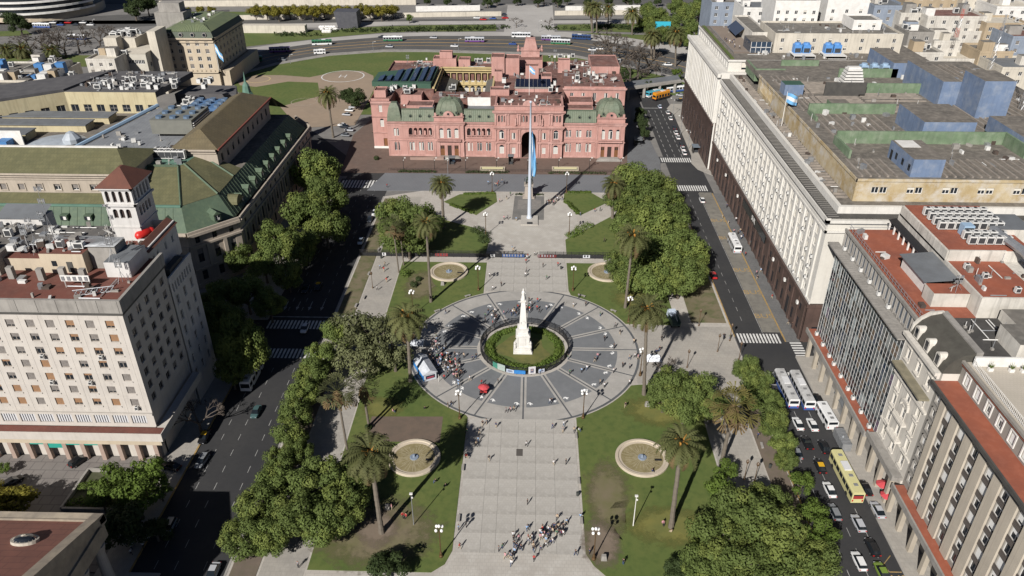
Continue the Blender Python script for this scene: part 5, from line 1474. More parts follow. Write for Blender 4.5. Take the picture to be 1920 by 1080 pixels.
OLIVB = mat('brown_copper_roof', (.135, .105, .055), .8, (.105, .085, .05), .12, .8, col3=(.17, .135, .075), scale3=.4, amt3=.6, grid=(.9, 1.6, (.07, .06, .035), .6))
BGREEN = mat('bank_green_copper', (.085, .125, .08), .75, (.06, .09, .06), .2, .8, col3=(.13, .17, .10), scale3=.8, amt3=.5, streak=.3)
TURQ = mat('turquoise_copper', (.105, .20, .15), .7, (.08, .15, .115), .3, .7)
WSTUC = mat('white_stucco', (.60, .58, .55), .85, (.5, .48, .455), .3, .7, streak=.3)
CLAYT = mat('clay_tiles', (.14, .055, .036), .85, (.10, .042, .03), .6, .8, grid=(.5, .35, (.12, .04, .025), .5))
CCREAM = mat('courtyard_cream', (.50, .44, .28), .9, (.43, .36, .22), .2, .8, streak=.45)

lb = thing('corner_office_block', 'white stone corner office block with rust red roof and shuttered windows', 'office block', (-78, 122, .1))
X1, Y0, Y1 = -78.0, 121.9, 141.0
X0 = -142.0
f = Face((X0, Y0), (1, 0), X1 - X0, 12.6, 36.8)
cols = [X1 - X0 - 3.0 - i * 3.93 for i in range(16)]
for c in cols:
 for k in range(7): f.open(c - .85, c + .85, 14.4 + k * 3.2, 16.2 + k * 3.2)
W = MB(); f.wall(W, .4)
rngw = random.Random(5)
for bm_ in (WOODB, GREYB):
 pass
for i, o in enumerate(f.op):
 winmesh.blind = (WOODB, GREYB, GREYB)[rngw.randrange(3)]
 st_ = rngw.choice(('blind40', 'blind70', 'blind100', 'blind50', 'blind30', 'blind90'))
 key = 'shutterw' if winmesh.blind is WOODB else 'shutterg'
 me = winmesh(1.7, 1.8, st_, False, mat('window_' + key, (.25, .22, .19) if key == 'shutterg' else (.24, .2, .16), .7))
 inst(me, 'window', lb, f.pt((o[0] + o[1]) / 2, o[2]), f.rz)
s = Face((X1, Y0), (0, 1), Y1 - Y0, 12.6, 36.8)
for i in range(5):
 for k in range(7): s.open(1.5 + i * 3.6, 3.2 + i * 3.6, 14.4 + k * 3.2, 16.2 + k * 3.2)
s.wall(W, .4); put_windows(s, lb, ('blind40', 'sash', 'blind70'), fm=GREYB)
W.box(X0, X1 - .45, Y0 + .45, Y1, 0, 38.6)
for k in range(8):
 f.slab(W, 0, f.W, 13.3 + k * 3.2 - .05, 13.3 + k * 3.2 + .03, 0, .03)
for c in cols: f.slab(W, c - .98, c + .98, 13.95, 14.1, 0, .08); f.slab(W, c + 1.93, c + 1.98, 12.8, 36.5, 0, .03)
for ff in (f, s):
 for k in range(7):
  pass
W.build('wall', PALE, lb)
sl_ = MB()
for c in cols:
 for k in range(7): f.slab(sl_, c - .98, c + .98, 14.1 + k * 3.2, 14.38 + k * 3.2, 0, .14)
stuff(sl_.build('window_sills', PALE, lb))
mb = MB(); mb.box(X0, X1 + .5, Y0 - .5, Y0 + .1, 37.4, 40.2); mb.box(X1 - .1, X1 + .5, Y0 + .1, Y1, 37.4, 40.2)
for i in range(18): mb.box(X0 + i * 3.93 + 1, X0 + i * 3.93 + 1.06, Y0 - .53, Y0 - .5, 37.5, 40.2, 1)
pa = mb.build('parapet', [CONC, GUTT], lb)
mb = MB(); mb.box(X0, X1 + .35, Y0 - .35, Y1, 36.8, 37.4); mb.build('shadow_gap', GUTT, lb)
mb = MB(); mb.box(X0, X1 - .1, Y0 + .1, Y1, 38.5, 38.8); mb.build('roof', RUSTR, lb)
# lower storeys: window band, terrace, fascia, arcade
g2 = Face((X0, Y0 - .3), (1, 0), X1 - X0 + .2, 9.2, 12.6)
for c in cols: g2.open(c - 1.6, c + 1.6, 9.9, 12.1)
mb = MB(); g2.wall(mb, .5); g2.slab(mb, 0, g2.W, 12.3, 12.7, 0, .3); mb.build('band_wall', PALE, lb)
for c in cols:
 mb = MB(); mb.box(-1.6, 1.6, .3, .36, 0, 2.2, 0, bottom=True)
 for q in range(-5, 6, 2): mb.box(q * .26 - .16, q * .26 + .16, .16, .28, .15, 2.05, 1, bottom=True)
 o = mb.build('band_window', [GLASS, mat('white_curtain', (.55, .55, .56), .8)]); o.parent = lb; o.location = (X0 + c - LOC[lb.name][0], Y0 - .3 - LOC[lb.name][1], 9.9 - .1)
mb = MB(); mb.box(X0, X1 + 2.0, Y0 - 2.6, Y0 - .3, 8.0, 8.9); mb.box(X1 + .2, X1 + 2.0, Y0 - .3, Y1, 8.0, 8.9); mb.box(X0, X1 + 2.0, Y0 - 2.75, Y0 - 2.6, 7.2, 9.2); mb.box(X1 + 2.0, X1 + 2.15, Y0 - 2.75, Y1, 7.2, 9.2); mb.build('terrace_slab', PALE, lb)
mb = MB(); mb.box(X0, X1 + 1.9, Y0 - 2.5, Y0 - .35, 8.9, 8.96); mb.build('terrace_tiles', RUSTR, lb)
g3 = Face((X0, Y0 - 1.0), (1, 0), X1 - X0 + .6, 4.6, 8.0)
for c in cols: g3.open(c - .75, c + .75, 6.0, 7.4)
mb = MB(); g3.wall(mb, .7); mb.box(X0, X1 + .6, Y0 - .28, Y0 + .4, 4.6, 8.0); mb.build('mezzanine_wall', BEIGE, lb); put_windows(g3, lb, ('sash',), 'mezzanine_window', fm=BLACKM)
for i, c in enumerate(cols):
 mb = MB(); mb.box(X0 + c + 1.5, X0 + c + 2.4, Y0 - 1.0, Y0 - .2, .1, 4.6); mb.build('pillar', mat('pink_granite', (.36, .27, .22), .7, (.3, .22, .18), 1.0, .7), lb)
mb = MB(); mb.box(X0, X1 - .2, Y0 + 1.8, Y0 + 2.0, .1, 4.6); mb.build('shop_front', GLASS, lb)
for i in (5,):
 mb = MB(); a = X0 + cols[i]; mb.box(a - 1.5, a + 1.5, Y0 - .9, Y0 - .7, 3.3, 4.6); mb.build('awning', mat('teal_awning', (.02, .28, .22), .7), lb)
for i in (3, 4, 6):
 mb = MB(); a = X0 + cols[i]; mb.box(a - 1.5, a + 1.5, Y0 - .9, Y0 - .7, 4.2, 4.6); mb.build('awning', mat('teal_awning', (.02, .28, .22), .7), lb)
for k in (0, 2, 4, 9, 12): 
 inst(ACM[0], 'wall_air_unit', lb, f.pt(cols[k % 8] + .3, 13.7 + (k % 5) * 3.2, .45), 0, .7)
# roof rooms, chimneys, billboards and masts
def lpart(name, mats, *boxes):
 mb = MB()
 for b in boxes: mb.box(*b, 0, 1 if isinstance(mats, list) else None)
 return mb.build(name, mats, lb)
lpart('penthouse', [BEIGE, RUSTR], (-99.4, -90.4, 134.3, 140.8, 38.8, 43.2)); lpart('penthouse', [BEIGE, RUSTR], (-107.5, -99.5, 135.2, 140.8, 38.8, 41.6)); lpart('penthouse', [CONC, ROOFM], (-125, -107.6, 133, 140.8, 38.8, 43.0))
lpart('penthouse', [CONC, ROOFM], (-90.2, -84.6, 136.4, 140.8, 38.8, 43.6)); lpart('penthouse', [WSTUC, ROOFG], (-85.6, -80.6, 132.8, 140.6, 38.8, 42.2))
for x, y in ((-104.6, 132), (-98.2, 131.5), (-94, 132), (-89.6, 131.5)): lpart('chimney', CONC, (x - .6, x + .6, y - .5, y + .5, 38.8, 41.4))
lpart('roof_vent', CONC, (-96.4, -96, 124.4, 124.8, 38.8, 39.8))
mb = MB(); mb.box(-97.2, -96.2, 134.22, 134.3, 40.4, 41.6); mb.build('penthouse_window', GLASS, lb)
mb = MB(); mb.box(-94.2, -93.0, 134.22, 134.3, 39, 41.4); mb.build('penthouse_door', GUTT, lb)
mb = MB()
mb.box(-92.3, -86.6, 128.4, 128.6, 40.3, 41.6)
for i in range(5): mb.box(-92.1 + i * 1.15, -91.5 + i * 1.15, 128.3, 128.4, 40.5, 41.4, 1)
for x in (-91.8, -88.4, -86.8): mb.tube((x, 128.6, 38.8), (x, 128.6, 40.4), .1, n=4)
tag(mb.build('roof_sign', [WHT, STEEL], org=(-89.4, 128.5, 38.8)), 'row of white boxy antenna panels on the rust red roof', 'antenna panel')
mb = MB()
for i in range(8):
 a, b = (-88.5 + i * .9, 125.2 + .25 * i), (-87.6 + i * .9, 125.45 + .25 * i)
 mb.tube((a[0], a[1], 38.9), (b[0], b[1], 40.1), .07, n=4); mb.tube((a[0], a[1], 40.1), (b[0], b[1], 38.9), .07, n=4); mb.tube((a[0], a[1], 40.1), (b[0], b[1], 40.1), .08, n=4); mb.tube((a[0], a[1], 38.9), (b[0], b[1], 38.9), .08, n=4)
tag(mb.build('steel_truss', STEEL, org=(-85, 126, 38.8)), 'pale lattice truss lying along the edge of the rust red roof', 'steel truss')
mast(-101.5, 137.5, 41.6, 'on the corner office roof', 8.0); mast(-98, 138.5, 43.2, 'on the corner office roof', 13); mast(-84, 134, 42.2, 'on the corner office roof', 5); mast(-81.6, 131, 38.8, 'on the corner office roof', 5); mast(-104, 138.6, 41.6, 'on the corner office roof', 6)
for x, y, z in ((-96, 137, 43.3), (-94, 137.5, 43.3), (-92, 136.8, 43.3), (-106, 138, 41.7), (-116, 136, 43.1), (-112, 137, 43.1)): ac(x, y, z, 'on the corner office penthouse', None, 0, .9)
mb = MB()
for i in range(9): mb.tube((-92 - i * .0, 136.4, 43.9 + .0), (-84.6, 136.4 + i * .5, 43.9), .06, n=4); mb.box(-92, -84.6, 136.6 + i * .5, 136.7 + i * .5, 43.8, 43.95)
mb.build('pipe_run', STEEL, lb)

# --- white house with tiled tower -------------------------------------------------
tw = thing('tower_house', 'white stucco house with clay tiled lookout tower behind the corner office', 'town house', (-86, 150, .1))
W = MB()
s = Face((-77.8, 141.05), (0, 1), 12.2, 0, 33.2)
for i in range(3):
 for k in range(6): s.open(1.4 + i * 3.8, 2.7 + i * 3.8, 6.2 + k * 4.0, 8.6 + k * 4.0, k == 1)
for i in range(8): s.open(.9 + i * 1.3, 1.6 + i * 1.3, 29.8, 31.9, True)
s.wall(W, .4); put_windows(s, tw, ('sash', 'blind40'))
W.box(-112, -78.25, 141.05, 153.2, 0, 32.4); W.poly([(-77.8, 153.25, 0), (-112, 153.25, 0), (-112, 153.25, 33.2), (-77.8, 153.25, 33.2)])
W.box(-78.1, -77.7, 141.1, 153.2, 32.4, 33.8)
s2 = Face((-81.0, 141.05), (0, 1), 15.0, 32.4, 40.6)
for a in (2, 4, 8, 11.6): s2.open(a, a + .9, 36.6, 38.6, True)
s2.wall(W, .4); put_windows(s2, tw, ('sash',))
W.box(-128, -81.45, 141.06, 156.0, 32, 38.0); W.box(-81.4, -81.1, 141.1, 156, 38, 40.6); W.box(-91, -81.4, 155.7, 156, 38, 40.6)
# tower
x0, x1, y0, y1 = -92.5, -86.0, 150.3, 158.7
for p, u, wd in (((x0, y0), (1, 0), 6.5), ((x1, y0), (0, 1), 8.4)):
 t = Face(p, u, wd, 30, 51.0)
 n = 3 if u == (1, 0) else 4
 for i in range(n): c = wd / 2 + (i - (n - 1) / 2) * 1.45; t.open(c - .5, c + .5, 43.6, 45.8, True)
 n = 4 if u == (1, 0) else 5
 for i in range(n): c = wd / 2 + (i - (n - 1) / 2) * 1.5; t.open(c - .42, c + .42, 47.4, 50.0, True)
 t.wall(W, .4)
 for z0, z1, o in ((46.6, 47.0, .45), (41.4, 41.7, .2), (50.2, 50.6, .3), (50.6, 51.0, .7)): t.band(W, z0, z1, o)
W.poly([(x0, y1, 30), (x0, y0, 30), (x0, y0, 51), (x0, y1, 51)]); W.poly([(x1, y1, 30), (x0, y1, 30), (x0, y1, 51), (x1, y1, 51)])
W.build('wall', WSTUC, tw)
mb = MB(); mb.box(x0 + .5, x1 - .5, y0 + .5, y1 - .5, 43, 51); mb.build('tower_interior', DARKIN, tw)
mb = MB(); rr_ = [(x0 - .9, y0 - .9), (x1 + .9, y0 - .9), (x1 + .9, y1 + .9), (x0 - .9, y1 + .9)]
mb.frustum(rr_, 51.0, [(-89.5, 153.8), (-89.0, 153.8), (-89.0, 155.2), (-89.5, 155.2)], 54.2); mb.build('tower_roof', CLAYT, tw)
mb = MB(); mb.poly([(-80.4, 141.0, 40.0), (-80.4, 156, 40.0), (-82.6, 156, 41.3), (-82.6, 141, 41.3)]); mb.poly([(-82.6, 141.0, 41.3), (-82.6, 156, 41.3), (-83.4, 156, 40.7), (-83.4, 141, 40.7)]); mb.build('tiled_parapet', CLAYT, tw)
mb = MB(); mb.box(-90, -83.5, 143, 155.4, 38.0, 38.12); mb.build('red_terrace', RUSTR, tw)
mb = MB(); mb.box(-126, -92.6, 141.5, 155.8, 38.0, 39.0); mb.build('flat_roof', mat('grey_felt_roof', (.13, .12, .11), .95, (.09, .085, .08), .3, .8, col3=(.2, .19, .17), scale3=.7), tw)
mb = MB(); mb.box(-122, -112, 156, 161, 30, 40.4); mb.poly([(-122.4, 155.6, 40.6), (-111.6, 155.6, 40.6), (-111.6, 161, 42), (-122.4, 161, 42)], 1); mb.build('roof_shed', [WSTUC, ROOFG], tw)
mb = MB(); mb.box(-79.9, -78.3, 143.5, 150, 33, 34.6, 0); mb.build('roof_canopy', GUTT, tw)
mb = MB()
for t_ in range(3): pass
mb.tube((-86.6, 150.0, 39.6), (-84.6, 151.6, 39.9), 1.0, 1.0, 12); mb.ball((-86.6, 150.0, 39.6), 1.0, 12, 6); mb.ball((-84.6, 151.6, 39.9), 1.0, 12, 6)
for p in ((-86.4, 150.2), (-84.8, 151.4)): mb.tube((p[0], p[1], 38.1), (p[0], p[1], 39.2), .15, n=5)
tag(mb.build('red_tank', mat('red_enamel', (.55, .025, .02), .4, spec=.5), org=(-85.6, 150.8, 38.1), smooth=True), 'bright red round ended tank on the terrace below the tiled tower', 'tank')
mb = MB()
for i in range(5): mb.lathe(-83.8 + (i % 3) * .9 - .6, 147.4 + (i // 3) * 1.0, [(.3, 38.12), (.3, 38.9), (.1, 39.1)], 8)
tag(mb.build('red_pump', mat('red_enamel', (.55, .025, .02)), org=(-83.8, 147.6, 38.1)), 'cluster of red pumps beside the red tank', 'pump')
for x, y in ((-120, 148), (-116, 150), (-112, 145)): ac(x, y, 39, 'on the grey roof behind the corner office')
dish(-93.4, 150, 39.0, 'at the foot of the tiled tower', 1.3, -.4); mast(-106, 148, 39, 'on the grey roof of the tower house', 7)
mb = MB()
for j in range(7):
 mb.box(-104, -94, 143.4 + j * .8, 143.6 + j * .8, 40.0, 40.2)
for x in (-104, -99, -94.2): mb.box(x, x + .2, 143.2, 148.6, 39, 40.0)
tag(mb.build('pergola', STEEL, org=(-99, 146, 39)), 'rusty slatted frame on the roof below the tiled tower', 'pergola')

# --- stone bank with green roofs --------------------------------------------------
bk = thing('stone_bank', 'huge stone bank with green copper mansards and olive roofs', 'bank', (-100, 230, .1))
W = MB(); T = MB()
CH = [(-240, 193.5), (-98, 193.5), (-87.0, 205), (-87.0, 288), (-96, 300), (-240, 300)]
faces = []
for a, b in zip(CH[:4], CH[1:5]):
 L_ = hypot(b[0] - a[0], b[1] - a[1])
 fc = Face(a, (b[0] - a[0], b[1] - a[1]), L_, 0, 17.6)
 n = max(1, int(L_ / 5.2))
 st0 = (L_ - (n - 1) * 5.2) / 2
 for i in range(n):
  if a[0] < -200 and i < 18: continue
  c = st0 + i * 5.2
  fc.open(c - .8, c + .8, 2.2, 5.2); fc.open(c - .85, c + .85, 8.0, 12.4); fc.open(c - .7, c + .7, 14.2, 16.2)
 fc.wall(W, .5); put_windows(fc, bk, ('sash2', 'blind40'), fm=GUTT)
 for i in range(n + 1):
  c = st0 + (i - .5) * 5.2
  if .6 < c < L_ - .6: fc.slab(W, c - .5, c + .5, 6.4, 13.2, 0, .5)
 for z0, z1, o in ((0, 1.4, .5), (5.8, 6.4, .5), (13.2, 13.8, .5), (16.8, 17.6, 1.0)): fc.band(W, z0, z1, o, end=False)
 fc.slab(W, 0, L_, 17.6, 18.4, .2, .7)
 faces.append(fc)
mb = MB()
low = [(-240, 194.6), (-98.4, 194.6), (-88.2, 205.4), (-88.2, 287), (-240, 287)]
top = [(-240, 199.4), (-100.6, 199.4), (-93.0, 208.2), (-93.0, 284), (-240, 284)]
mb.frustum(low, 17.7, top, 24.0, 0, 1)
n = 60
for i in range(n):
 t = i / n; mb.tube((-240 + 140 * t, 194.6, 17.8), (-240 + 139.4 * t, 199.4, 24.05), .07, n=3)
for i in range(40): yy = 207 + i * 2; mb.tube((-88.2, yy, 17.8), (-93, 208.2 + (yy - 205.4) * (75.8 / 81.6), 24.05), .07, n=3)
mb.build('green_mansard', [BGREEN, RAILM], bk)
mb = MB(); mb.box(-118, -100.6, 198.9, 199.5, 23.8, 24.4); mb.box(-240, -118, 198.9, 199.5, 23.8, 24.4); mb.build('mansard_coping', TURQ, bk)
mb = MB(); mb.poly([(-240, 199.4, 24.1), (-118, 199.4, 24.1), (-118, 204.6, 25.6), (-240, 204.6, 25.6)]); mb.build('skirt_roof', OLIVE, bk)
# attic storey of the front wing
f = Face((-240, 204.8), (1, 0), 123, 24.8, 31.6)
for i in range(22):
 c = 123 - 5.5 - i * 5.35; f.open(c - .95, c + .95, 26.4, 28.3)
f.wall(W, .4); put_windows(f, bk, ('blind40', 'blind70', 'blind100'), 'attic_window')
for z0, z1, o in ((29.6, 30.0, .3), (30.4, 30.8, .5), (31.2, 31.8, .9)): f.band(W, z0, z1, o)
for i in range(22):
 c = 123 - 5.5 - i * 5.35
 for (a, b, z0, z1) in ((-1.2, 1.2, 26.1, 26.4), (-1.2, 1.2, 28.3, 28.5), (-1.2, -.95, 26.4, 28.3), (.95, 1.2, 26.4, 28.3)): f.slab(W, c + a, c + b, z0, z1, 0, .2)
W.poly([(-117, 204.8, 24.8), (-117, 222, 24.8), (-117, 222, 31.6), (-117, 204.8, 31.6)]); 
mb = MB(); e0, e1 = (204.0, 225.4), 214.8
mb.poly([(-240, 204, 31.8), (-116.4, 204, 31.8), (-123.6, 214.8, 36), (-240, 214.8, 36)]); mb.poly([(-116.4, 204, 31.8), (-116.4, 225.4, 31.8), (-123.6, 214.8, 36)]); mb.poly([(-240, 214.8, 36), (-123.6, 214.8, 36), (-116.4, 225.4, 31.8), (-240, 225.4, 31.8)])
mb.build('olive_roof', OLIVE, bk)
mb = MB(); mb.box(-240, -123, 214.4, 215.2, 35.9, 36.3); mb.build('ridge_cap', WHT, bk)
for i in range(16):     # small mansard windows on the front
 x = -120 - i * 7.0
 mb = MB(); mb.box(x - 1.1, x + 1.1, 196.2, 198.5, 20.6, 22.2, 0, bottom=True); mb.box(x - .9, x + .9, 196.1, 196.2, 20.8, 22.0, 1, bottom=True); mb.box(x - .9 + .9, x + .8, 196.05, 196.1, 20.9, 21.9, 2, bottom=True); mb.build('dormer', [BGREEN, GLASS, WHT], bk)
# shallow roof over the corner
mb = MB()
mb.frustum([(-118, 199.4), (-100.6, 199.4), (-93, 208.2), (-93, 229), (-118, 229)], 24.1, [(-118, 217.6), (-107.6, 217.6), (-106.4, 219.0), (-105.2, 229), (-118, 229)], 29.2, 0, 1)
cr = mb.build('corner_roof', [OLIVE, TURQ], bk)
mb = MB()
for a, b in (((-118, 199.4, 24.2), (-118, 217.6, 29.4)), ((-100.6, 199.4, 24.2), (-107.6, 217.6, 29.4)), ((-93, 208.2, 24.2), (-106.4, 219, 29.4)), ((-93, 222, 24.2), (-105.4, 228, 29.4))): mb.tube(a, b, .35, .35, 4)
mb.tube((-115.6, 199.3, 24.2), (-117.4, 217.6, 29.4), .6, .6, 4); mb.box(-118, -107.6, 216.9, 217.6, 29.1, 29.6)
mb.build('roof_hips', BGREEN, cr)
for (x, y, rz, z) in ((-104.2, 196.6, 0, 19.0), (-110.8, 196.4, 0, 19.0), (-91.6, 200.9, .82, 19.0)) + tuple((-89.4, 215 + i * 6.8, pi / 2, 18.6) for i in range(9)):
 mb = MB(); mb.box(-1.0, 1.0, -.6, 2.4, 0, 2.0, 0); mb.poly([(-1.3, -.8, 2.0), (1.3, -.8, 2.0), (0, -.8, 3.0)], 0); mb.poly([(-1.3, -.8, 2.0), (0, -.8, 3.0), (0, 3.4, 3.0), (-1.3, 3.4, 2.0)], 0); mb.poly([(1.3, -.8, 2.0), (1.3, 3.4, 2.0), (0, 3.4, 3.0), (0, -.8, 3.0)], 0)
 mb.box(-.65, .65, -.68, -.6, .3, 1.7, 1, bottom=True); mb.box(-.05, .05, -.72, -.66, .3, 1.7, 2, bottom=True); mb.box(.1, .6, -.7, -.66, .3, 1.0, 2, bottom=True)
 o = mb.build('dormer', [BGREEN, GLASS, WHT]); o.parent = bk; o.location = (x + 100, y - 230, z - .1); o.rotation_euler = (0, 0, rz)
mb = MB()   # big round-headed dormer at the corner end
for k in range(9):
 a0, a1 = pi * k / 9, pi * (k + 1) / 9
 mb.poly([(-88.4, 212 + 2.4 * cos(a0), 20 + 2.4 * sin(a0)), (-93, 212 + 2.4 * cos(a0), 20 + 2.4 * sin(a0)), (-93, 212 + 2.4 * cos(a1), 20 + 2.4 * sin(a1)), (-88.4, 212 + 2.4 * cos(a1), 20 + 2.4 * sin(a1))])
mb.poly([(-88.4, 212 + 2.4 * cos(pi * k / 9), 20 + 2.4 * sin(pi * k / 9)) for k in range(10)]); mb.build('round_dormer', OLIVE, bk)
# attic storey of the street wing with hipped brown roof
f = Face((-98.4, 225.5), (0, 1), 54, 24.0, 31.6)
for i in range(10): f.open(3 + i * 5.1, 4.6 + i * 5.1, 26.4, 29.0)
f.wall(W, .4); put_windows(f, bk, ('sash', 'blind40'), 'attic_window', fm=GUTT)
W.poly([(-112, 225.5, 24), (-98.4, 225.5, 24), (-98.4, 225.5, 31.6), (-112, 225.5, 31.6)]); W.poly([(-112, 279.5, 24), (-112, 225.5, 24), (-112, 225.5, 31.6), (-112, 279.5, 31.6)])
for z0, z1, o in ((30.2, 30.6, .4), (31.1, 31.8, .8)): f.band(W, z0, z1, o)
nf = Face((-112, 225.5), (1, 0), 13.6, 24, 31.6); nf.band(W, 30.2, 30.6, .4); nf.band(W, 31.1, 31.8, .8)
mb = MB(); q = [(-112.8, 224.6), (-97.4, 224.6), (-97.4, 280), (-112.8, 280)]
mb.frustum(q, 31.8, [(-105.4, 231.6), (-104.8, 231.6), (-104.8, 272), (-105.4, 272)], 36.0); mb.build('brown_hipped_roof', OLIVB, bk)
mb = MB(); mb.box(-97.6, -97.1, 224.6, 280, 31.5, 31.95); mb.build('red_gutter', mat('rust_gutter', (.18, .05, .035), .8), bk)
mb = MB(); mb.poly([(-97.2, 280, 31.9), (-93, 286, 26), (-112, 292, 26), (-112.8, 280, 31.9)]); mb.build('end_roof', OLIVE, bk)
# rear wings round the courts
W2 = MB()
for p, u, wd, top_ in (((-178, 284.5), (1, 0), 35, 32.0), ((-207, 262), (29, 22.5), 36.7, 32.0), ((-214, 236), (7, 26), 26.9, 30.0)):
 c = Face(p, u, wd, 14, top_)
 n = int(wd / 5)
 for i in range(n): a = (i + .5) * wd / n; c.open(a - 1.5, a + 1.5, 24.4, 27.2); c.open(a - 1.3, a + 1.3, 18.0, 20.6)
 c.wall(W2, .4); put_windows(c, bk, ('sash2', 'sash'), 'court_window', fm=CONC)
 c.band(W2, 23.2, 23.7, .35, end=False)
W2.build('court_wall', CCREAM, bk)
mb = MB(); mb.prism([(-178, 284.6), (-143, 284.6), (-140, 314), (-172, 314)], 30, 32.2); mb.prism([(-207, 262.2), (-178.1, 284.6), (-172, 314), (-216, 282)], 30, 33.0); mb.prism([(-143, 300), (-118, 300), (-122, 312), (-141, 313)], 0, 27)
mb.build('grey_roof', mat('dark_roof_felt', (.075, .072, .075), .9, (.11, .105, .105), .3, .8), bk)
W.box(-240, -113, 226, 284, 0, 20.0)
mb = MB(); mb.poly([(-142, 300, 24.2), (-113, 300, 24.2), (-113, 226, 24.2), (-142, 232, 24.2), (-152, 240, 24.2), (-141, 284, 24.2)][::-1]); mb.build('inner_roof', RAILM, bk)
mb = MB(); mb.poly([(-154, 240, 24.6), (-116, 229.5, 24.6), (-113.5, 262, 26.6), (-141, 281, 27.4)]); mb.box(-154.5, -113, 229, 229.6, 22, 24.5); mb.build('sheet_metal_roof', mat('grey_sheet', (.22, .23, .24), .55, (.16, .165, .175), .3, .8, grid=(1.2, 30, (.12, .125, .13), .5)), bk)
mb = MB(); mb.tube((-141.6, 281.6, 28), (-154.6, 240.4, 25.2), .7, .7, 6); mb.build('roof_gutter', mat('pale_blue_metal', (.3, .42, .55)), bk)
mb = MB(); mb.lathe(-165, 250, [(13, 20.2), (12.4, 22), (10, 24), (6, 25.2), (.2, 25.6)], 20); mb.lathe(-158, 249, [(3, 25), (3, 26.5), (1.4, 28.4), (.1, 29)], 10); mb.build('glass_dome', mat('frosted_skylight', (.42, .46, .5), .35, (.3, .33, .36), .4, .8), bk, smooth=False)
W.build('wall', BSTONE, bk)
for b in ((-206, -160, 262, 268), (-200, -156, 271, 277), (-212, -176, 252, 258)):
 mb = MB(); mb.box(*b, 20, 26.5); mb.prism([(b[0] - .4, b[2] - .4), (b[1] + .4, b[2] - .4), (b[1] + .4, b[3] + .4), (b[0] - .4, b[3] + .4)], 26.5, 26.8, 1); mb.build('court_roof', [CCREAM, ROOFG], bk)
# cooling plant
def plant(x0, x1, y0, y1, z0, z1, label, m=None):
 t = thing('cooling_plant', label, 'cooling plant', ((x0 + x1) / 2, y0, z0))
 mb = MB(); mb.box(x0, x1, y0, y1, z0 + .6, z1); mb.build('casing', m or mat('khaki_grey_metal', (.17, .17, .145), .7, (.13, .13, .115), .4, .7), t)
 mb = MB()
 for k in range(5): mb.box(x1, x1 + .5, y0 + .4, y1 - .4, z0 + 1 + k * .8, z0 + 1.3 + k * .8)
 mb.build('louvres', WHT, t)
 mb = MB()
 for i in range(3):
  for j in range(3): mb.lathe(x0 + (x1 - x0) * (i + .5) / 3, y0 + (y1 - y0) * (j + .5) / 3, [(1.3, z1), (1.2, z1 + .8), (.1, z1 + .7)], 10)
 stuff(mb.build('fans', mat('slate_blue_metal', (.10, .15, .22), .6), t))
 return t
plant(-131, -116.5, 252, 268, 26.5, 32.0, 'large khaki cooling plant with louvred side in the bank roof')
plant(-127, -113.5, 272, 284, 26.5, 30.0, 'low blue grey cooling plant at the back of the bank roof', mat('blue_steel', (.07, .15, .30), .6, (.1, .18, .3), .6, .8))
for i in range(8): ac(-116.6 + (i % 5) * 2.0, 223.4 + (i // 5) * 2.2, 29.2, 'in the row above the turquoise bank roof edge', 1, 0, 1.5)
for i in range(16): ac(-176 + i * 2.6 + jit(.4), 228 + (i % 2) * 2.4 + jit(.3), 20.1 if False else 24, 'behind the olive bank roof ridge', None, 0, 1.2)
for i in range(34): ac(-168 + qq.uniform(0, 44), 288 + qq.uniform(0, 11), 32.2, 'on the dark roof of the bank', None, qq.choice((0, pi / 2)), 1.1)
for i in range(20): ac(-138 + qq.uniform(0, 22), 286 + qq.uniform(0, 13), 24.3, 'on the rear corner roof of the bank', None, 0, 1.2)
mb = MB()
for i in range(4):
 x = -196 + i * 5.0
 mb.box(x, x + 3.8, 243, 247, 22, 27)
mb.box(-198, -174, 247, 247.4, 24, 29.5, 1)
tag(mb.build('blue_chiller_bank', [mat('strong_blue_metal', (.05, .18, .42), .6, (.08, .2, .4), .5, .7), WHT], org=(-186, 245, 22)), 'row of strong blue chillers behind the olive bank roof', 'chiller')
t = thing('roof_finial', 'small green copper turret at the rear corner of the bank', 'finial', (-113.6, 300, 24))
mb = MB(); mb.lathe(-113.6, 300, [(2.6, 24), (2.4, 27), (1.8, 28), (1.4, 30.5), (.5, 32), (.3, 34), (.05, 36)], 8); mb.build('turret', TURQ, t)

# --- columned temple front at the bottom corner ------------------------------------
ca = thing('temple_front', 'columned temple front with a rust red pitched roof in the bottom corner', 'temple', (-72, 80, .1))
ye, yr = 90.0, 66.0
ze, zr = 16.5, 25.0
mb = MB(); mb.poly([(-140, ye - .9, ze + .1), (-140, yr, zr), (-73.4, yr, zr), (-73.4, ye - .9, ze + .1)][::-1]); mb.poly([(-140, yr, zr), (-140, 42, ze), (-73.4, 42, ze), (-73.4, yr, zr)][::-1]); mb.build('roof', mat('rust_red_roofing', (.235, .098, .07), .9, (.17, .075, .056), .3, .8, grid=(3.2, 1.6, (.09, .04, .035), .4)), ca)
mb = MB()
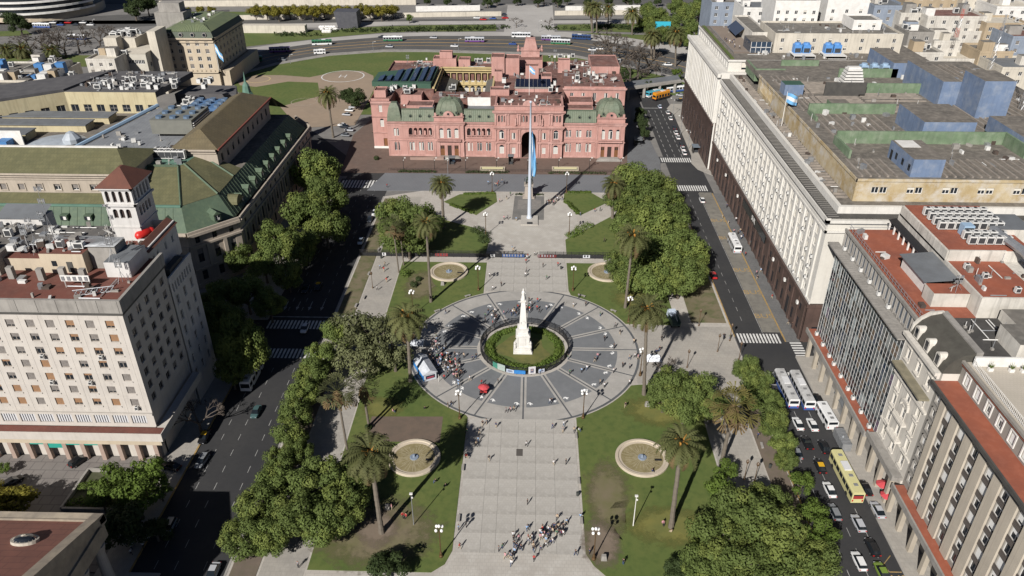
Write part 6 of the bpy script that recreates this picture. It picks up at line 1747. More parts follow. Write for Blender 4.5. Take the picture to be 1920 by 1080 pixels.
# raking cornice and eaves
def rk(x0, x1, dz0, dz1):
 mb.poly([(x1, ye + .6, ze + dz0), (x1, yr, zr + dz0), (x1, yr, zr + dz1), (x1, ye + .6, ze + dz1)][::-1]); mb.poly([(x0, ye + .6, ze + dz1), (x1, ye + .6, ze + dz1), (x1, yr, zr + dz1), (x0, yr, zr + dz1)]); mb.poly([(x0, ye + .6, ze + dz0), (x0, ye + .6, ze + dz1), (x0, yr, zr + dz1), (x0, yr, zr + dz0)][::-1])
rk(-73.4, -71.7, -1.2, .45)
mb.box(-140, -71.7, ye - .9, ye + .7, ze - 1.4, ze + .35); mb.box(-140, -73.3, ye - 1.1, ye - .9, ze - .2, ze + .55)
mb.poly([(-72.4, ye, ze - 3.4), (-72.4, ye, ze - 1), (-72.4, yr, zr - 1), (-72.4, yr, ze - 3.4)][::-1]); mb.box(-73.6, -72.0, 40, ye + .2, ze - 4.4, ze - 1.4); mb.box(-140, -73.6, ye - 2, ye - .4, ze - 4.4, ze - 1.4)
mb.build('entablature', mat('aged_limestone', (.38, .32, .24), .9, (.24, .205, .165), .35, .9, streak=.3), ca)
for i, y in enumerate((88.0, 82.6, 77.2, 71.8, 66.4, 61)):
 mb = MB(); mb.lathe(-73.0, y, [(1.35, .1), (1.35, .6), (1.0, .8), (.95, 5), (.82, 10.2), (.95, 10.5), (1.3, 11.9), (1.3, 12.1)], 16); mb.build('column', mat('column_stone', (.40, .37, .33), .85, (.33, .3, .27), .5, .7), ca, smooth=False)
for i in range(8):
 x = -80 - i * 6; mb = MB(); mb.box(x - .7, x + .7, ye - 1.6, ye - .6, .1, ze - 4.4); mb.build('pilaster', BSTONE, ca)
mb = MB(); mb.box(-140, -78, 44, ye - 1.2, 0, ze - 4.4); mb.build('body', BSTONE, ca)
t_ = G(45, 1010, 19.6)
zc = ze + (ye - t_[1]) / (ye - yr) * (zr - ze)
mb = MB()
sk = (zr - ze) / (yr - ye)
mb.lathe(0, 0, [(1.9, -.6), (1.9, .35), (1.6, .35)], 20, 0); mb.lathe(0, 0, [(1.6, .3), (1.2, .75), (.1, 1.0)], 20, 1)
for k in range(16): a = 2 * pi * k / 16; mb.tube((1.6 * cos(a), 1.6 * sin(a), .36), (.1 * cos(a), .1 * sin(a), 1.06), .05, n=3, m=0)
o = mb.build('skylight', [mat('cream_tiles', (.48, .43, .36)), GLASS]); o.parent = ca; o.location = (t_[0] + 72, t_[1] - 80, zc - .1); o.rotation_euler = (math.atan(sk) * 1.0, 0, 0); o.scale = (1.15, .8, 1)
spoly('temple_steps', rect(-78, -66.5, 58, 92), .3, SIDEW, -.05)
# --- forecourt garden and walls
mb = MB(); 
for (x0, x1, y0, y1) in ((-92.8, -92.3, 106.5, 117.5), (-92.3, -76.5, 106.2, 106.7), (-92.3, -78, 117.2, 117.6)): mb.box(x0, x1, y0, y1, .1, 1.0)
tag(mb.build('garden_wall', CONC, org=(-92, 110, .1)), 'low pale wall round the sunken garden of the corner office', 'garden wall')
spoly('garden_bed', rect(-92.3, -77, 106.7, 117.2), .16, mat('garden_soil', (.05, .055, .025), .95, (.09, .09, .05), .5, .8))
# --- far left: mansard office, cream annex, curved office
TLY = 405.0
fo = thing('mansard_office', 'cream office block with green mansard roof beyond the bank', 'office block', (-180, TLY, 0))
W = MB()
f = Face((-193.2, TLY), (1, 0), 26.8, 0, 25.2)
for i in range(5):
 for k in range(4): f.open(2.6 + i * 4.8, 4.6 + i * 4.8, 9.6 + k * 3.9, 11.8 + k * 3.9)
f.wall(W, .4); put_windows(f, fo, ('sash', 'blind40', 'blind70'))
s = Face((-166.4, TLY), (0, 1), 46, 0, 25.2)
for i in range(8):
 for k in range(4): s.open(2.6 + i * 5.2, 4.6 + i * 5.2, 9.6 + k * 3.9, 11.8 + k * 3.9)
s.wall(W, .4); put_windows(s, fo, ('sash', 'blind40'))
for ff in (f, s):
 for z0, z1, o in ((7.4, 8.0, .9), (22.9, 23.2, .5), (24.6, 25.4, 1.0)): ff.band(W, z0, z1, o)
 for i in range(int(ff.W / 2.4)): ff.slab(W, .6 + i * 2.4, .9 + i * 2.4, 8.0, 9.0, .6, .8)
W.box(-193.2, -166.9, TLY + .5, TLY + 46, 0, 25.2); W.box(-195, -161.5, TLY + 2, TLY + 50, 0, 8.0); W.build('wall', BEIGE, fo)
mb = MB()
def rq(e): return [(-193.8 + e, TLY - .5 + e), (-165.8 - e, TLY - .5 + e), (-165.8 - e, TLY + 46 - e), (-193.8 + e, TLY + 46 - e)]
mb.frustum(rq(0), 25.4, rq(1.3), 28.4, 0); mb.frustum(rq(1.0), 28.4, rq(7.0), 31.2, 1)
for i in range(25): x = -192.6 + i * 1.07; mb.tube((x, TLY + .55, 28.45), (x * .62 - 179.8 * .38, TLY + 6.5, 31.25), .08, n=3, m=0)
mb.build('green_mansard', [mat('dark_green_metal', (.06, .075, .05), .7), mat('moss_green_roof', (.155, .185, .095), .8, (.12, .15, .085), .3, .8)], fo)
for i in range(4):
 x = -189 + i * 6.2
 mb = MB(); mb.tube((x, TLY + 1.4, 26.9), (x, TLY - .6, 26.9), 1.1, 1.1, 12, 0); mb.tube((x, TLY - .59, 26.9), (x, TLY - .65, 26.9), .8, .8, 12, 1); mb.build('round_dormer', [CONC, GLASS], fo)
mb = MB(); mb.box(-201.5, -186, TLY + 15, TLY + 26, 0, 35); mb.box(-199.5, -188, TLY + 17, TLY + 24, 35, 39.5); mb.build('roof_tower', [CONC], fo)
flag('facade_flag', 'light blue and white flag hanging on the cream office', (-165.6, TLY - 1.2), 9, 14, .15, (7, 4.4), .75, -.3)
cb = thing('cream_annex', 'pale cream annex with strip windows beside the mansard office', 'office block', (-196, 375, 0))
W = MB(); f = Face((-206.4, 385), (1, 0), 12.6, 0, 22)
f.open(1.2, 11.4, 16.8, 18.8); f.open(1.2, 11.4, 10.5, 12.8); f.wall(W, .4)
for o_ in f.op:
 for i in range(6): inst(winmesh(1.7, o_[3] - o_[2], 'sash'), 'window', cb, f.pt(1.2 + (i + .5) * 1.7, o_[2]), f.rz)
W.box(-206.4, -194.3, 385.5, 402, 0, 21.9); s = Face((-193.8, 385), (0, 1), 16, 0, 22); s.open(3, 5, 15, 17); s.open(3, 5, 9, 11); s.wall(W, .3); put_windows(s, cb, ('sash',))
W.build('wall', mat('annex_cream', (.50, .47, .40), .85, (.43, .40, .34), .3, .7), cb)
mb = MB(); mb.box(-206.7, -193.5, 384.7, 402, 22, 22.4); mb.build('roof', CREAMW, cb)
mb = MB(); mb.box(-216, -203, 396, 410, 0, 27); mb.box(-216, -209.5, 390, 396, 0, 28.4); mb.box(-193.6, -189.4, 391, 404, 0, 31.5); mb.build('stair_tower', CREAMW, cb)
for i in range(14): ac(-215 + qq.uniform(0, 10), 397 + qq.uniform(0, 12), 27, 'on the cream stair tower', None, 0, 1.6)
# curved office far off
co = thing('curved_office', 'far curved office block with bright white floor bands', 'office block', (-340, 560, 0))
cc = G(20, 62); cx_, cy_ = -335.0, 601.0
for k in range(6):
 mb = MB()
 pts0 = [(cx_ - 40 + 46 * sin(radians(a)), cy_ - 46 * cos(radians(a)) + 4) for a in range(-70, 86, 6)]
 z0 = 5.4 + k * 3.9
 for a, b in zip(pts0[:-1], pts0[1:]):
  mb.poly([(a[0], a[1], z0), (b[0], b[1], z0), (b[0], b[1], z0 + 1.3), (a[0], a[1], z0 + 1.3)], 0)
  i0 = [(p[0] * .97 + (cx_ - 40) * .03, p[1] * .97 + (cy_ + 4) * .03) for p in (a, b)]
  mb.poly([(i0[0][0], i0[0][1], z0 + 1.3), (i0[1][0], i0[1][1], z0 + 1.3), (i0[1][0], i0[1][1], z0 + 3.9), (i0[0][0], i0[0][1], z0 + 3.9)], 1)
  mb.poly([(a[0], a[1], z0 + 1.3), (b[0], b[1], z0 + 1.3), (i0[1][0], i0[1][1], z0 + 1.3), (i0[0][0], i0[0][1], z0 + 1.3)], 0)
 mb.build('floor_band', [WHT, GLASS], co)
mb = MB(); mb.lathe(cx_ - 40, cy_ + 4, [(43, 0), (43, 6)], 40); mb.build('ground_floor', BEIGE, co)
mb = MB(); mb.lathe(cx_ - 40, cy_ + 4, [(45, 28), (45, 30), (.1, 30)], 40); mb.build('roof', CONC, co)

clutter(lb, -140, -80, 124, 133, 38.8, 46, 21); clutter(lb, -124, -91, 135, 140, 43.1, 46, 22); clutter(tw, -126, -94, 142, 155, 39, 70, 23); clutter(tw, -90, -84, 143, 150, 38.1, 10, 24)
clutter(bk, -176, -142, 286, 312, 32.2, 90, 25); clutter(bk, -141, -114, 282, 299, 24.3, 60, 26); clutter(bk, -150, -116, 236, 262, 25.6, 30, 27); clutter(bk, -200, -150, 227, 236, 24, 70, 28); clutter(bk, -118, -107, 218, 228, 29.2, 14, 29); clutter(fo, -186, -174, 413, 443, 31.2, 30, 30); clutter(cb, -215, -204, 397, 409, 27, 20, 31)
# ================================================================ trees
def leafmat(name, c1, c2, c3):
 m = mat(name, c1, .75, c2, .16, .85, col3=c3, scale3=.9, amt3=.6, hue=.16, spec=.25)
 t = m.node_tree; N, L = t.nodes, t.links
 b = N['Principled BSDF']; out = [n for n in N if n.type == 'OUTPUT_MATERIAL'][0]
 tr = N.new('ShaderNodeBsdfTranslucent')
 src = b.inputs['Base Color'].links[0].from_socket
 L.new(src, tr.inputs['Color'])
 mx = N.new('ShaderNodeMixShader'); mx.inputs[0].default_value = .28
 L.new(b.outputs[0], mx.inputs[1]); L.new(tr.outputs[0], mx.inputs[2]); L.new(mx.outputs[0], out.inputs[0])
 return m
LEAF_A = leafmat('leaf_green', (.112, .155, .040), (.155, .19, .055), (.075, .112, .028))
LEAF_B = leafmat('leaf_pale', (.15, .16, .075), (.11, .125, .05), (.20, .20, .11))
LEAF_C = leafmat('leaf_yellow', (.20, .175, .025), (.15, .145, .025), (.25, .2, .03))
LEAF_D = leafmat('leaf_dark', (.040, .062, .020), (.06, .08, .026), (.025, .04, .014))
LEAF_F = leafmat('leaf_fresh', (.162, .202, .048), (.195, .222, .064), (.112, .152, .036))
LEAF_E = leafmat('leaf_bright', (.095, .15, .025), (.13, .17, .035), (.06, .10, .02))
BARK = mat('bark', (.10, .08, .06), .95, (.15, .125, .10), 1.5, .8, bump=.4, bscale=6)
BARKP = mat('palm_bark', (.16, .135, .105), .95, (.11, .09, .07), 2.0, .8, bump=.5, bscale=5)
TWIG = mat('bare_twig', (.075, .06, .048), .95, (.11, .09, .075), .6, .7)
def leaves(mb, c, r, n, sz, rng, flat=.75, up=.25, m=0):
 for _ in range(n):
  u = rng.uniform(-1, 1); a = rng.uniform(0, 2 * pi); q = sqrt(1 - u * u)
  d = (q * cos(a), q * sin(a), u)
  rr = r * (rng.uniform(.72, 1.06) if rng.random() < .8 else rng.uniform(.2, .8))
  p = (c[0] + d[0] * rr, c[1] + d[1] * rr, c[2] + d[2] * rr * flat)
  nx, ny, nz = d[0] + rng.uniform(-.5, .5), d[1] + rng.uniform(-.5, .5), d[2] + up + rng.uniform(-.45, .45)
  l = sqrt(nx * nx + ny * ny + nz * nz) or 1
  nx, ny, nz = nx / l, ny / l, nz / l
  tx, ty, tz = (-ny, nx, 0) if abs(nz) < .95 else (1, 0, 0)
  l = sqrt(tx * tx + ty * ty + tz * tz); tx, ty, tz = tx / l, ty / l, tz / l
  bx, by, bz = ny * tz - nz * ty, nz * tx - nx * tz, nx * ty - ny * tx
  t = rng.uniform(0, 2 * pi); ct, st = cos(t), sin(t)
  ux, uy, uz = tx * ct + bx * st, ty * ct + by * st, tz * ct + bz * st
  vx, vy, vz = -tx * st + bx * ct, -ty * st + by * ct, -tz * st + bz * ct
  s1 = sz * rng.uniform(.7, 1.4); s2 = s1 * .62
  mb.poly([(p[0] - ux * s1, p[1] - uy * s1, p[2] - uz * s1), (p[0] + vx * s2, p[1] + vy * s2, p[2] + vz * s2), (p[0] + ux * s1, p[1] + uy * s1, p[2] + uz * s1), (p[0] - vx * s2, p[1] - vy * s2, p[2] - vz * s2)], m)
def crown(seed, nc, nl, sz, leafm, vert=.72, spread=1.0):
 rng = random.Random(seed)
 mb = MB(); tk = MB()
 cl = []
 tries = 0
 while len(cl) < nc and tries < 4000:
  tries += 1
  a = rng.uniform(0, 2 * pi); u = rng.uniform(-.75, .95); k = rng.uniform(.36, .84)
  q = sqrt(1 - u * u)
  p = (k * q * cos(a), k * q * sin(a), k * u * vert)
  r = rng.uniform(.15, .37)
  if any((p[0] - o[0]) ** 2 + (p[1] - o[1]) ** 2 + (p[2] - o[2]) ** 2 < (.2) ** 2 for o, _ in cl): continue
  cl.append((p, r))
 tot = sum(r * r for _, r in cl)
 for p, r in cl:
  leaves(mb, (p[0], p[1], 1 + p[2]), r, int(nl * r * r / tot), sz, rng, .8, .25, 1 if rng.random() < .34 else 0)
 tk.tube((0, 0, 0), (0, 0, .35), .075, .055, 8); tk.tube((0, 0, .33), (.02, .01, .7), .055, .04, 7)
 for p, r in cl[:9]: tk.tube((.0, .0, .42 + rng.uniform(-.1, .2)), (p[0] * .9, p[1] * .9, 1 + p[2]), .03, .008, 5)
 return mesh_only(mb, 'crown', [leafm, LEAF_F if leafm is LEAF_A else leafm]), mesh_only(tk, 'trunk', BARK)
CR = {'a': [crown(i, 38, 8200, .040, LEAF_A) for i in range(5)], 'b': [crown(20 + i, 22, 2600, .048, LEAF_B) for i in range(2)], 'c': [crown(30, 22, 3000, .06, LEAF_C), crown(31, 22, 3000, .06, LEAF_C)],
      'd': [crown(40 + i, 22, 3400, .055, LEAF_D) for i in range(2)], 'e': [crown(50 + i, 16, 2000, .055, LEAF_E) for i in range(2)]}
def depth(x, y, z):
 return (-sin(YAW) * x + cos(YAW) * y) * cos(PITCH) + (CAMH - z) * sin(PITCH)
TN = [0]
def tree(pxx, pyy, rpx, kind, label, group, hk=1.0, hmax=11.0, name='broad_tree'):
 """crown centre seen at this pixel with this radius in pixels; the foot stands below it"""
 hc = 8.0
 for _ in range(6):
  x, y = G(pxx, pyy, hc); r = rpx * depth(x, y, hc) / 1435.0; hc = max(1.6, min(hmax, r * 1.08 * hk))
 TN[0] += 1
 q = random.Random(TN[0] * 7 + 3)
 cm, tm = CR[kind][TN[0] % len(CR[kind])]
 t = thing(name, label, 'tree', (x, y, .1), q.uniform(0, 6.28), group)
 t.scale = (r, r, hc)
 for me, nm in ((tm, 'trunk'), (cm, 'crown')):
  o = bpy.data.objects.new(nm, me); o.parent = t; COL.objects.link(o)
 return t
g1 = 'trees along the shaded bank pavement'
for i, (a, b, r) in enumerate(((592, 318, 50), (612, 366, 44), (575, 400, 48), (610, 420, 42), (520, 448, 40), (560, 462, 40), (495, 495, 34), (540, 515, 32))):
 tree(a, b, r, 'a', ('first', 'second', 'third', 'fourth', 'fifth', 'sixth', 'seventh', 'eighth')[i] + ' leafy tree from the far end of the bank pavement', g1, 1.15)
for i, (a, b, r) in enumerate(((448, 640, 46), (432, 690, 34), (400, 600, 40), (470, 660, 34))):
 tree(a, b, r, 'a', ('tallest sunlit tree beside the shaded crossing', 'lower tree beside the tall tree at the shaded crossing', 'dark tree in the shade of the tower house', 'small tree at the kerb by the shaded crossing')[i], 'trees by the shaded crossing', 1.75 if i in (0, 3) else 1.4, 12.0)
g2 = 'trees in the row between street and left lawn'
row = ((634, 628, 34), (604, 665, 32), (582, 700, 34), (566, 738, 34), (552, 778, 36), (545, 820, 36), (528, 862, 34), (560, 845, 30), (600, 900, 62), (520, 905, 44), (480, 950, 46), (455, 1005, 44), (560, 960, 56), (640, 950, 52), (600, 985, 48), (505, 1010, 40), (655, 905, 44))
words = ('first', 'second', 'third', 'fourth', 'fifth', 'sixth', 'seventh', 'eighth', 'ninth', 'tenth', 'eleventh', 'twelfth', 'thirteenth', 'fourteenth', 'fifteenth', 'sixteenth', 'seventeenth')
for i, (a, b, r) in enumerate(row): tree(a, b, r, 'a', words[i] + ' green tree counted from the round court down the left street row', g2, 1.15 if r < 40 else 1.0)
for i, (a, b, r) in enumerate(((700, 622, 58), (670, 668, 46), (738, 655, 44), (650, 615, 42))):
 tree(a, b, r, 'b', ('large', 'lower', 'right hand', 'upper left')[i] + ' pale leaved tree beside the palm left of the round court', 'pale trees left of the round court', 1.1)
for i, (a, b, r) in enumerate(((745, 400, 42), (790, 415, 44), (765, 440, 44), (735, 440, 34))):
 tree(a, b, r, 'a', ('far', 'right', 'near', 'left')[i] + ' tree of the clump among palms left of the flagpole', 'clump left of the flagpole', 1.1)
g3 = 'trees in the grove right of the flagpole'
grove = ((1180, 338, 42), (1222, 350, 46), (1250, 385, 44), (1195, 385, 46), (1165, 372, 34), (1225, 420, 50), (1265, 430, 42), (1180, 430, 36), (1290, 470, 46), (1245, 475, 50), (1200, 475, 44), (1165, 490, 32), (1275, 520, 44), (1225, 525, 44), (1180, 520, 36), (1300, 510, 34), (1190, 345, 30))
for i, (a, b, r) in enumerate(grove): tree(a, b, r, 'a', words[i] + ' dense green tree of the grove right of the flagpole, counted from the palace', g3, 1.0)
for i, (a, b, r) in enumerate(((1262, 722, 48), (1310, 735, 46), (1285, 760, 44), (1335, 765, 36), (1245, 745, 36))):
 tree(a, b, r, 'a', ('far left', 'far right', 'middle', 'rightmost', 'leftmost')[i] + ' tree of the clump behind the right front fountain', 'clump behind the right fountain', .95)
for i, (a, b, r) in enumerate(((1400, 694, 28), (1422, 720, 30), (1440, 752, 30), (1450, 790, 32), (1466, 828, 28), (1472, 862, 24), (1408, 745, 24))):
 tree(a, b, r, 'a', words[i] + ' slim tree from the crossing along the right kerb strip', 'trees in the right kerb strip', 1.25)
for i, (a, b, r) in enumerate(((1365, 885, 26), (1350, 915, 34), (1505, 905, 28), (1525, 960, 34), (1540, 1010, 40))):
 tree(a, b, r, 'e', ('small bright tree beside the right walk', 'bushy bright tree at the edge of the right lawn', 'bright tree by the right kerb beside the bus', 'bright kerb tree beside the grey parked car', 'lower bright kerb tree in the corner grove')[i], 'bright young trees', 1.1)
for i, (a, b, r) in enumerate(((1395, 965, 66), (1450, 1000, 70), (1340, 1010, 60), (1400, 1055, 64), (1480, 1055, 60), (1320, 1060, 48), (1535, 1050, 46), (1440, 940, 44))):
 tree(a, b, r, 'a', words[i] + ' big tree from the lawn in the bottom right grove', 'bottom right grove', .95)
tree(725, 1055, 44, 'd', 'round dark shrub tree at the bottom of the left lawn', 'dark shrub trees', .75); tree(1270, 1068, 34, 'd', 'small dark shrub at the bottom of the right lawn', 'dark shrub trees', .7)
for i, (a, b, r) in enumerate(((215, 905, 44), (270, 890, 44), (255, 935, 48), (190, 935, 34), (300, 920, 26))):
 tree(a, b, r, 'e', ('left', 'upper right', 'middle', 'lower left', 'rightmost')[i] + ' bright green tree over the sunken garden wall', 'garden trees', 1.0)
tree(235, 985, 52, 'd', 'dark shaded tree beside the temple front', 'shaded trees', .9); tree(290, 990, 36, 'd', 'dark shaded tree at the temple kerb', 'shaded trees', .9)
tree(28, 938, 44, 'c', 'yellow leaved tree at the left edge of the forecourt', 'yellow trees', .8); tree(-20, 930, 40, 'c', 'yellow tree cut by the left picture edge', 'yellow trees', .8)
tree(8, 880, 16, 'e', 'small shrub in the forecourt bed', 'garden trees', .8)
# far trees
for i, (a, b, r) in enumerate(((664, 182, 24), (650, 178, 18))): tree(a, b, r, 'd', ('round dark tree beside the palace corner', 'smaller dark tree behind the one at the palace corner')[i], 'palace corner trees', .9)
far = [(250, 12, 24), (275, 8, 20), (35, 42, 22), (20, 35, 18)]
for i, (a, b, r) in enumerate(far): tree(a, b, r, 'd', ('tall dark tree beside the far road', 'second dark tree beside the far road', 'dark tree before the curved office', 'dark tree left of the curved office')[i], 'far dark trees')
for i in range(13):
 tree(478 + i * 21.5, 20 + (i % 3) * 1.2 - i * .12, 15 + (i % 3), 'c', words[i] + ' yellow green tree in the far roadside row, counted from the left', 'far yellow row', 1.0)
for i, (a, b, r) in enumerate(((320, 16, 9), (352, 19, 8), (375, 18, 9), (395, 18, 9))): tree(a, b, r, 'c', words[i] + ' small yellow tree behind the roof tower at the far road', 'far small yellow trees')
fr = [(1212, 40, 20), (1235, 28, 20), (1258, 45, 22), (1285, 30, 24), (1300, 55, 22), (1275, 65, 22), (1245, 62, 20), (1215, 18, 18), (1310, 18, 22), (1270, 12, 20), (1225, 55, 18), (1295, 80, 14)]
for i, (a, b, r) in enumerate(fr): tree(a, b, r, 'a', words[i] + ' tree of the far wood beyond the ministry wing', 'far wood beyond the ministry')
for i in range(16): tree(800 + i * 33 + (i % 4) * 5 if i < 16 else 0, 2 - (i % 3), 9 + i % 4, 'd', words[i % 16] + ' dark tree on the skyline row behind the avenue', 'skyline tree row')
for i, (a, b, r) in enumerate(((1268, 137, 13), (767, 34, 9), (480, 50, 6), (1900, 20, 22), (1870, 25, 20), (1840, 28, 16))): tree(a, b, r, 'e' if i < 2 else 'd', ('bright round tree beside the ministry wing', 'lone round green tree by the far road', 'small dark tree in the far park', 'dark tree in the far top corner', 'second dark tree in the top corner', 'third dark tree in the top corner')[i], 'lone far trees')
for i, (a, b, r) in enumerate(((1200, 212, 12), (1205, 232, 13), (1208, 250, 12), (1198, 222, 10))): tree(a, b, r, 'd', words[i] + ' small dark street tree beside the palace street', 'palace street trees', 1.3)
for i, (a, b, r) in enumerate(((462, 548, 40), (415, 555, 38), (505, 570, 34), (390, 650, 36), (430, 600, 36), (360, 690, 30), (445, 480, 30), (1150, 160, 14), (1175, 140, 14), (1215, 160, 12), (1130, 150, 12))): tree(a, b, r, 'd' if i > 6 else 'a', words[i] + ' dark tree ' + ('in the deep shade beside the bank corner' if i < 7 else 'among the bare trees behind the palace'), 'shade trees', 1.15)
# --- bare trees
def bare(seed, n0=5, dep=5, spread=.75):
 rng = random.Random(seed)
 mb = MB()
 def br(p, d, l, r, k):
  e = (p[0] + d[0] * l, p[1] + d[1] * l, p[2] + d[2] * l)
  mb.tube(p, e, r, r * .62, 5 if k > 3 else 3, 0, False)
  if k == 0: return
  for _ in range(3 if k > 1 else 6):
   q = [d[i] + rng.uniform(-spread, spread) for i in range(3)]
   q[2] = q[2] * .75 + .12
   m = sqrt(sum(c * c for c in q)); q = [c / m for c in q]
   br(e, q, l * rng.uniform(.62, .86), r * .64, k - 1)
 br((0, 0, 0), (0, 0, 1), .45, .06, dep)
 return mesh_only(mb, 'branches', TWIG)
BR = [bare(1), bare(2), bare(3)]
def bare_tree(a, b, h, label, group, i=0, z=.1):
 x, y = G(a, b)
 t = thing('bare_tree', label, 'tree', (x, y, z), i * 1.3, group)
 t.scale = (h, h, h * .8)
 o = bpy.data.objects.new('branches', BR[i % 3]); o.parent = t; COL.objects.link(o)
for i, (a, b, h) in enumerate(((378, 812, 7), (1245, 712, 5.0), (1160, 148, 19), (1125, 132, 15), (1195, 152, 15), (1145, 118, 17), (1215, 140, 13), (1180, 167, 13))):
 bare_tree(a, b, h, ('bare brown tree at the kerb beside the corner office', 'leafless twiggy shrub tree behind the right clump', 'biggest bare tree behind the palace', 'bare tree behind the palace next to the buses', 'bare tree right of the biggest bare tree', 'bare tree at the back of the palace group', 'slim bare tree nearest the palms behind the palace', 'low bare tree on the grass behind the palace')[i], 'bare trees', i)
for i, (a, b, h) in enumerate(((60, 105, 12), (95, 112, 12), (125, 108, 13), (80, 92, 11), (150, 100, 12), (190, 92, 11), (210, 82, 11), (160, 84, 10), (110, 90, 11), (968, 52, 6), (1030, 50, 5), (1480 - 460, 12, 10), (1010, 14, 9))):
 bare_tree(a, b, h, words[i] + ' bare tree of the far lawns, counted from the left', 'far bare trees', i)
# --- palms
def palm_crown(seed, nf=62, L0=3.6, droop=1.0, green=0):
 rng = random.Random(seed); mb = MB()
 for i in range(nf):
  a = i * 2.39996 + rng.uniform(-.15, .15)
  e = radians(78 - 118 * (i / nf) ** .85)
  L_ = L0 * rng.uniform(.85, 1.1) * (.75 + .35 * (i / nf))
  ca, sa = cos(a), sin(a)
  pts = []
  r, z, ang = .15, .0, e
  st = 9
  for k in range(st + 1):
   pts.append((r * ca, r * sa, z))
   r += cos(ang) * L_ / st; z += sin(ang) * L_ / st; ang -= droop * radians(11) * (.5 + k / st)
  m = 1 if i > nf * .86 else 0
  for k in range(st):
   p, q = pts[k], pts[k + 1]
   for s in (-1, 1):
    wd = (.55 * sin(pi * (k + .8) / (st + 1.2)) + .06) * s * L0 / 3.6
    ox, oy = -sa * wd, ca * wd
    tip = (p[0] * .25 + q[0] * .75 + ox + (q[0] - p[0]) * .55, p[1] * .25 + q[1] * .75 + oy + (q[1] - p[1]) * .55, (p[2] + q[2]) / 2 - abs(wd) * .35)
    mid = (p[0] + (q[0] - p[0]) * .62, p[1] + (q[1] - p[1]) * .62, p[2] + (q[2] - p[2]) * .62)
    mb.poly([p, mid, tip], m)
    mid2 = (p[0] + (q[0] - p[0]) * .5, p[1] + (q[1] - p[1]) * .5, p[2] + (q[2] - p[2]) * .5)
    tip2 = (q[0] + ox * .95 + (q[0] - p[0]) * .5, q[1] + oy * .95 + (q[1] - p[1]) * .5, q[2] - abs(wd) * .35)
    mb.poly([mid2, q, tip2], m)
 for i in range(16):    # orange fruit stalks near the core
  a = i * .9; mb.tube((0, 0, .1), (.95 * cos(a), .95 * sin(a), .45 + .25 * sin(i * 2.1)), .10, .16, 4, 2)
 mb.lathe(0, 0, [(.35, -1.2), (.55, -.5), (.4, .1), (.05, .3)], 8, 3)
 return mesh_only(mb, 'palm_crown', [leafmat('palm_leaf', (.10, .11, .038), (.15, .15, .06), (.06, .07, .025)), leafmat('palm_dead_leaf', (.16, .11, .05), (.2, .14, .07), (.1, .07, .035)), mat('palm_fruit', (.36, .17, .025), .8), BARKP])
def fan_crown(seed, yellow=False):
 rng = random.Random(seed); mb = MB()
 for i in range(40):
  a = i * 2.4 + rng.uniform(-.3, .3); e = radians(80 - 135 * (i / 40)) + rng.uniform(-.2, .2)
  d = (cos(a) * cos(e), sin(a) * cos(e), sin(e)); L_ = rng.uniform(1.0, 1.7)
  c = (d[0] * L_, d[1] * L_, d[2] * L_)
  mb.tube((0, 0, 0), c, .03, .02, 3, 0, False)
  u = (-sin(a), cos(a), 0); v = (d[0], d[1], d[2] - .35)
  for k in range(9):
   if rng.random() < .3: continue
   t0 = radians(-75 + 150 * k / 9); t1 = radians(-75 + 150 * (k + .55) / 9)
   P1 = [c[q] + .95 * (sin(t0) * u[q] + cos(t0) * v[q]) for q in range(3)]; P2 = [c[q] + .95 * (sin(t1) * u[q] + cos(t1) * v[q]) for q in range(3)]
   mb.poly([c, tuple(P1), tuple(P2)], 1 if i > 30 else 0)
 mb.lathe(0, 0, [(.3, -2.2), (.75, -1.4), (.5, -.2), (.05, .2)], 8, 1)
 return mesh_only(mb, 'palm_crown', [leafmat('fan_yellow', (.19, .165, .05), (.14, .14, .045), (.22, .17, .07)) if yellow else leafmat('fan_leaf', (.09, .10, .04), (.13, .13, .06), (.06, .07, .03)), leafmat('palm_dead_leaf', (.16, .11, .05), (.2, .14, .07), (.1, .07, .035))])
PC = [palm_crown(1), palm_crown(2, 70), palm_crown(3, 56)]
FC = [fan_crown(1), fan_crown(2, True)]
mb = MB()
N_ = 14
for i in range(N_):
 r = .46 - .12 * (i / N_) + (.07 if i == 0 else 0)
 mb.lathe(.02 * sin(i * 1.9), .02 * cos(i * 2.3), [(r * 1.05, i / N_), (r * .93, (i + .8) / N_), (r * 1.02, (i + 1) / N_)], 9)
PTR = mesh_only(mb, 'trunk', BARKP)
PN = [0]
def palm(base, top, label, group='date palms on the lawns', kind='p', sc=1.0, tr=1.0):
 x, y = G(*base); h = hpx(x, y, top[1])
 tx, ty = G(top[0], top[1], h)
 PN[0] += 1
 t = thing('palm_tree', label, 'palm tree', (x, y, .15), 0, group)
 o = bpy.data.objects.new('trunk', PTR); o.parent = t; COL.objects.link(o)
 tr *= .85 + .06 * (PN[0] * 5 % 6); sc *= .9 + .05 * (PN[0] * 3 % 5); o.scale = (tr, tr, h); dx, dy = tx - x, ty - y
 o.rotation_euler = (0, math.atan2(dx, h) if abs(dx) < 5 else 0, 0)
 c = bpy.data.objects.new('crown', (PC[PN[0] % 3] if kind == 'p' else FC[1 if kind == 'y' else 0])); c.parent = t; COL.objects.link(c)
 c.location = (dx if abs(dx) < 5 else 0, 0, h); sc *= 1.4; c.scale = (sc, sc, sc); c.rotation_euler = (0, 0, PN[0] * 1.7)
 return t
palm((716, 1000), (694, 850), 'tall date palm beside the left front fountain', sc=1.12)
palm((1258, 990), (1278, 830), 'tall date palm beside the right front fountain', sc=1.12)
palm((770, 716), (763, 594), 'date palm beside the blue tent left of the round court', sc=1.1)
palm((1207, 741), (1213, 580), 'date palm at the right edge of the round court', sc=1.12)
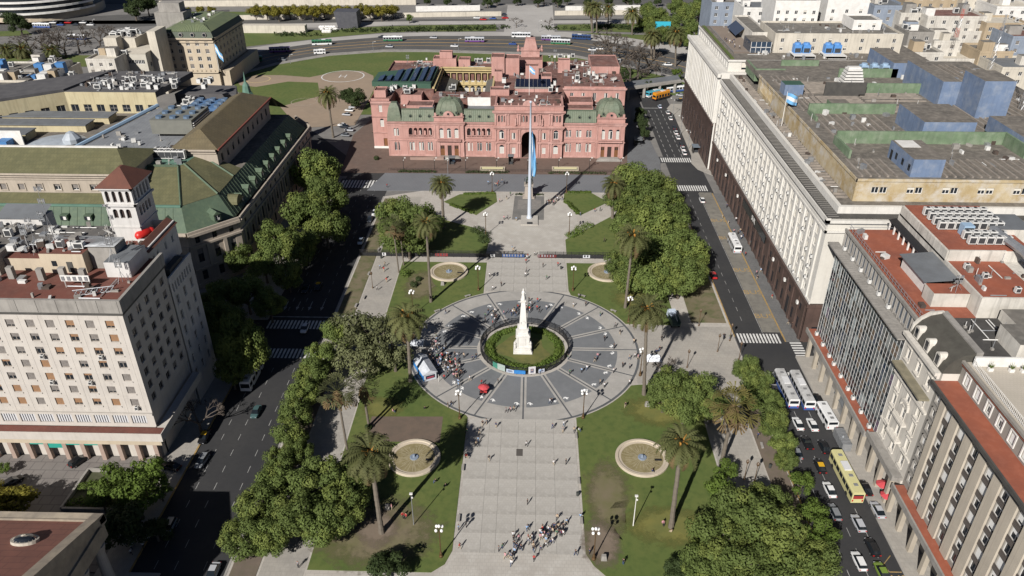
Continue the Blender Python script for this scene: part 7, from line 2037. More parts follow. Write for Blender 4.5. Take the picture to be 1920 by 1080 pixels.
palm((808, 567), (799, 418), 'date palm beside the left far fountain', sc=1.08)
palm((1172, 578), (1187, 443), 'date palm in front of the right grove', sc=1.15)
palm((832, 428), (828, 344), 'date palm on the far left lawn beside the flagpole court', sc=1.1)
palm((1148, 410), (1151, 345), 'date palm at the far right near the palace', sc=1.0)
palm((652, 848), (632, 735), 'leaning fan palm on the left walk', 'fan palms', 'f', 1.35, .6)
palm((692, 800), (680, 728), 'thick fan palm beside the left walk lawn', 'fan palms', 'f', 1.35, .7)
palm((748, 512), (737, 425), 'slim fan palm left of the far left fountain', 'fan palms', 'f', 1.1, .55)
palm((757, 498), (750, 432), 'second slim fan palm by the far left fountain', 'fan palms', 'f', 1.1, .55)
palm((1352, 872), (1376, 762), 'shaggy yellow fan palm beside the right walk', 'fan palms', 'y', 1.5, .85)
palm((625, 258), (614, 176), 'lone date palm beside the palace helipad', 'far palms', sc=1.3)
for i, (b, t_) in enumerate((((1110, 62), (1110, 12)), ((1119, 62), (1118, 14)), ((1140, 48), (1141, 15)), ((1185, 66), (1186, 24)), ((1221, 110), (1222, 66)), ((1226, 110), (1228, 68)), ((1266, 125), (1268, 62)), ((10, 108), (11, 92)), ((38, 108), (40, 92)), ((96, 112), (96, 95)), ((1430 - 320, 55), (1105, 12)))):
 palm(b, t_, words[i] + ' palm of the far avenue, counted from the right of the palace', 'far avenue palms', sc=1.5, tr=1.2)
# --- hedges and bushes
def hedge(name, label, pts, wd, ht, n, m, group=None, sz=.22, cat='hedge'):
 rng = random.Random(len(pts) * 31 + n)
 mb = MB()
 tot = sum(hypot(pts[i + 1][0] - pts[i][0], pts[i + 1][1] - pts[i][1]) for i in range(len(pts) - 1))
 for i in range(len(pts) - 1):
  a, b = pts[i], pts[i + 1]; l = hypot(b[0] - a[0], b[1] - a[1])
  k = max(1, int(l / (wd * .7)))
  for j in range(k):
   t = (j + .5) / k
   c = (a[0] + (b[0] - a[0]) * t + rng.uniform(-.15, .15) * wd, a[1] + (b[1] - a[1]) * t + rng.uniform(-.15, .15) * wd, .15 + ht * .45)
   leaves(mb, c, wd * .62, max(12, int(n * l / tot / k)), sz, rng, min(1.2, ht / wd), .4)
 o = mb.build(name, m, org=(pts[0][0], pts[0][1], .15))
 return tag(o, label, cat, group)
hedge('ring_hedge', 'ring of clipped green hedge round the white monument', arc(AX, CY0, 8.9, 0, 360, 40), 1.9, 1.1, 5200, LEAF_E)
for i, (a, b) in enumerate((((845, 385), (888, 401)), ((870, 365), (928, 363)), ((893, 430), (916, 455)), ((1062, 380), (1086, 403)), ((1065, 362), (1108, 362)), ((1068, 446), (1105, 422)))):
 hedge('flower_bush', ('low hedge along the left edge of the far left lawn', 'hedge at the back of the far left lawn', 'dark bush bed left of the flagpole court', 'low hedge along the far right lawn', 'hedge at the back of the far right lawn', 'round edged bush bed right of the flagpole court')[i], [G(*a), G(*b)], (1.6, 1.4, 4.2, 1.8, 1.4, 3.6)[i], (.8, .7, 1.3, .9, .7, 1.3)[i], 900, LEAF_D if i in (2,) else LEAF_E)
for i, (x0, x1) in enumerate(((-53, -38), (-26, -9), (7, 30))): hedge('palace_hedge', ('left', 'middle', 'right')[i] + ' length of clipped hedge before the palace forecourt', [(x0, 286.2), (x1, 286.2)], 1.5, 1.0, 700, LEAF_D, 'palace hedges')
for i, (x0, x1, y) in enumerate(((-92, -80, 108.5), (-92, -84, 113), (-86, -78, 114.5))): hedge('garden_shrub', ('front', 'left', 'back')[i] + ' shrub bed in the sunken office garden', [(x0, y), (x1, y)], 2.0, 1.2, 600, LEAF_E)
for i, (a, b, r) in enumerate(((758, 518, 3.0), (784, 527, 1.6), (775, 538, 2.2), (705, 300, 2.0), (1250, 695, 2.2), (690, 805, 1.4))):
 x, y = G(a, b); hedge('shrub', ('light shrub at the foot of the slim fan palms', 'small dark shrub on the far left lawn', 'open shrub near the lamp on the far left lawn', 'dark shrub by the palace corner', 'twiggy shrub behind the right clump', 'shrub beside the thick fan palm')[i], [(x - r * .4, y), (x + r * .4, y)], r, r * .8, 260, LEAF_E if i == 0 else LEAF_D, cat='shrub')
mb = MB(); rg = random.Random(9)
for _ in range(420):
 a, b = rg.choice(((645, 58), (760, 57), (860, 55), (1060, 54), (1140, 52), (1200, 53), (700, 58), (820, 56), (910, 53), (560, 66)))
 x, y = G(a + rg.uniform(-45, 45), b + rg.uniform(-3, 3)); leaves(mb, (x, y, .9), rg.uniform(.8, 2.2), 9, .6, rg, .8, .4)
stuff(tag(mb.build('park_shrubs', LEAF_D), 'scattered low shrubs in the far park beds', 'shrubs'))
# ================================================================ monuments and furniture
MARB = mat('white_marble', (.70, .68, .64), .6, (.58, .56, .52), .8, .6, streak=.25)
BRONZE = mat('bronze_patina', (.055, .075, .06), .5, (.09, .12, .1), 1.5, .7, metal=.4)
IRON = mat('lamp_iron', (.13, .075, .03), .5, (.07, .045, .022), 2.0, .8, metal=.3)
MX, MY = -1.4, 164.6
spoly('monument_garden', arc(AX, CY0, 10.6, 0, 360, 48)[:-1], .20, GRASS, .05)
blotch('dry_turf', AX, CY0 - .6, 6.4, 6.6, mat('yellowed_turf', (.135, .13, .035), .95, (.09, .10, .028), .5, .9, col3=(.17, .145, .06), scale3=1.2), .206, 12)
mo = thing('pyramid_monument', 'white obelisk monument with statue on top in the round court', 'monument', (MX, MY, .2))
def sq(h): return [(MX - h, MY - h), (MX + h, MY - h), (MX + h, MY + h), (MX - h, MY + h)]
mb = MB()
for h, z0, z1 in ((2.45, .15, .7), (2.2, .7, 1.3), (2.0, 1.3, 1.8)): mb.prism(sq(h), z0, z1)
mb.build('steps', MARB, mo)
mb = MB(); mb.prism(sq(1.5), 1.8, 5.0); mb.prism(sq(1.85), 5.0, 5.35); mb.prism(sq(1.6), 5.35, 5.7); mb.prism(sq(1.3), 5.7, 6.9); mb.prism(sq(1.45), 6.9, 7.2)
for s in (-1, 1):
 for q in (-1, 1): mb.box(MX + s * 1.5 - .2, MX + s * 1.5 + .2, MY + q * 1.5 - .2, MY + q * 1.5 + .2, 1.8, 5.0)
mb.box(MX - .7, MX + .7, MY - 1.6, MY - 1.49, 2.4, 4.4); mb.build('pedestal', MARB, mo)
for s in (-1, 1):
 mb = MB(); mb.lathe(MX + s * 2.0, MY - 1.9, [(.36, 1.9), (.34, 2.5), (.24, 2.8), (.3, 3.2), (.26, 3.5), (.12, 3.6), (.17, 3.8), (.02, 4.0)], 8); mb.build('corner_figure', MARB, mo)
mb = MB(); mb.frustum(sq(1.0), 7.2, sq(.5), 15.0); mb.prism(sq(.7), 15.0, 15.35); mb.lathe(MX, MY - 1.16, [(.01, 8.6)], 3); 
for k in range(10): a = 2 * pi * k / 10; mb.tube((MX + .55 * cos(a), MY - .95, 9.0 + .55 * sin(a)), (MX + .55 * cos(a + .63), MY - .95, 9.0 + .55 * sin(a + .63)), .07, n=4)
mb.build('obelisk', MARB, mo)
mb = MB(); mb.lathe(MX, MY, [(.6, 15.35), (.5, 16.2), (.36, 16.9), (.42, 17.5), (.36, 17.85), (.14, 18.0), (.2, 18.25), (.16, 18.5), (.02, 18.62)], 10); mb.tube((MX + .35, MY, 17.6), (MX + .62, MY - .1, 16.9), .1, .08, 5); mb.tube((MX + .62, MY - .1, 16.4), (MX + .66, MY - .1, 18.9), .04, .03, 4); mb.tube((MX - .35, MY, 17.6), (MX - .5, MY - .15, 16.8), .1, .08, 5); mb.build('statue', MARB, mo, smooth=True)
# ring fence
rf = thing('ring_fence', 'round dark railing enclosing the monument garden', 'fence', (AX, CY0, .15))
FN = 40
mb = MB(); L_ = 2 * 11.5 * sin(pi / FN)
for k in range(9): mb.box(-L_ / 2 + k * L_ / 9, -L_ / 2 + k * L_ / 9 + .05, -.03, .03, .1, 2.2)
for z in (.25, 2.0): mb.box(-L_ / 2, L_ / 2, -.04, .04, z, z + .08, 0, bottom=True)
mb.box(-L_ / 2 - .05, -L_ / 2 + .06, -.06, .06, 0, 2.35)
PANEL = mesh_only(mb, 'fence_panel', BLACKM)
for i in range(FN):
 a = 2 * pi * (i + .5) / FN
 inst(PANEL, 'fence_panel', rf, (AX + 11.5 * cos(a), CY0 + 11.5 * sin(a), .16), a + pi / 2)
BAN = [(.05, .22, .16), (.35, .42, .38), (.45, .52, .62), (.03, .20, .52), (.62, .60, .60), (.55, .58, .66)]
for i, a in enumerate((-128, -119, -107, -95, -80, -68)):
 t = radians(a); w_, h_ = ((1.6, 1.6), (2.2, 1.8), (2.0, 1.0), (2.8, 1.1), (1.8, 2.2), (1.6, 1.0))[i]
 mb = MB(); mb.box(-w_ / 2, w_ / 2, -.05, .02, .3, .3 + h_, 0, bottom=True)
 if i == 4: mb.lathe(0, 0, [(.01, .3)], 3); mb.box(-.4, .4, -.07, -.05, .7, 1.9, 1, bottom=True); mb.box(-.22, .22, -.085, -.07, 1.2, 1.75, 2, bottom=True)
 elif i in (2, 5): mb.box(-w_ * .35, w_ * .35, -.07, -.05, .6, .85, 1, bottom=True); mb.box(-w_ * .3, w_ * .2, -.07, -.05, .95, 1.1, 1, bottom=True)
 o = mb.build('banner', [mat('banner_%d' % i, BAN[i], .8, tuple(c * .7 for c in BAN[i]), 2.0, .8), mat('banner_ink', (.08, .09, .15), .8), mat('banner_face', (.35, .25, .22), .8)])
 o.location = (AX + 11.7 * cos(t), CY0 + 11.7 * sin(t), .2); o.rotation_euler = (0, 0, t + pi / 2)
 tag(o, ('dark green', 'large green and white', 'pale blue lettered', 'plain bright blue', 'white portrait', 'small white lettered')[i] + ' banner hung on the ring railing', 'banner', 'banners on the ring railing')
# low chain of white stones in the ring and boundary stones
# cross fence
cf = thing('cross_fence', 'long black security fence crossing the plaza before the flagpole', 'fence', (-1, 216, .13))
mb = MB()
for k in range(14): mb.box(-1.2 + k * .18, -1.2 + k * .18 + .07, -.02, .02, .15, 2.3)
for z in (.2, 1.2, 2.25): mb.box(-1.25, 1.25, -.035, .035, z, z + .08, 0, bottom=True)
mb.box(-1.27, -1.17, -.06, .06, 0, 2.5); mb.box(-1.2, 1.2, .03, .05, .1, 1.15, 1, bottom=True); mb.box(-1.2, -1.1, -.05, .9, 0, .12)
CFP = mesh_only(mb, 'fence_panel', [BLACKM, mat('dark_mesh', (.03, .03, .032), .7)])
x = -53
while x < 44:
 if not (-1.6 < x < 2.6): inst(CFP, 'fence_panel', cf, (x, 214.9, .14))
 x += 2.5
for i, (a, b, c) in enumerate(((-8.6, -1.6, (.03, .07, .2)), (2.6, 8.6, (.12, .02, .02)), (17, 19.2, (.55, .56, .58)), (-12.4, -11, (.5, .5, .5)), (-30, -26, (.2, .03, .03)), (-47, -45.8, (.6, .6, .6)))):
 mb = MB(); mb.box(a, b, 214.72, 214.8, .5, 1.5, 0, bottom=True); rg = random.Random(i)
 for k in range(int((b - a) / .9)): mb.box(a + .3 + k * .9, a + .3 + k * .9 + rg.uniform(.2, .55), 214.68, 214.72, .75, 1.45, 1, bottom=True)
 tag(mb.build('fence_banner', [mat('fbanner_%d' % i, c, .8), mat('fbanner_ink_%d' % i, (.25, .25, .27) if i < 2 else (.05, .05, .06), .8)], org=((a + b) / 2, 214.7, .14)), ('blue lettered', 'dark red lettered', 'white right hand', 'small white', 'dull red', 'far left white')[i] + ' banner on the black cross fence', 'banner', 'banners on the cross fence')
# flagpole with its flag hanging at half mast
fx, fy = -.2, 244.0
fp = thing('flagpole', 'very tall pale flagpole with a limp light blue flag before the palace', 'flagpole', (fx, fy, .13))
spoly('statue_court', [(-6.3, 243.2), (4.9, 243.2), (5.2, 263.6), (-5.8, 263.6)], .145, mat('grey_setts', (.15, .145, .135), .9, (.2, .19, .175), .3, .8, grid=(.8, .8, (.1, .1, .095), .5)))
spoly('cobble_bed', [(-4.6, 252), (3.8, 252), (4.0, 260), (-4.4, 260)], .16, mat('cobble', (.25, .23, .21), .9, (.17, .16, .15), .9, .8, grid=(.7, .5, (.12, .11, .10), .7)))
mb = MB(); mb.box(-3.1, 2.8, 238.6, 246, .14, .5); mb.build('plinth', MARB if False else PAVEC, fp)
mb = MB(); mb.box(-1.0, .9, 238.9, 240.4, .5, .62); mb.build('plaque', mat('dark_plaque', (.03, .03, .03), .5), fp)
HP = hpx(fx, fy, 193)
mb = MB(); mb.lathe(fx, fy, [(1.0, .5), (1.0, .9), (.75, 1.1), (.70, 2), (.52, HP * .45), (.34, HP * .8), (.28, HP), (.45, HP + .1), (.45, HP + .5), (.05, HP + .7)], 14); mb.build('pole', mat('pole_grey', (.48, .52, .58), .5, (.42, .46, .52), .4, .5), fp, smooth=True)
z0, z1 = hpx(fx, fy, 330), hpx(fx, fy, 243)
mb = MB(); n, k = 5, 22
def FP(i, j):
 t = j / k; wv = .3 + 1.7 * t ** .8
 if t > .82: wv *= 1 - (t - .82) * 1.6
 a = i / n
 return (fx + .5 + wv * a, fy - .25 + .45 * sin(a * 9 + t * 5), z1 - (z1 - z0) * t - .8 * a * (1 - t))
for i in range(n):
 for j in range(k): mb.poly([FP(i, j), FP(i, j + 1), FP(i + 1, j + 1), FP(i + 1, j)], 1 if i == 1 and j > 2 else 0)
mb.build('flag_cloth', [mat('sky_blue_cloth', (.10, .30, .60), .8), mat('white_cloth', (.75, .74, .72), .8)], fp, smooth=True)
# rider statue behind the pole
ri = thing('rider_statue', 'bronze horse and rider on a pale plinth behind the flagpole', 'statue', (-.6, 263, .15))
mb = MB(); mb.box(-2.8, 1.6, 261, 265, .15, .7); mb.frustum([(-2.2, 261.4), (1.0, 261.4), (1.0, 264.6), (-2.2, 264.6)], .7, [(-1.9, 261.7), (.7, 261.7), (.7, 264.3), (-1.9, 264.3)], 5.0); mb.box(-2.3, 1.1, 261.3, 264.7, 5.0, 5.4); mb.build('plinth', mat('pink_grey_stone', (.36, .31, .26), .85, (.3, .26, .22), .6, .7), ri)
mb = MB()
for a, b, r0, r1 in (((-1.5, 263, 7.4), (.4, 263, 7.5), .62, .6), ((.3, 263, 7.5), (1.0, 263, 8.7), .45, .26), ((.95, 263, 8.7), (1.5, 263, 8.3), .26, .15), ((.3, 262.7, 7.2), (.6, 262.6, 5.4), .2, .11), ((.4, 263.3, 7.2), (.9, 263.3, 6.4), .2, .12), ((.9, 263.3, 6.4), (.8, 263.3, 5.8), .12, .1), ((-1.4, 262.7, 7.2), (-1.6, 262.7, 5.4), .24, .11), ((-1.4, 263.3, 7.2), (-1.3, 263.3, 5.4), .24, .11), ((-2.0, 263, 7.5), (-2.3, 263, 6.3), .14, .05), ((-.5, 263, 7.8), (-.4, 263, 9.1), .34, .3), ((-.4, 263, 9.1), (-.35, 263, 9.7), .16, .2), ((-.2, 263.2, 8.9), (.5, 263.4, 8.6), .13, .1), ((.5, 263.4, 7.6), (.4, 263.4, 10.8), .05, .04), ((-.4, 262.6, 7.9), (-.1, 262.4, 6.8), .18, .12)): mb.tube(a, b, r0, r1, 7)
mb.build('horse_and_rider', BRONZE, ri, smooth=True)
hedge('statue_hedge', 'low hedge strip behind the rider statue', [(-5.5, 264.6), (4.8, 264.6)], 1.2, .8, 380, LEAF_D)
# fountains
WATER = mat('murky_water', (.27, .225, .12), .2, (.2, .165, .085), .5, .9, col3=(.36, .31, .2), scale3=1.4, amt3=.6, spec=.5)
RIM = mat('cream_rim', (.50, .43, .33), .8, (.42, .35, .27), .4, .7)
for i, (x, y, r) in enumerate(((-24.7, 205.0, 5.9), (23.9, 206.0, 5.9), (-24.3, 123.1, 5.7), (24.9, 124.3, 5.8))):
 t = thing('fountain', ('far left round fountain behind the tall palm', 'far right round fountain half hidden by the grove', 'front left round fountain in palm shade', 'front right round fountain in full sun')[i], 'fountain', (x, y, .19), group='round lawn fountains')
 mb = MB(); mb.lathe(x, y, [(r, .15), (r, .62), (r - .08, .7), (r - .62, .7), (r - .7, .62), (r - .75, .50), (r - 1.25, .46), (r - 1.3, .3)], 40); mb.f.pop(); mb.m.pop(); mb.build('rim', RIM, t)
 mb = MB(); mb.poly([(x + (r - 1.0) * cos(2 * pi * k / 40), y + (r - 1.0) * sin(2 * pi * k / 40), .42) for k in range(40)]); mb.build('water', WATER, t)
 mb = MB()
 for k in range(28):
  a = 2 * pi * k / 28 + jit(.05); l = r * R.uniform(.5, .78)
  mb.poly([(x + .8 * cos(a - .03), y + .8 * sin(a - .03), .425), (x + l * cos(a - .008), y + l * sin(a - .008), .425), (x + l * cos(a + .008), y + l * sin(a + .008), .425), (x + .8 * cos(a + .03), y + .8 * sin(a + .03), .425)])
 stuff(mb.build('silt_streaks', mat('silt', (.42, .37, .26), .6), t))
 mb = MB(); mb.lathe(x, y, [(.95, .42), (.95, .62), (.7, .66), (.62, .6), (.3, .6), (.22, 1.2), (.05, 1.25)], 14); mb.build('nozzle', mat('nozzle_grey', (.22, .26, .32), .4, spec=.5), t)
 mb = MB(); mb.box(x + r * .45, x + r * .45 + 1.5, y - .9, y - .4, .43, .55); mb.build('grate', BLACKM, t)
mb = MB(); mb.box(-2.3, -.9, 124.4, 126.6, .165, .19); tag(mb.build('pavement_hatch', mat('rusty_hatch', (.09, .08, .07), .8), org=(-1.6, 125.5, .16)), 'dark square hatch in the middle of the front path', 'hatch')
# lamp posts with five globes
LAMP = thing('globe_lamp_post', '', 'lamp post', (0, 0, 0), group='five globe lamp posts')
mb = MB(); mb.lathe(0, 0, [(.38, 0), (.38, .35), (.28, .5), (.26, 1.1), (.17, 1.3), (.12, 1.5), (.11, 3.2), (.17, 3.3), (.1, 3.5), (.09, 6.6), (.15, 6.7), (.06, 7.0), (.05, 7.9)], 10); mb.build('post', IRON, LAMP)
mb = MB()
for k in range(4):
 a = pi / 4 + k * pi / 2; mb.tube((0, 0, 6.8), (.72 * cos(a), .72 * sin(a), 7.0), .05, .04, 5); mb.tube((.72 * cos(a), .72 * sin(a), 7.0), (.72 * cos(a), .72 * sin(a), 7.3), .07, .07, 5)
mb.build('arms', IRON, LAMP)
GLOBE = mat('globe_white', (.78, .77, .74), .35)
mb = MB(); mb.ball((0, 0, .3), .3, 10, 6, 0, 1.2); GM = mesh_only(mb, 'globe', GLOBE, True)
for k in range(4): a = pi / 4 + k * pi / 2; inst(GM, 'globe', LAMP, (.72 * cos(a), .72 * sin(a), 7.25))
inst(GM, 'globe', LAMP, (0, 0, 7.85))
lamps = [((862, 786), 'at the lower left rim of the round court'), ((1093, 785), 'at the lower right rim of the round court'), ((827, 1045), 'on the left lawn beside the front path'), ((1113, 1050), 'on the right lawn beside the front path'), ((897, 545), 'on the lawn by the far left fountain'), ((1074, 546), 'on the lawn by the far right fountain'),
         ((911, 441), 'left of the flagpole court'), ((1067, 441), 'right of the flagpole court'), ((1178, 605), 'by the right palm beyond the round court'), ((1200, 705), 'beside the palm at the right rim of the round court'), ((775, 592), 'by the left palm beyond the round court'), ((923, 362), 'far left near the palace street'), ((1062, 362), 'far right near the palace street')]
for i, (p, w_) in enumerate(lamps):
 x, y = G(*p)
 if i == 0: o = LAMP; o.location = (x, y, .14); o['label'] = 'five globe lamp post ' + w_
 else: copy_tree(LAMP, (x, y, .14), 0, None, 'five globe lamp post ' + w_)
# slim lamps
SL = thing('slim_lamp', '', 'lamp post', (0, 0, 0), group='slim single lamps')
mb = MB(); mb.lathe(0, 0, [(.2, 0), (.2, .4), (.09, .6), (.06, 4.4)], 8); mb.build('post', mat('dark_bronze', (.10, .06, .03), .5), SL)
mb = MB(); mb.lathe(0, 0, [(.08, 4.4), (.3, 4.8), (.34, 5.2), (.1, 5.5), (.02, 5.7)], 8); mb.build('lantern', mat('dark_bronze', (.10, .06, .03), .5), SL)
sp = [((699, 541), 'on the left walk'), ((1345, 660), 'in the east court by the crossing'), ((1395, 900), 'on the right walk beside the bin'), ((1288, 690), 'in the middle of the east court'), ((1368, 640), 'at the corner of the east court'), ((1385, 675), 'by the crossing signal'), ((1310, 612), 'at the far side of the east court'), ((1414, 905), 'beside the kerb strip')]
for i, (p, w_) in enumerate(sp):
 x, y = G(*p)
 if i == 0: SL.location = (x, y, .14); SL['label'] = 'slim dark lantern post ' + w_
 else: copy_tree(SL, (x, y, .14), 0, None, 'slim dark lantern post ' + w_)
def pole_light(p, top, label, arm=0.0, grp='tall camera poles', m=STEEL):
 x, y = G(*p); h = hpx(x, y, top)
 t = thing('tall_pole', label, 'pole', (x, y, .13), group=grp)
 mb = MB(); mb.tube((x, y, .13), (x, y, h), .11, .07, 8)
 if arm: mb.tube((x, y, h - .2), (x + arm, y, h), .06, .05, 5)
 mb.build('shaft', m, t)
 mb = MB(); mb.box(x + arm - .3, x + arm + .3, y - .2, y + .2, h - .1, h + .15, 0, bottom=True); mb.ball((x + .2, y - .1, h - .9), .2, 8, 4); mb.build('head', WHT, t)
pole_light((776, 985), 926, 'tall steel camera pole on the front left lawn'); pole_light((1187, 987), 930, 'tall white camera pole on the front right lawn', 0, m=WHT)
pole_light((1261, 218), 184, 'street light in front of the ministry wing', -1.5, 'street lights'); pole_light((1276, 252), 217, 'second street light in front of the ministry wing', -1.5, 'street lights'); pole_light((1290, 280), 244, 'third street light near the kiosk', -1.5, 'street lights'); pole_light((840, 362 - 35), 297, 'thin pole before the palace steps', 0, 'street lights')
for i in range(8): pole_light((757 + i * 58, 318), 296, words[i] + ' thin lamp on the palace forecourt, counted from the left', .8, 'palace forecourt lamps', BLACKM)
for i, (a, b, tp) in enumerate(((1112, 62, 40), (860, 98, 72), (1240, 140, 118), (176, 50, 36), (545, 120, 102), (700, 95, 78), (965, 60, 38), (1010, 60, 38))): pole_light((a, b), tp, words[i] + ' thin far avenue lamp', 1.6, 'far avenue lamps')
# benches
BEN = thing('stone_bench', '', 'bench', (0, 0, 0), group='stone benches')
mb = MB(); mb.box(-.9, .9, -.28, .28, .38, .5, 0, bottom=True); mb.build('seat', CONC, BEN)
mb = MB(); mb.box(-.7, -.5, -.22, .22, 0, .38); mb.build('leg', CONC, BEN)
mb = MB(); mb.box(.5, .7, -.22, .22, 0, .38); mb.build('leg', CONC, BEN)
bp = [((876, 820), 1.57, 'at the left edge of the front path near the palm shadow'), ((868, 880), 1.57, 'at the left edge of the front path'), ((860, 975), 1.57, 'lower on the left edge of the front path'), ((1080, 820), 1.57, 'at the right edge of the front path near the ring'), ((1085, 905), 1.57, 'half way down the right edge of the front path'), ((1090, 980), 1.57, 'low on the right edge of the front path'), ((877, 557), .5, 'on the upper left rim of the court'), ((820, 585), .6, 'on the left rim of the court'), ((1092, 557), -.5, 'on the upper right rim of the court'), ((1150, 585), -.6, 'on the right rim of the court'), ((692, 515), 1.5, 'on the left walk'), ((683, 560), 1.5, 'lower on the left walk'), ((668, 575), 1.5, 'lowest on the left walk'), ((710, 470), 1.5, 'at the cross fence on the left walk'), ((1428, 838), 1.5, 'on the right walk')]
for i, (p, rz, w_) in enumerate(bp):
 x, y = G(*p)
 if i == 0: BEN.location = (x, y, .15); BEN.rotation_euler = (0, 0, rz); BEN['label'] = 'pale stone bench ' + w_
 else: copy_tree(BEN, (x, y, .15), rz, None, 'pale stone bench ' + w_)
for i, (p, w_) in enumerate((((1083, 930), 'beside the right edge of the front path'), ((1443, 878), 'on the right walk by the kerb'), ((874, 858), 'beside the left edge of the front path'), ((715, 485), 'at the cross fence'), ((1052, 505), 'beside the north path'))):
 x, y = G(*p); mb = MB(); mb.lathe(x, y, [(.28, .14), (.33, .95), (.36, 1.0), (.25, 1.05)], 10); tag(mb.build('litter_bin', mat('bin_dark', (.05, .055, .05), .6), org=(x, y, .14)), 'dark round litter bin ' + w_, 'litter bin', 'litter bins')
for i, (p, w_) in enumerate((((727, 955), 'on the front left lawn'), ((1213, 762), 'on the right lawn under the clump'), ((830, 535), 'below the far left fountain'), ((1132, 1050), 'beside the lamp on the right lawn'))):
 x, y = G(*p); mb = MB(); mb.frustum([(x - .55, y - .45), (x + .55, y - .45), (x + .55, y + .45), (x - .55, y + .45)], .19, [(x - .4, y - .3), (x + .4, y - .3), (x + .4, y + .3), (x - .4, y + .3)], 1.3); tag(mb.build('stone_block', CONC, org=(x, y, .19)), 'rough stone block ' + w_, 'stone block', 'stone blocks')
# market tent
a, b = G(783, 676), G(812, 722)
ang = atan2(b[1] - a[1], b[0] - a[0]); cxt, cyt = (a[0] + b[0]) / 2, (a[1] + b[1]) / 2
tt = thing('market_tent', 'white roofed blue sided market tent left of the round court', 'tent', (cxt, cyt, .15), ang)
def loc_part(mb, name, mats, t):
 me = mesh_only(mb, name, mats); o = bpy.data.objects.new(name, me); o.parent = t; COL.objects.link(o); return o
L2 = 3.9
mb = MB(); mb.box(-L2, L2, -1.7, -1.62, .1, 2.3); mb.box(-L2, -L2 + .08, -1.62, 1.7, .1, 2.3); loc_part(mb, 'side_wall', mat('tent_blue', (.03, .20, .52), .7), tt)
mb = MB(); mb.poly([(-L2 - .2, -1.95, 2.2), (L2 + .2, -1.95, 2.2), (L2 + .2, 0, 3.3), (-L2 - .2, 0, 3.3)]); mb.poly([(-L2 - .2, 0, 3.3), (L2 + .2, 0, 3.3), (L2 + .2, 1.95, 2.2), (-L2 - .2, 1.95, 2.2)]); mb.poly([(L2 + .2, -1.95, 2.2), (L2 + .2, 1.95, 2.2), (L2 + .2, 0, 3.3)]); mb.poly([(-L2 - .2, 1.95, 2.2), (-L2 - .2, -1.95, 2.2), (-L2 - .2, 0, 3.3)]); loc_part(mb, 'roof', mat('tent_white', (.62, .64, .67), .7, (.42, .44, .48), .9, .9), tt)
mb = MB(); mb.box(L2 - .1, L2, -1.6, 1.6, .1, 2.2, 0); mb.box(L2, L2 + .04, -1.2, 1.2, .7, 1.7, 1, bottom=True); mb.box(L2 + .04, L2 + .06, -.9, .9, .9, 1.3, 2, bottom=True); loc_part(mb, 'gable_panel', [mat('tent_white', (.74, .75, .77)), mat('screen_dark', (.02, .02, .035), .4), mat('screen_text', (.35, .05, .08), .6)], tt)
for i in range(4):
 mb = MB(); mb.tube((-L2 + i * 3.05, 1.65, .1), (-L2 + i * 3.05, 1.65, 2.3), .06, n=5); loc_part(mb, 'pole', WHT, tt)
# second striped tent under the pale trees
x, y = G(778, 655); mb = MB(); mb.box(x - 2.4, x + 2.4, y - 1.4, y + 1.4, 2.0, 2.2); 
for s in (-2.3, 2.3):
 for q in (-1.3, 1.3): mb.tube((x + s, y + q, .15), (x + s, y + q, 2.1), .05, n=4)
mb.poly([(x - 2.4, y - 1.4, 2.2), (x + 2.4, y - 1.4, 2.2), (x, y, 3.1)]); mb.poly([(x + 2.4, y - 1.4, 2.2), (x + 2.4, y + 1.4, 2.2), (x, y, 3.1)]); mb.poly([(x - 2.4, y + 1.4, 2.2), (x - 2.4, y - 1.4, 2.2), (x, y, 3.1)])
tag(mb.build('gazebo', mat('tent_white', (.74, .75, .77)), org=(x, y, .15)), 'small pale gazebo in the shade behind the market tent', 'tent')
# white tarp heap
x, y = G(1226, 674); mb = MB(); rg = random.Random(4); gn = 9
P_ = [[(x - 1.9 + 3.8 * i / gn, y - 1.3 + 2.6 * j / gn, .16 + (0 if i in (0, gn) or j in (0, gn) else rg.uniform(.2, .9))) for j in range(gn + 1)] for i in range(gn + 1)]
for i in range(gn):
 for j in range(gn): mb.poly([P_[i][j], P_[i + 1][j], P_[i + 1][j + 1], P_[i][j + 1]])
tag(mb.build('tarp_heap', mat('white_tarp', (.72, .74, .78), .7), org=(x, y, .14)), 'crumpled heap of white tarpaulin in the east court', 'tarpaulin')
# parasols on the right pavement
for i, (p, w_) in enumerate((((1652, 922), 'upper'), ((1660, 943), 'lower'))):
 x, y = G(*p); t = thing('red_parasol', w_ + ' red cafe parasol on the right pavement', 'parasol', (x, y, .13), group='red cafe parasols')
 mb = MB(); mb.lathe(x, y, [(1.5, 2.1), (.8, 2.45), (.02, 2.75)], 8); mb.build('canopy', mat('parasol_red', (.50, .06, .07), .8), t)
 mb = MB(); mb.tube((x, y, .13), (x, y, 2.6), .05, n=6); mb.build('pole', WHT, t)
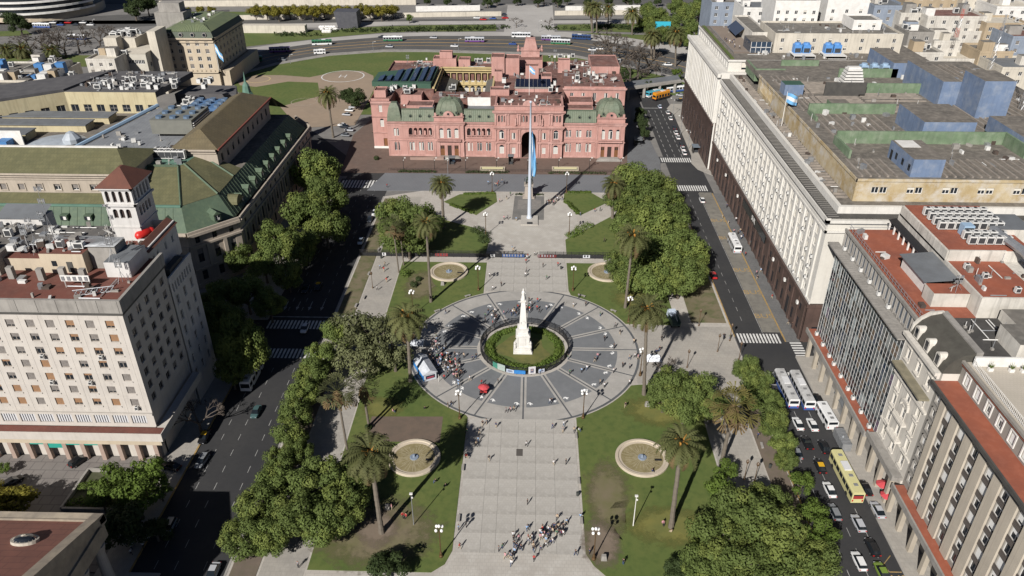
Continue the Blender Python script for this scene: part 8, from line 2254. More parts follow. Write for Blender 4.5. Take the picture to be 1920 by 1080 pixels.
# kiosks and shelters
def shelter(p, label, sx, sy, h, m, roof, rz=0, name='kiosk', cat='kiosk'):
 x, y = G(*p); t = thing(name, label, cat, (x, y, .13), rz)
 mb = MB(); mb.box(-sx / 2, sx / 2, sy / 2 - .1, sy / 2, 0, h); mb.box(-sx / 2, -sx / 2 + .1, -sy / 2, sy / 2 - .1, 0, h); loc_part(mb, 'walls', m, t)
 mb = MB(); mb.box(-sx / 2 - .25, sx / 2 + .25, -sy / 2 - .25, sy / 2 + .25, h, h + .22, 0, bottom=True); loc_part(mb, 'roof', roof, t)
 for s in (-1, 1): mb = MB(); mb.tube((s * (sx / 2 - .1), -sy / 2 + .1, 0), (s * (sx / 2 - .1), -sy / 2 + .1, h), .07, n=5); loc_part(mb, 'post', BLACKM, t)
 mb = MB(); mb.box(-sx / 2 + .3, sx / 2 - .3, -.3, .3, .0, 1.0); loc_part(mb, 'counter', DARKG, t)
shelter((1307, 286), 'grey roofed news kiosk on the ministry corner pavement', 4.2, 3.4, 2.8, GUTT, mat('blue_grey_roof', (.16, .19, .22), .6))
shelter((1577, 768), 'steel bus shelter beside the glass block', 2.0, 5.4, 2.6, STEEL, ROOFG, 0, 'bus_shelter', 'bus shelter')
shelter((1195, 272), 'green guard booth beside the palace street', 3.0, 4.4, 2.8, mat('booth_green', (.08, .10, .08), .7), ROOFG, 0, 'guard_booth', 'booth')
shelter((848, 308), 'glass guard booth on the left of the palace forecourt', 2.2, 2.2, 3.0, GLASSB, ROOFG, 0, 'guard_booth', 'booth'); shelter((958, 308), 'dark guard booth beside the palace arch', 2.0, 2.0, 3.6, GUTT, ROOFG, 0, 'guard_booth', 'booth')
for i, (a, b) in enumerate(((900, 947), (1035, 1085))):
 x0, y0 = G(a, 318); x1, _ = G(b, 318); t = thing('reflecting_basin', ('left', 'right') + () and ('left' if i == 0 else 'right') + ' long pale basin on the palace forecourt', 'basin', ((x0 + x1) / 2, y0, .13), group='forecourt basins')
 mb = MB(); parapet(mb, x0, x1, y0 - 1.8, y0 + 1.8, .13, .7, .5); mb.build('rim', RIM, t)
 mb = MB(); mb.box(x0 + .5, x1 - .5, y0 - 1.3, y0 + 1.3, .13, .5); mb.build('planting', mat('basin_green', (.12, .17, .09), .7), t)
 mb = MB(); mb.box(x0 + .8, x1 - .8, y0 - .4, y0 + .4, .5, 1.1); mb.build('inner_box', mat('pale_yellow', (.50, .45, .27), .8), t)
# ramp and steps in front of the palace doors
mb = MB(); mb.poly([(-50, 299.6, .14), (-36, 299.6, 1.2), (-36, 301.6, 1.2), (-50, 301.6, .14)]); mb.box(-50, -36, 299.4, 299.6, .14, 1.3)
tag(mb.build('access_ramp', mat('ramp_stone', (.33, .22, .18), .9, (.26, .19, .16), .5, .7), org=(-43, 300, .13)), 'low access ramp before the left palace pavilion', 'ramp')
for i, (x, y) in enumerate(((-33.8, 301.4), (32.5, 301.4))):
 mb = MB(); mb.frustum([(x - 5.5, y - 1.8), (x + 5.5, y - 1.8), (x + 4.6, y + 1.8), (x - 4.6, y + 1.8)], .13, [(x - 3.6, y - .2), (x + 3.6, y - .2), (x + 3.6, y + 1.8), (x - 3.6, y + 1.8)], .8); tag(mb.build('door_steps', CONC, org=(x, y, .13)), ('left', 'right')[i] + ' flight of grey steps at a palace pavilion', 'steps', 'palace steps')
# railing along the palace forecourt
pf = thing('palace_railing', 'low dark railing along the front of the palace forecourt', 'railing', (0, 288, .13))
mb = MB()
for k in range(5): mb.box(k * .6, k * .6 + .06, -.03, .03, 0, 1.1)
mb.box(0, 3, -.03, .03, 1.0, 1.08, 0, bottom=True); PRP = mesh_only(mb, 'railing_panel', BLACKM)
for k in range(32): inst(PRP, 'railing_panel', pf, (-57 + k * 3, 287.6, .13))
# bridge-like footpath beside the palace
fb = thing('footbridge', 'grey elevated walkway behind the palace corner', 'bridge', (54, 388, 0))
mb = MB(); mb.prism([(38, 380), (78, 400), (78, 403), (38, 383)], 5.2, 6.2); mb.build('deck', CONC, fb)
for k in range(5):
 mb = MB(); mb.box(40 + k * 8.5, 41.2 + k * 8.5, 381.5 + k * 4.3, 382.7 + k * 4.3, 0, 5.2); mb.build('pier', CONC, fb)
mb = MB(); mb.prism([(36, 384), (78, 404), (78, 412), (36, 392)], 5.6, 6.0); mb.build('roof', ROOFG, fb)
# dark cube pavilion and blue board in the far park
x, y = G(653, 50); mb = MB(); mb.frustum([(x - 6, y - 5), (x + 8, y - 5), (x + 8, y + 6), (x - 6, y + 6)], 0, [(x - 8, y - 6), (x + 8, y - 6), (x + 8, y + 7), (x - 8, y + 7)], 11); tag(mb.build('cube_pavilion', mat('dark_zinc', (.07, .07, .08), .6, (.1, .1, .11), .5, .7), org=(x, y, 0)), 'dark tilted cube pavilion in the far park', 'pavilion')
x, y = G(1240, 76); mb = MB(); mb.box(x - 5, x + 5, y - .4, y + .4, 2.5, 12); mb.box(x - 4, x - 3.5, y - .3, y + .3, 0, 2.5); mb.box(x + 3.5, x + 4, y - .3, y + .3, 0, 2.5); mb.box(x - 2, x + 2, y - .5, y - .4, 6, 9, 1, bottom=True); tag(mb.build('billboard', [mat('cyan_board', (.03, .38, .50), .6), mat('board_ink', (.03, .05, .08), .7)], org=(x, y, 0)), 'bright cyan billboard in the far park', 'billboard')
for i in range(15):
 x, y = G(602 + (i % 6) * 5 + (i // 6) * 3, 53 + (i // 6) * 4); mb = MB(); mb.lathe(x, y, [(1.6, .05), (1.8, 1.0), (1.0, 1.8), (.1, 2.0)], 7); tag(mb.build('white_boulder', WHT, org=(x, y, .03)), 'white sculpted boulder in the far park', 'sculpture', 'white park sculptures')
# ================================================================ vehicles
TYRE = mat('tyre', (.015, .015, .016), .9); HUB = mat('hub_cap', (.35, .36, .37), .4, metal=.7)
LAMPW = mat('headlamp', (.75, .77, .8), .2, spec=.7); LAMPR = mat('tail_lamp', (.42, .015, .012), .3)
CARG = mat('car_glass', (.012, .016, .02), .05, spec=.7)
PAINT = {'white': (.70, .70, .69), 'black': (.012, .012, .014), 'grey': (.20, .21, .22), 'silver': (.42, .43, .45), 'blue': (.05, .10, .30), 'red': (.42, .02, .02), 'teal': (.06, .11, .11), 'green': (.16, .24, .04), 'yellow': (.62, .36, .02), 'dark': (.035, .04, .05), 'cream': (.56, .52, .26), 'bluewhite': (.55, .62, .72), 'purple': (.12, .05, .20), 'orange': (.62, .25, .02), 'cyan': (.07, .35, .45), 'busgreen': (.03, .15, .07), 'navy': (.02, .05, .14)}
PAINT['dirty'] = (.5, .5, .49)
def paint(c): return mat('paint_' + c, PAINT[c], .28 if c != 'dirty' else .7, (.30, .29, .28) if c == 'dirty' else None, .8, .9, spec=.6)
VM = {}
def vm(key, fn, mats, smooth=False):
 if key not in VM:
  mb = MB(); fn(mb); VM[key] = mesh_only(mb, key[0], mats, smooth)
 return VM[key]
def car_shape(mb, est=False, pick=False):
 S = [(-2.2, .70, .45, .72), (-2.12, .82, .34, .90), (-1.3, .88, .28, .96), (0, .9, .26, .96), (1.0, .88, .28, .92), (1.85, .82, .33, .80), (2.2, .66, .42, .62)]
 rg = []
 for y, w_, zb, zt in S: rg.append([(-w_ * .92, y, zb), (-w_, y, zb + .22), (-w_ * .97, y, zt - .1), (-w_ * .82, y, zt), (w_ * .82, y, zt), (w_ * .97, y, zt - .1), (w_, y, zb + .22), (w_ * .92, y, zb)])
 for a, b in zip(rg[:-1], rg[1:]):
  for i in range(7): mb.poly([a[i], a[i + 1], b[i + 1], b[i]][::-1], 0)
 mb.poly(rg[0], 0); mb.poly(rg[-1][::-1], 0)
 yb, yt = (-2.0, -1.75) if est else (-1.8, -1.05)
 if pick: yb, yt = -.5, -.3
 mb.poly([(-.6, yt, 1.47), (.6, yt, 1.47), (.6, .3, 1.48), (-.6, .3, 1.48)], 1)
def car_glass(mb, est=False, pick=False):
 yb, yt = (-2.0, -1.75) if est else (-1.8, -1.05)
 if pick: yb, yt = -.5, -.3
 mb.frustum([(-.78, yb), (.78, yb), (.78, 1.15), (-.78, 1.15)], .93, [(-.61, yt), (.61, yt), (.61, .32), (-.61, .32)], 1.465, 0)
def wheel_shape(mb):
 mb.tube((-.1, 0, 0), (.1, 0, 0), .33, .33, 12, 0); mb.tube((.1, 0, 0), (-.1, 0, 0), .33, .33, 12, 0); mb.tube((.1, 0, 0), (.115, 0, 0), .2, .2, 8, 1); mb.tube((-.1, 0, 0), (-.115, 0, 0), .2, .2, 8, 1)
def car(p, col, label, rz=0.0, roof=None, est=False, pick=False, grp='cars', sc=1.0, z=.02, full=True, cat='car'):
 x, y = G(*p) if p[0] is not None else p[1]
 t = thing('car', label, cat, (x, y, z), rz, grp, sc)
 ms = [paint(col), paint(roof or col)]
 def add(me, nm, loc=(0, 0, 0)):
  o = bpy.data.objects.new(nm, me); o.parent = t; o.location = loc; COL.objects.link(o)
 add(vm(('body', col, roof, est, pick), lambda m: car_shape(m, est, pick), ms), 'body')
 add(vm(('windows', est, pick), lambda m: car_glass(m, est, pick), CARG), 'windows')
 if not full: return t
 for sx in (-.82, .82):
  for sy in (-1.32, 1.34): add(vm(('wheel',), wheel_shape, [TYRE, HUB]), 'wheel', (sx, sy, .33))
  add(vm(('headlight',), lambda m: m.box(-.16, .16, -.04, .04, -.07, .07, 0, bottom=True), LAMPW), 'headlight', (sx * .62, 2.14, .58))
  add(vm(('tail_light',), lambda m: m.box(-.16, .16, -.04, .04, -.09, .09, 0, bottom=True), LAMPR), 'tail_light', (sx * .78, -2.17, .74))
 return t
def bus_shape(mb, L_, h, lift):
 w_ = 1.25
 for y0, y1 in ((-L_ / 2, L_ / 2),):
  sec = [(-w_, lift), (-w_, 1.35), (-w_, h - .35), (-w_ + .25, h), (w_ - .25, h), (w_, h - .35), (w_, 1.35), (w_, lift)]
  for i in range(7):
   a, b = sec[i], sec[i + 1]
   mb.poly([(a[0], y0, a[1]), (b[0], y0, b[1]), (b[0], y1, b[1]), (a[0], y1, a[1])][::-1], 0 if i in (0, 6) else (1 if i in (2, 3, 4) else 2))
  lo_, hi_ = [sec[0], (sec[0][0], 1.0), (sec[7][0], 1.0), sec[7]], [(sec[0][0], 1.0)] + sec[1:7] + [(sec[7][0], 1.0)]
  for q, m_ in ((lo_, 0), (hi_, 2)): mb.poly([(a, y0, b) for a, b in q], m_); mb.poly([(a, y1, b) for a, b in q][::-1], m_)
def bus(p, lo, hi, label, rz=0.0, L_=11.0, h=3.1, mid=None, grp='buses', sign=None, ac_=True, sc=1.0, name='bus'):
 x, y = G(*p); t = thing(name, label, name, (x, y, .02), rz, grp, sc)
 def add(me, nm, loc=(0, 0, 0)):
  o = bpy.data.objects.new(nm, me); o.parent = t; o.location = loc; COL.objects.link(o); return o
 add(vm(('body', lo, hi, mid, L_, h), lambda m: bus_shape(m, L_, h, .35), [paint(lo), paint(hi), paint(mid or hi)]), 'body')
 n = int(L_ / 1.7)
 for s in (-1, 1):
  for i in range(n): add(vm(('window', h), lambda m: m.box(-.02, .02, -.72, .72, 0, h * .32, 0, bottom=True), CARG), 'window', (s * 1.262, -L_ / 2 + .95 + i * (L_ - 1.9) / (n - 1), 1.5))
  for yy in (-L_ * .3, L_ * .33): add(vm(('wheel', 2), lambda m: (m.tube((-.14, 0, 0), (.14, 0, 0), .48, .48, 12, 0), m.tube((.14, 0, 0), (-.14, 0, 0), .48, .48, 12, 0)), [TYRE, HUB]), 'wheel', (s * 1.16, yy, .48))
  add(vm(('tail_light', 2), lambda m: m.box(-.13, .13, -.03, .03, -.22, .22, 0, bottom=True), LAMPR), 'tail_light', (s * .98, -L_ / 2 - .02, .95))
 add(vm(('windscreen', h), lambda m: m.box(-1.1, 1.1, -.02, .03, 0, h * .4, 0, bottom=True), CARG), 'windscreen', (0, L_ / 2, 1.25))
 add(vm(('rear_window', h), lambda m: m.box(-1.0, 1.0, -.03, .02, 0, h * .25, 0, bottom=True), CARG), 'rear_window', (0, -L_ / 2, 1.75))
 if ac_: add(vm(('roof_unit', hi), lambda m: m.box(-.75, .75, -1.3, 1.3, 0, .22), [mat('roof_unit_white', (.6, .6, .6), .6)]), 'roof_unit', (0, L_ * .1, h))
 for q in (-.33, -.12, .36): add(vm(('hatch',), lambda m: m.box(-.4, .4, -.35, .35, 0, .1), [mat('hatch_grey', (.2, .2, .2), .6)]), 'roof_hatch', (0, L_ * q, h))
 if sign:
  o = add(vm(('rear_sign', lo), lambda m: m.box(-1.0, 1.0, -.05, .0, 0, .8, 0, bottom=True), [mat('rear_ad', (.30, .03, .03), .6)]), 'rear_advert', (0, -L_ / 2 - .01, 1.45))
 return t
def taxi(p, label, rz=0.0, **k): return car(p, 'black', label, rz, 'yellow', grp='taxis', cat='taxi', **k)
SR = 'cars queuing in the right street'
for p, c, l, kw in (((1495, 798), 'white', 'white car behind the left white bus', {}), ((1522, 800), 'white', 'white car with dark glass beside the minibus', {}), ((1532, 752), 'black', 'black car parked ahead of the minibus', {'est': True}), ((1512, 834), 'black', 'black pickup in the left lane of the queue', {'pick': True}), ((1544, 842), 'black', 'black saloon between the pickup and the steel container', {}), ((1554, 922), 'white', 'white car left of the yellow green bus', {}), ((1621, 919), 'black', 'black saloon right of the yellow green bus', {}), ((1563, 964), 'grey', 'grey car half under the kerb trees', {'est': True}), ((1608, 985), 'silver', 'silver hatchback in the middle lane', {'est': True}), ((1644, 960), 'silver', 'silver saloon at the right kerb', {}), ((1634, 1030), 'black', 'black estate low in the right street', {'est': True}), ((1609, 1056), 'white', 'white car at the bottom of the right street', {'est': True}), ((1652, 1076), 'green', 'green car at the bottom edge of the right street', {}), ((1492, 852), 'grey', 'grey car hidden by the kerb strip trees', {})):
 car(p, c, l, 0.03, grp=SR, **kw)
taxi((1536, 878), 'black taxi with yellow roof left of the bus')
bus((1472, 738), 'blue', 'dirty', 'left one of two white and blue buses at the crossing', .02, 12.0, mid='white'); bus((1501, 741), 'blue', 'dirty', 'right one of two white and blue buses at the crossing', .02, 12.0, mid='white')
bus((1584, 903), 'cream', 'cream', 'long yellow green bus in the right street queue', .02, 12.5, 3.2, sign=True)
bus((1548, 788), 'white', 'white', 'white minibus ahead of the steel container', .05, 7.2, 2.7, name='minibus', grp='minibuses', ac_=False)
bus((1376, 464), 'silver', 'white', 'silver city bus in the bus lane by the granite base', 0.0, 9.5)
car((1316, 378), 'white', 'white car alone on the right street', 0); car((1337, 519), 'red', 'red car at the kerb under the grove', 0)
for i, (p, c) in enumerate((((1252, 213), 'white'), ((1257, 224), 'white'), ((1264, 242), 'dark'), ((1267, 251), 'white'), ((1271, 260), 'white'), ((1277, 273), 'dark'), ((1280, 281), 'white'), ((1283, 289), 'white'))): car(p, c, words[i] + ' parked car from the far junction along the ministry kerb', 0, grp='cars at the ministry kerb')
car((1237, 202), 'bluewhite', 'pale car at the far stop line', 0)
taxi((1274, 190), 'taxi turning at the far junction', 1.4)
bus((1239, 186), 'black', 'orange', 'yellow topped double deck bus at the far junction', -.9, 10, 4.2, mid='orange'); bus((1226, 180), 'white', 'cyan', 'teal roofed bus at the far junction', -.9, 10); bus((1268, 172), 'blue', 'white', 'long white bus by the footbridge', -1.2, 13)
car((1290, 178), 'dark', 'dark car beside the long white bus', 1.3); car((1275, 180), 'silver', 'silver car behind the taxi', 1.4)
car((481, 776), 'teal', 'dark teal car alone on the left street', pi); car((380, 868), 'grey', 'grey car in tree shadow by the left kerb', pi - .1, est=True); taxi((384, 824), 'black taxi with yellow roof at the left kerb', pi, z=.14)
car((322, 879), 'black', 'black car on the pavement by the office gate', 1.3, z=.14); car((150, 868), 'black', 'black car parked on the forecourt', -.5, z=.14, est=True); car((25, 908), 'black', 'black car at the left edge of the forecourt', -.6, z=.14, est=True)
car((572, 619), 'white', 'white car on the shaded crossing', pi); car((677, 455), 'bluewhite', 'pale blue car at the shaded kerb', pi); car((703, 402), 'white', 'white car under the far shaded trees', pi); car((694, 414), 'dark', 'dark car parked behind the white one in shade', pi)
taxi((597, 540), 'taxi in the deep shade of the left street', pi); car((573, 545), 'dark', 'dark car beside the shaded taxi', pi); car((400, 1078), 'silver', 'silver car at the bottom of the left street', pi); car((318, 992), 'grey', 'grey van shaped car in the temple shade', pi, est=True)
bus((474, 712), 'white', 'white', 'bus hidden under the tree by the shaded crossing', pi, 10)
for i, (p, c) in enumerate((((655, 209), 'white'), ((650, 217), 'silver'), ((645, 240), 'dark'), ((655, 246), 'silver'), ((642, 237), 'white'), ((648, 256), 'grey'), ((662, 203), 'silver'))): car(p, c, words[i] + ' parked car beside the palace corner trees', 1.4, grp='palace car park', full=False, z=.14)
for i, (p, lo, hi, rz, l) in enumerate((((472, 116), 'busgreen', 'busgreen', -1.32, 'green bus at the left end of the avenue'), ((525, 98), 'purple', 'purple', -1.36, 'purple bus on the avenue'), ((604, 84), 'white', 'busgreen', -1.4, 'white and green bus on the avenue bend'), ((737, 77), 'busgreen', 'white', -1.5, 'green bus with white roof on the avenue'), ((890, 79), 'purple', 'silver', 1.57, 'mauve bus behind the palace roof'), ((977, 70), 'white', 'white', 1.57, 'white coach with yellow nose above the palace'), ((1033, 76), 'purple', 'silver', 1.5, 'mauve bus right of the white coach'), ((1051, 83), 'busgreen', 'white', 1.45, 'green bus right of the palace gable'), ((1090, 74), 'navy', 'navy', 1.4, 'dark blue coach before the bare trees'), ((145, 74), 'blue', 'white', 1.5, 'white and blue bus at the far left road'), ((80, 52), 'blue', 'white', 1.5, 'white bus by the curved office'))): bus(p, lo, hi, l, rz, 12.5, 3.3, mid='silver' if i % 2 else None, grp='far avenue buses')
bus((600, 101), 'white', 'white', 'white van on the near side of the avenue', -1.4, 7, 2.8, name='van', grp='far vans')
fc = [((529, 114), 'grey'), ((468, 127), 'grey'), ((730, 89), 'silver'), ((961, 84), 'blue'), ((852, 88), 'white'), ((813, 72), 'silver'), ((894, 35), 'white'), ((906, 38), 'red'), ((924, 36), 'blue'), ((947, 35), 'red'), ((944, 29), 'dark'), ((1110, 95), 'white'), ((1125, 93), 'white'), ((1252, 123), 'white'), ((716, 71), 'dark'), ((450, 108), 'dark')]
for i, (p, c) in enumerate(fc): car(p, c, ('first', 'second', 'third', 'fourth', 'fifth', 'sixth', 'seventh', 'eighth', 'ninth', 'tenth', 'eleventh', 'twelfth', 'thirteenth', 'fourteenth', 'fifteenth', 'sixteenth')[i] + ' small ' + c + ' car far behind the palace', 1.5, grp='far avenue cars', full=False, sc=1.15)
for i in range(58):
 a = (345 + i * 6.9) if i < 52 else (100 + (i - 52) * 14)
 car((a, 4.5 + (i % 3) * 1.1 if i < 52 else 44 + (i % 2) * 4), ('white', 'white', 'dark', 'silver', 'red', 'white', 'blue')[(i * 5) % 7], 'small %s car in the far row of parked cars' % ('white', 'white', 'dark', 'silver', 'red', 'white', 'blue')[(i * 5) % 7], 1.5, grp='far parked cars', full=False, sc=1.2)
for i in range(8): car((335 + i * 11, 28), 'white', 'white car in the far car park behind the roof tower', 0, grp='white cars in the far car park', full=False, sc=1.1)
# steel skip, loader truck
x, y = G(1577, 832); mb = MB(); mb.box(-1.0, 1.0, -2.8, 2.8, .3, 2.2); mb.lathe(0, 0, [(.3, 2.2), (.3, 2.5)], 8)
for k in range(6): mb.box(-1.06, 1.06, -2.6 + k * 1.0, -2.5 + k * 1.0, .3, 2.26, 1)
for s in (-.8, .8):
 for q in (-2.2, 2.2): mb.tube((s - .1, q, .25), (s + .1, q, .25), .25, .25, 8, 1)
o = mb.build('steel_container', [STEEL, HUB]); o.location = (x, y, .02); tag(o, 'silver steel container at the kerb behind the minibus', 'container')
tr = thing('lift_truck', 'dark green lift truck parked in the east court by the palm', 'truck', (*G(1262, 606), .14), .1)
mb = MB(); mb.box(-1.2, 1.2, -3.0, 1.4, .8, 1.3); mb.box(-1.2, -1.1, -3.0, 1.4, 1.3, 2.2); mb.box(1.1, 1.2, -3.0, 1.4, 1.3, 2.2); loc_part(mb, 'bed', mat('truck_green', (.04, .07, .06), .6), tr)
mb = MB(); mb.frustum([(-1.15, 1.5), (1.15, 1.5), (1.15, 3.4), (-1.15, 3.4)], .6, [(-1.05, 1.6), (1.05, 1.6), (1.05, 3.0), (-1.05, 3.0)], 2.7); loc_part(mb, 'cab', paint('bluewhite'), tr)
mb = MB(); mb.tube((0, .8, 1.3), (0, -.5, 3.2), .2, .16, 6); mb.tube((0, -.5, 3.2), (.3, -2.6, 2.2), .16, .12, 6); loc_part(mb, 'crane_arm', mat('crane_grey', (.25, .27, .28), .5), tr)
for s in (-1.05, 1.05):
 for q in (-2.2, 2.4): mb = MB(); mb.tube((s - .15, q, .45), (s + .15, q, .45), .45, .45, 10); loc_part(mb, 'wheel', TYRE, tr)
# ================================================================ people
def body(pose):
 J = {'pel': (0, 0, .95, .15), 'che': (0, .01, 1.3, .17), 'nec': (0, .01, 1.48, .06), 'hea': (0, .03, 1.62, .10), 'top': (0, .02, 1.72, .08)}
 for s, n in ((-1, 'l'), (1, 'r')):
  J['sh' + n] = (s * .19, .01, 1.42, .075)
  if pose == 0: q = [(s * .26, 0, 1.15, .05), (s * .25, .08, .92, .04), (s * .09, 0, .9, .10), (s * .10, .02, .5, .07), (s * .10, 0, .08, .05), (s * .10, .12, .05, .05)]
  elif pose == 1: q = [(s * .25, -s * .16, 1.16, .05), (s * .24, -s * .1 + .1, .94, .04), (s * .09, 0, .9, .10), (s * .10, s * .2, .5, .07), (s * .10, s * .28 - .06, .10, .05), (s * .10, s * .28 + .06, .05, .05)]
  else: q = [(s * .26, .12, 1.15, .05), (s * .18, .3, .98, .04), (s * .10, .04, .92, .10), (s * .13, .42, .92, .08), (s * .13, .44, .5, .05), (s * .13, .56, .47, .05)]
  for nm, v in zip(('el', 'ha', 'hi', 'kn', 'an', 'to'), q): J[nm + n] = v
 E = [('pel', 'che'), ('che', 'nec'), ('nec', 'hea'), ('hea', 'top')]
 for n in 'lr': E += [('che', 'sh' + n), ('sh' + n, 'el' + n), ('el' + n, 'ha' + n), ('pel', 'hi' + n), ('hi' + n, 'kn' + n), ('kn' + n, 'an' + n), ('an' + n, 'to' + n)]
 ks = list(J); me = bpy.data.meshes.new('person'); me.from_pydata([J[k][:3] for k in ks], [(ks.index(a), ks.index(b)) for a, b in E], [])
 o = bpy.data.objects.new('person', me); COL.objects.link(o)
 o.modifiers.new('s', 'SKIN')
 for i, k in enumerate(ks): me.skin_vertices[0].data[i].radius = (J[k][3],) * 2
 me.skin_vertices[0].data[0].use_root = True
 o.modifiers.new('u', 'SUBSURF').levels = 1
 bpy.context.view_layer.update()
 em = bpy.data.meshes.new_from_object(o.evaluated_get(bpy.context.evaluated_depsgraph_get()))
 bpy.data.objects.remove(o); bpy.data.meshes.remove(me)
 dz = .45 if pose == 2 else 0
 if dz:
  for v in em.vertices: v.co.z -= .0
 idx = []
 for p in em.polygons:
  c = p.center
  if c.z > 1.66 or (c.z > 1.53 and c.y < 0.0): k = 3
  elif c.z > 1.46 or (abs(c.x) > .19 and c.z < 1.12 and c.z > .85): k = 2
  elif c.z > .96: k = 0
  elif c.z > .1: k = 1
  else: k = 3
  if pose == 2 and c.y > .2 and c.z < 1.02: k = 1
  idx.append(k)
 for _ in range(4): em.materials.append(None)
 em.polygons.foreach_set('material_index', idx); em.polygons.foreach_set('use_smooth', [True] * len(idx))
 return em
POSE = [body(0), body(1), body(2)]
CLO = {'white': (.62, .62, .62), 'black': (.015, .015, .018), 'navy': (.025, .04, .10), 'red': (.38, .03, .03), 'light blue': (.25, .38, .55), 'grey': (.20, .20, .21), 'green': (.05, .14, .08), 'beige': (.42, .34, .24), 'pink': (.5, .25, .28), 'denim': (.05, .08, .15), 'dark': (.022, .022, .026)}
SKIN = mat('skin', (.38, .22, .15), .7); HAIR = mat('dark_hair', (.02, .014, .01), .8)
PMESH = {}
RP = random.Random(21)
def person(x, y, where, group, z=.15, pose=None, shirt=None, pants=None, rz=None):
 pose = RP.choice((0, 1, 1)) if pose is None else pose
 shirt = shirt or RP.choice(('white', 'black', 'navy', 'light blue', 'grey', 'white', 'black', 'dark', 'red', 'beige', 'green', 'pink'))
 pants = pants or RP.choice(('dark', 'denim', 'black', 'dark', 'beige'))
 key = (pose, shirt, pants)
 if key not in PMESH:
  me = POSE[pose].copy()
  for i, m in enumerate((mat('cloth_' + shirt, CLO[shirt], .85), mat('cloth_' + pants, CLO[pants], .85), SKIN, HAIR)): me.materials[i] = m
  PMESH[key] = me
 o = bpy.data.objects.new('person', PMESH[key]); o.location = (x, y, z - (.42 if pose == 2 else 0)); o.rotation_euler = (0, 0, RP.uniform(0, 6.28) if rz is None else rz); k = RP.uniform(.94, 1.06); o.scale = (k, k, k)
 COL.objects.link(o)
 return tag(o, 'person, %s top, %s trousers, %s %s' % (shirt, pants, ('standing', 'walking', 'sitting')[pose], where), 'person', group)
def crowd(n, p0, p1, sp, where, group, **k):
 for i in range(n):
  t = RP.random(); a, b = p0[0] + (p1[0] - p0[0]) * t + RP.gauss(0, sp[0]), p0[1] + (p1[1] - p0[1]) * t + RP.gauss(0, sp[1])
  x, y = G(a, b); person(x, y, where, group, **k)
crowd(52, (955, 1052), (1052, 990), (14, 12), 'in the crowd on the front path', 'front path crowd', pose=1)
crowd(84, (812, 655), (856, 700), (11, 11), 'in the dense crowd by the market tent', 'tent crowd')
crowd(42, (905, 605), (1010, 572), (10, 6), 'in the crowd behind the monument', 'monument crowd')
crowd(16, (1022, 384), (1054, 374), (4, 3), 'in the group right of the flagpole', 'flagpole group')
crowd(9, (960, 478), (995, 492), (8, 5), 'near the gap of the cross fence', 'fence group')
crowd(20, (250, 1035), (300, 990), (10, 12), 'in the shaded crowd before the temple', 'temple crowd', shirt='white')
crowd(14, (1350, 385), (1415, 480), (6, 10), 'on the pavement by the bus', 'bus stop people')
crowd(9, (1420, 500), (1500, 640), (5, 8), 'on the pavement by the granite base', 'granite pavement people')
crowd(6, (915, 350), (950, 343), (6, 3), 'on the grey street before the palace', 'palace street people')
ppl = [(949, 775), (957, 773), (964, 772), (1031, 758), (1034, 757), (905, 735), (910, 728), (903, 722), (881, 715), (934, 720), (1013, 702), (1068, 703), (1090, 700), (1100, 695), (1065, 675), (1115, 680), (1120, 672), (1133, 640), (1151, 655), (1162, 628), (1153, 615), (1075, 577), (1098, 575), (1125, 594), (836, 590), (862, 692), (870, 672), (886, 676), (893, 673), (840, 765), (846, 762), (1085, 560), (1180, 675), (1167, 690), (1180, 692), (1150, 700), (1125, 722), (1133, 728), (1188, 645), (905, 800), (930, 803), (912, 797), (899, 815), (1036, 805), (1057, 800), (1055, 812), (1076, 812), (987, 838), (1038, 873), (917, 865), (989, 947), (1061, 872), (874, 990), (935, 1035), (942, 1030), (1079, 1043), (1105, 1040), (860, 995), (862, 1030), (897, 830), (893, 838), (985, 520), (1018, 502), (1046, 500), (987, 512), (918, 520), (924, 545), (940, 538), (1025, 525), (988, 487), (945, 413), (952, 412), (968, 415), (937, 380), (950, 375), (957, 368), (725, 530), (713, 505), (720, 510), (722, 500), (708, 545), (726, 352), (1115, 398), (1125, 397), (1088, 405), (1133, 455), (1356, 635), (1368, 637), (1230, 665), (1236, 660), (1190, 672), (1196, 675), (1180, 722), (735, 957), (560, 1065), (1168, 1060), (1172, 765), (1420, 822), (1240, 640), (1545, 670), (1530, 690), (1620, 815), (1628, 805), (1605, 770), (1600, 760)]
for a, b in ppl:
 x, y = G(a, b)
 w_ = 'on the round court' if hypot(x - AX, y - CY0) < 30 else ('on the front path' if abs(x + 1.2) < 13 and y < 137 else ('on the north path' if abs(x) < 13 and y < 216 else ('in the flagpole court' if abs(x) < 30 and y < 268 else ('near the left walk' if x < 0 else ('on the right pavement' if x > 66 else 'near the east court')))))
 person(x, y, w_, 'people ' + w_)
for i, (a, b) in enumerate(((797, 770), (817, 906), (836, 915), (762, 972), (755, 970), (1222, 888), (1242, 985), (1258, 1002), (737, 775), (874, 862), (1085, 812), (1088, 975), (876, 815))): x, y = G(a, b); person(x, y, 'on the grass' if i < 9 else 'on a path bench', 'people sitting on lawns', .2 if i < 9 else .62, 2)
for i in range(7): person(79.5 + RP.random() * 3, 308 + RP.random() * 26, 'on the ministry roof terrace', 'terrace people', 43.02)
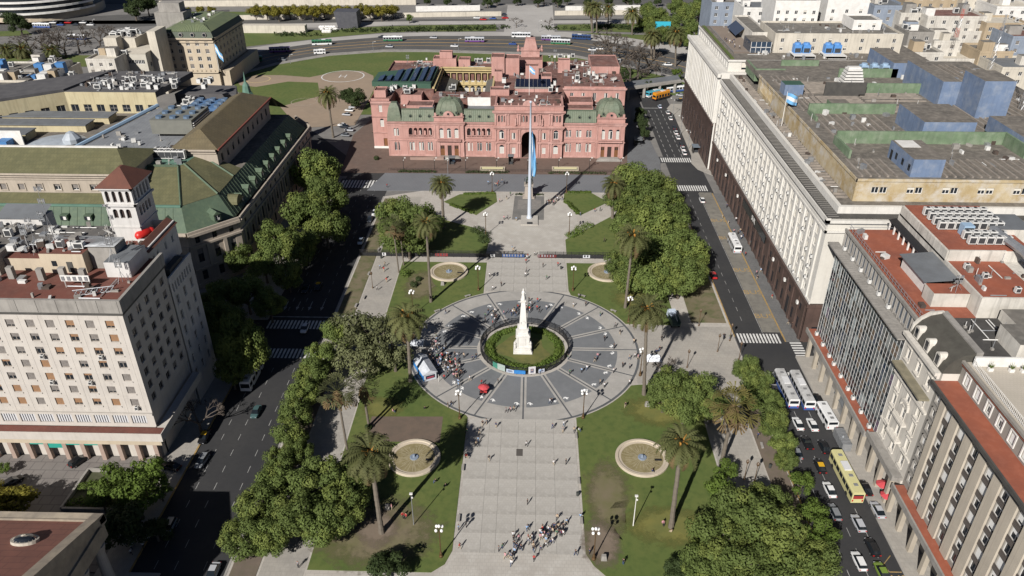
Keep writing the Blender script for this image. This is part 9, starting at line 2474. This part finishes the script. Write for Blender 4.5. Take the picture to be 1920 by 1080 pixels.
# red stall cart on the round court
x, y = G(907, 738); t = thing('red_cart', 'red umbrella cart low on the round court', 'cart', (x, y, .16))
mb = MB(); mb.lathe(x, y, [(1.4, 2.0), (.8, 2.35), (.02, 2.6)], 8); mb.build('umbrella', mat('parasol_red', (.50, .06, .07)), t)
mb = MB(); mb.box(x - .8, x + .8, y - .4, y + .4, .5, 1.1, 0, bottom=True); mb.tube((x, y, .2), (x, y, 2.5), .04, n=5); mb.build('tray', mat('cart_red', (.4, .03, .03), .6), t)
for s in (-.6, .6): mb = MB(); mb.tube((x + s, y - .45, .42), (x + s, y - .38, .42), .26, .26, 10); mb.build('wheel', TYRE, t)
# ================================================================ far city
CB = [STAINW, CREAMW, WHT, STAINW, CONC, mat('slate_blue_render', (.26, .30, .36), .9, (.2, .23, .28), .2, .8, streak=.4), mat('ochre_render', (.42, .33, .22), .9, (.34, .27, .18), .2, .8, streak=.4), WHT]
rc_ = random.Random(77)
def city(px0, px1, pyr, z, dep, label, m=None, group='far city blocks', rows=4, roof=None, wins=True):
 x0, y0 = G(px0, pyr, z); x1, _ = G(px1, pyr, z)
 t = thing('city_block', label, 'building', ((x0 + x1) / 2, y0, 0), group=group)
 m = m or rc_.choice(CB); W = MB()
 f = Face((x0, y0), (1, 0), x1 - x0, 0, z)
 n = max(1, int((x1 - x0) / 4.6))
 if wins:
  for i in range(n):
   c = (x1 - x0) * (i + .5) / n
   for k in range(rows): f.open(c - .8, c + .8, z - 3.2 - k * 3.4, z - 1.5 - k * 3.4)
  put_windows(f, t, ('sash', 'blind40', 'sash', 'blind70'), rng=rc_)
 f.wall(W, .3)
 for a, b in (((x0, y0 + dep), (x0, y0)), ((x1, y0), (x1, y0 + dep))): W.poly([(a[0], a[1], 0), (b[0], b[1], 0), (b[0], b[1], z), (a[0], a[1], z)])
 W.build('wall', m, t)
 mb = MB(); mb.poly([(x0, y0, z - .4), (x1, y0, z - .4), (x1, y0 + dep, z - .4), (x0, y0 + dep, z - .4)]); mb.build('roof', roof or rc_.choice((ROOFM, ROOFM, ROOFG, CREAMW, TERRA)), t)
 mb = MB(); parapet(mb, x0 - .05, x1 + .05, y0 - .05, y0 + dep, z - .4, z + .5, .35); mb.build('parapet', m, t)
 for k in range(2 if (x1 - x0) > 9 else 1):
  a = rc_.uniform(x0 + .5, max(x0 + .6, x1 - 6)); b = y0 + rc_.uniform(2, dep * .6); h = rc_.uniform(2.2, 4)
  mb = MB(); mb.box(a, min(a + rc_.uniform(3, 6), x1 - .3), b, b + rc_.uniform(3, 5), z - .4, z + h, 0, 1); mb.build('stair_head', [rc_.choice(CB), ROOFM], t)
 for k in range(2): ac(rc_.uniform(x0, x1), y0 + rc_.uniform(1, dep - 1), z - .4, 'on a far city roof', None, 0, 1.4)
 return t
k = 0
for (a, b, c, z, d) in ((1705, 1752, 62, 41, 16), (1752, 1800, 78, 36, 14), (1800, 1842, 60, 38, 16), (1838, 1900, 98, 34, 16), (1850, 1930, 45, 42, 18), (1900, 1990, 70, 40, 20), (1690, 1740, 26, 44, 18), (1640, 1700, 12, 46, 22), (1560, 1640, 3, 46, 24), (1460, 1540, 2, 48, 22), (1395, 1460, 16, 46, 20), (1335, 1395, 6, 42, 26), (1740, 1850, 32, 44, 20), (1870, 1950, 14, 44, 26), (1760, 1880, 112, 30, 16), (1880, 2000, 128, 32, 20), (1700, 1770, 100, 36, 12), (1700, 1800, -12, 46, 30), (1810, 1900, -16, 48, 30)):
 k += 1; city(a, b, c, z, d, 'far city block number %s in the top corner behind the ministry roofs, flat roofed' % ('one two three four five six seven eight nine ten eleven twelve thirteen fourteen fifteen sixteen seventeen eighteen nineteen'.split()[k - 1]), group='far right city blocks', rows=4)
for (a, b, c, z, d) in ((-40, 40, 132, 16, 16), (40, 90, 122, 15, 14), (90, 128, 130, 17, 12), (-60, 20, 160, 22, 18), (20, 75, 152, 20, 14), (78, 125, 150, 20, 10), (160, 215, 112, 22, 18), (-80, -10, 182, 30, 22), (10, 60, 172, 26, 12)):
 k += 1; city(a, b, c, z, d, 'low rooftop block in the far left city, %s from the picture edge' % words[(k - 20) % 17], group='far left city blocks', rows=2, m=rc_.choice((CREAMW, CONC, STAINW, BEIGE)))
for i in range(14): x, y = G(rc_.uniform(-10, 130), rc_.uniform(120, 165), 20); plant_b = mat('strong_blue_metal', (.05, .18, .42)); mb = MB(); mb.box(x - 2, x + 2, y - 1.5, y + 1.5, 16, rc_.uniform(20.5, 23)); tag(mb.build('roof_machine', plant_b if i % 2 else ACW, org=(x, y, 16)), ('blue' if i % 2 else 'white') + ' roof machine among the far left rooftops', 'roof machine', 'far left roof machines')
# lattice radio masts
for i, (a, b, tp) in enumerate(((1792, 70, -30), (1855, 130, 20), (1905, 230, 60))):
 x, y = G(a, b, 40); h = min(34, hpx(x, y, tp) - 40) ; t = thing('radio_mast', ('red and white', 'thin grey', 'tall grey')[i] + ' lattice radio mast over the right roofs', 'mast', (x, y, 40), group='radio masts')
 mb = MB()
 for j in range(int(h / 2)):
  w0, w1 = .9 * (1 - j * 2 / h * .7), .9 * (1 - (j + 1) * 2 / h * .7)
  for q in range(3):
   A = lambda ww, qq, zz: (x + ww * cos(qq * 2.1), y + ww * sin(qq * 2.1), zz)
   m_ = 1 if (i == 0 and j % 4 < 2) else 0
   mb.tube(A(w0, q, 40 + j * 2), A(w1, q, 42 + j * 2), .07, n=3, m=m_); mb.tube(A(w0, q, 40 + j * 2), A(w1, q + 1, 42 + j * 2), .05, n=3, m=m_)
 mb.build('lattice', [STEEL, mat('mast_red', (.4, .05, .03), .7)], t)
# long low walls, sheds and steps of the far riverside strip
mb = MB()
def lowwall(p0, p1, h, name, label, m):
 a, b = G(*p0), G(*p1); mb = MB(); mb.prism([a, b, (b[0], b[1] + 1.2), (a[0], a[1] + 1.2)], 0, h); tag(mb.build(name, m, org=(a[0], a[1], 0)), label, 'wall', 'far strip walls')
lowwall((405, 38), (940, 30), 3.2, 'promenade_wall', 'long pale wall behind the far road on the left', CREAMW); lowwall((1040, 29), (1240, 27), 3.2, 'promenade_wall', 'pale wall behind the far road on the right', CREAMW); lowwall((300, 13), (780, 9), 4.5, 'car_park_wall', 'pale wall under the far parked cars', CREAMW); lowwall((1060, 22), (1200, 20), 4, 'long_shed', 'long low white shed right of the far steps', WHT); lowwall((780, 22), (900, 20), 4, 'long_shed', 'long low white shed left of the far steps', WHT)
mb = MB(); a = G(480, 62); mb.box(a[0] - 14, a[0] + 34, a[1], a[1] + 6, 0, 5); tag(mb.build('park_pavilion', CREAMW, org=(a[0], a[1], 0)), 'low pale pavilion wall in the left far park', 'pavilion')
flag('roof_edge_flag', 'light blue and white flag on the ministry roof edge', (77.6, 232), 38.2, 11, .1, (5, 3), .3, .25)
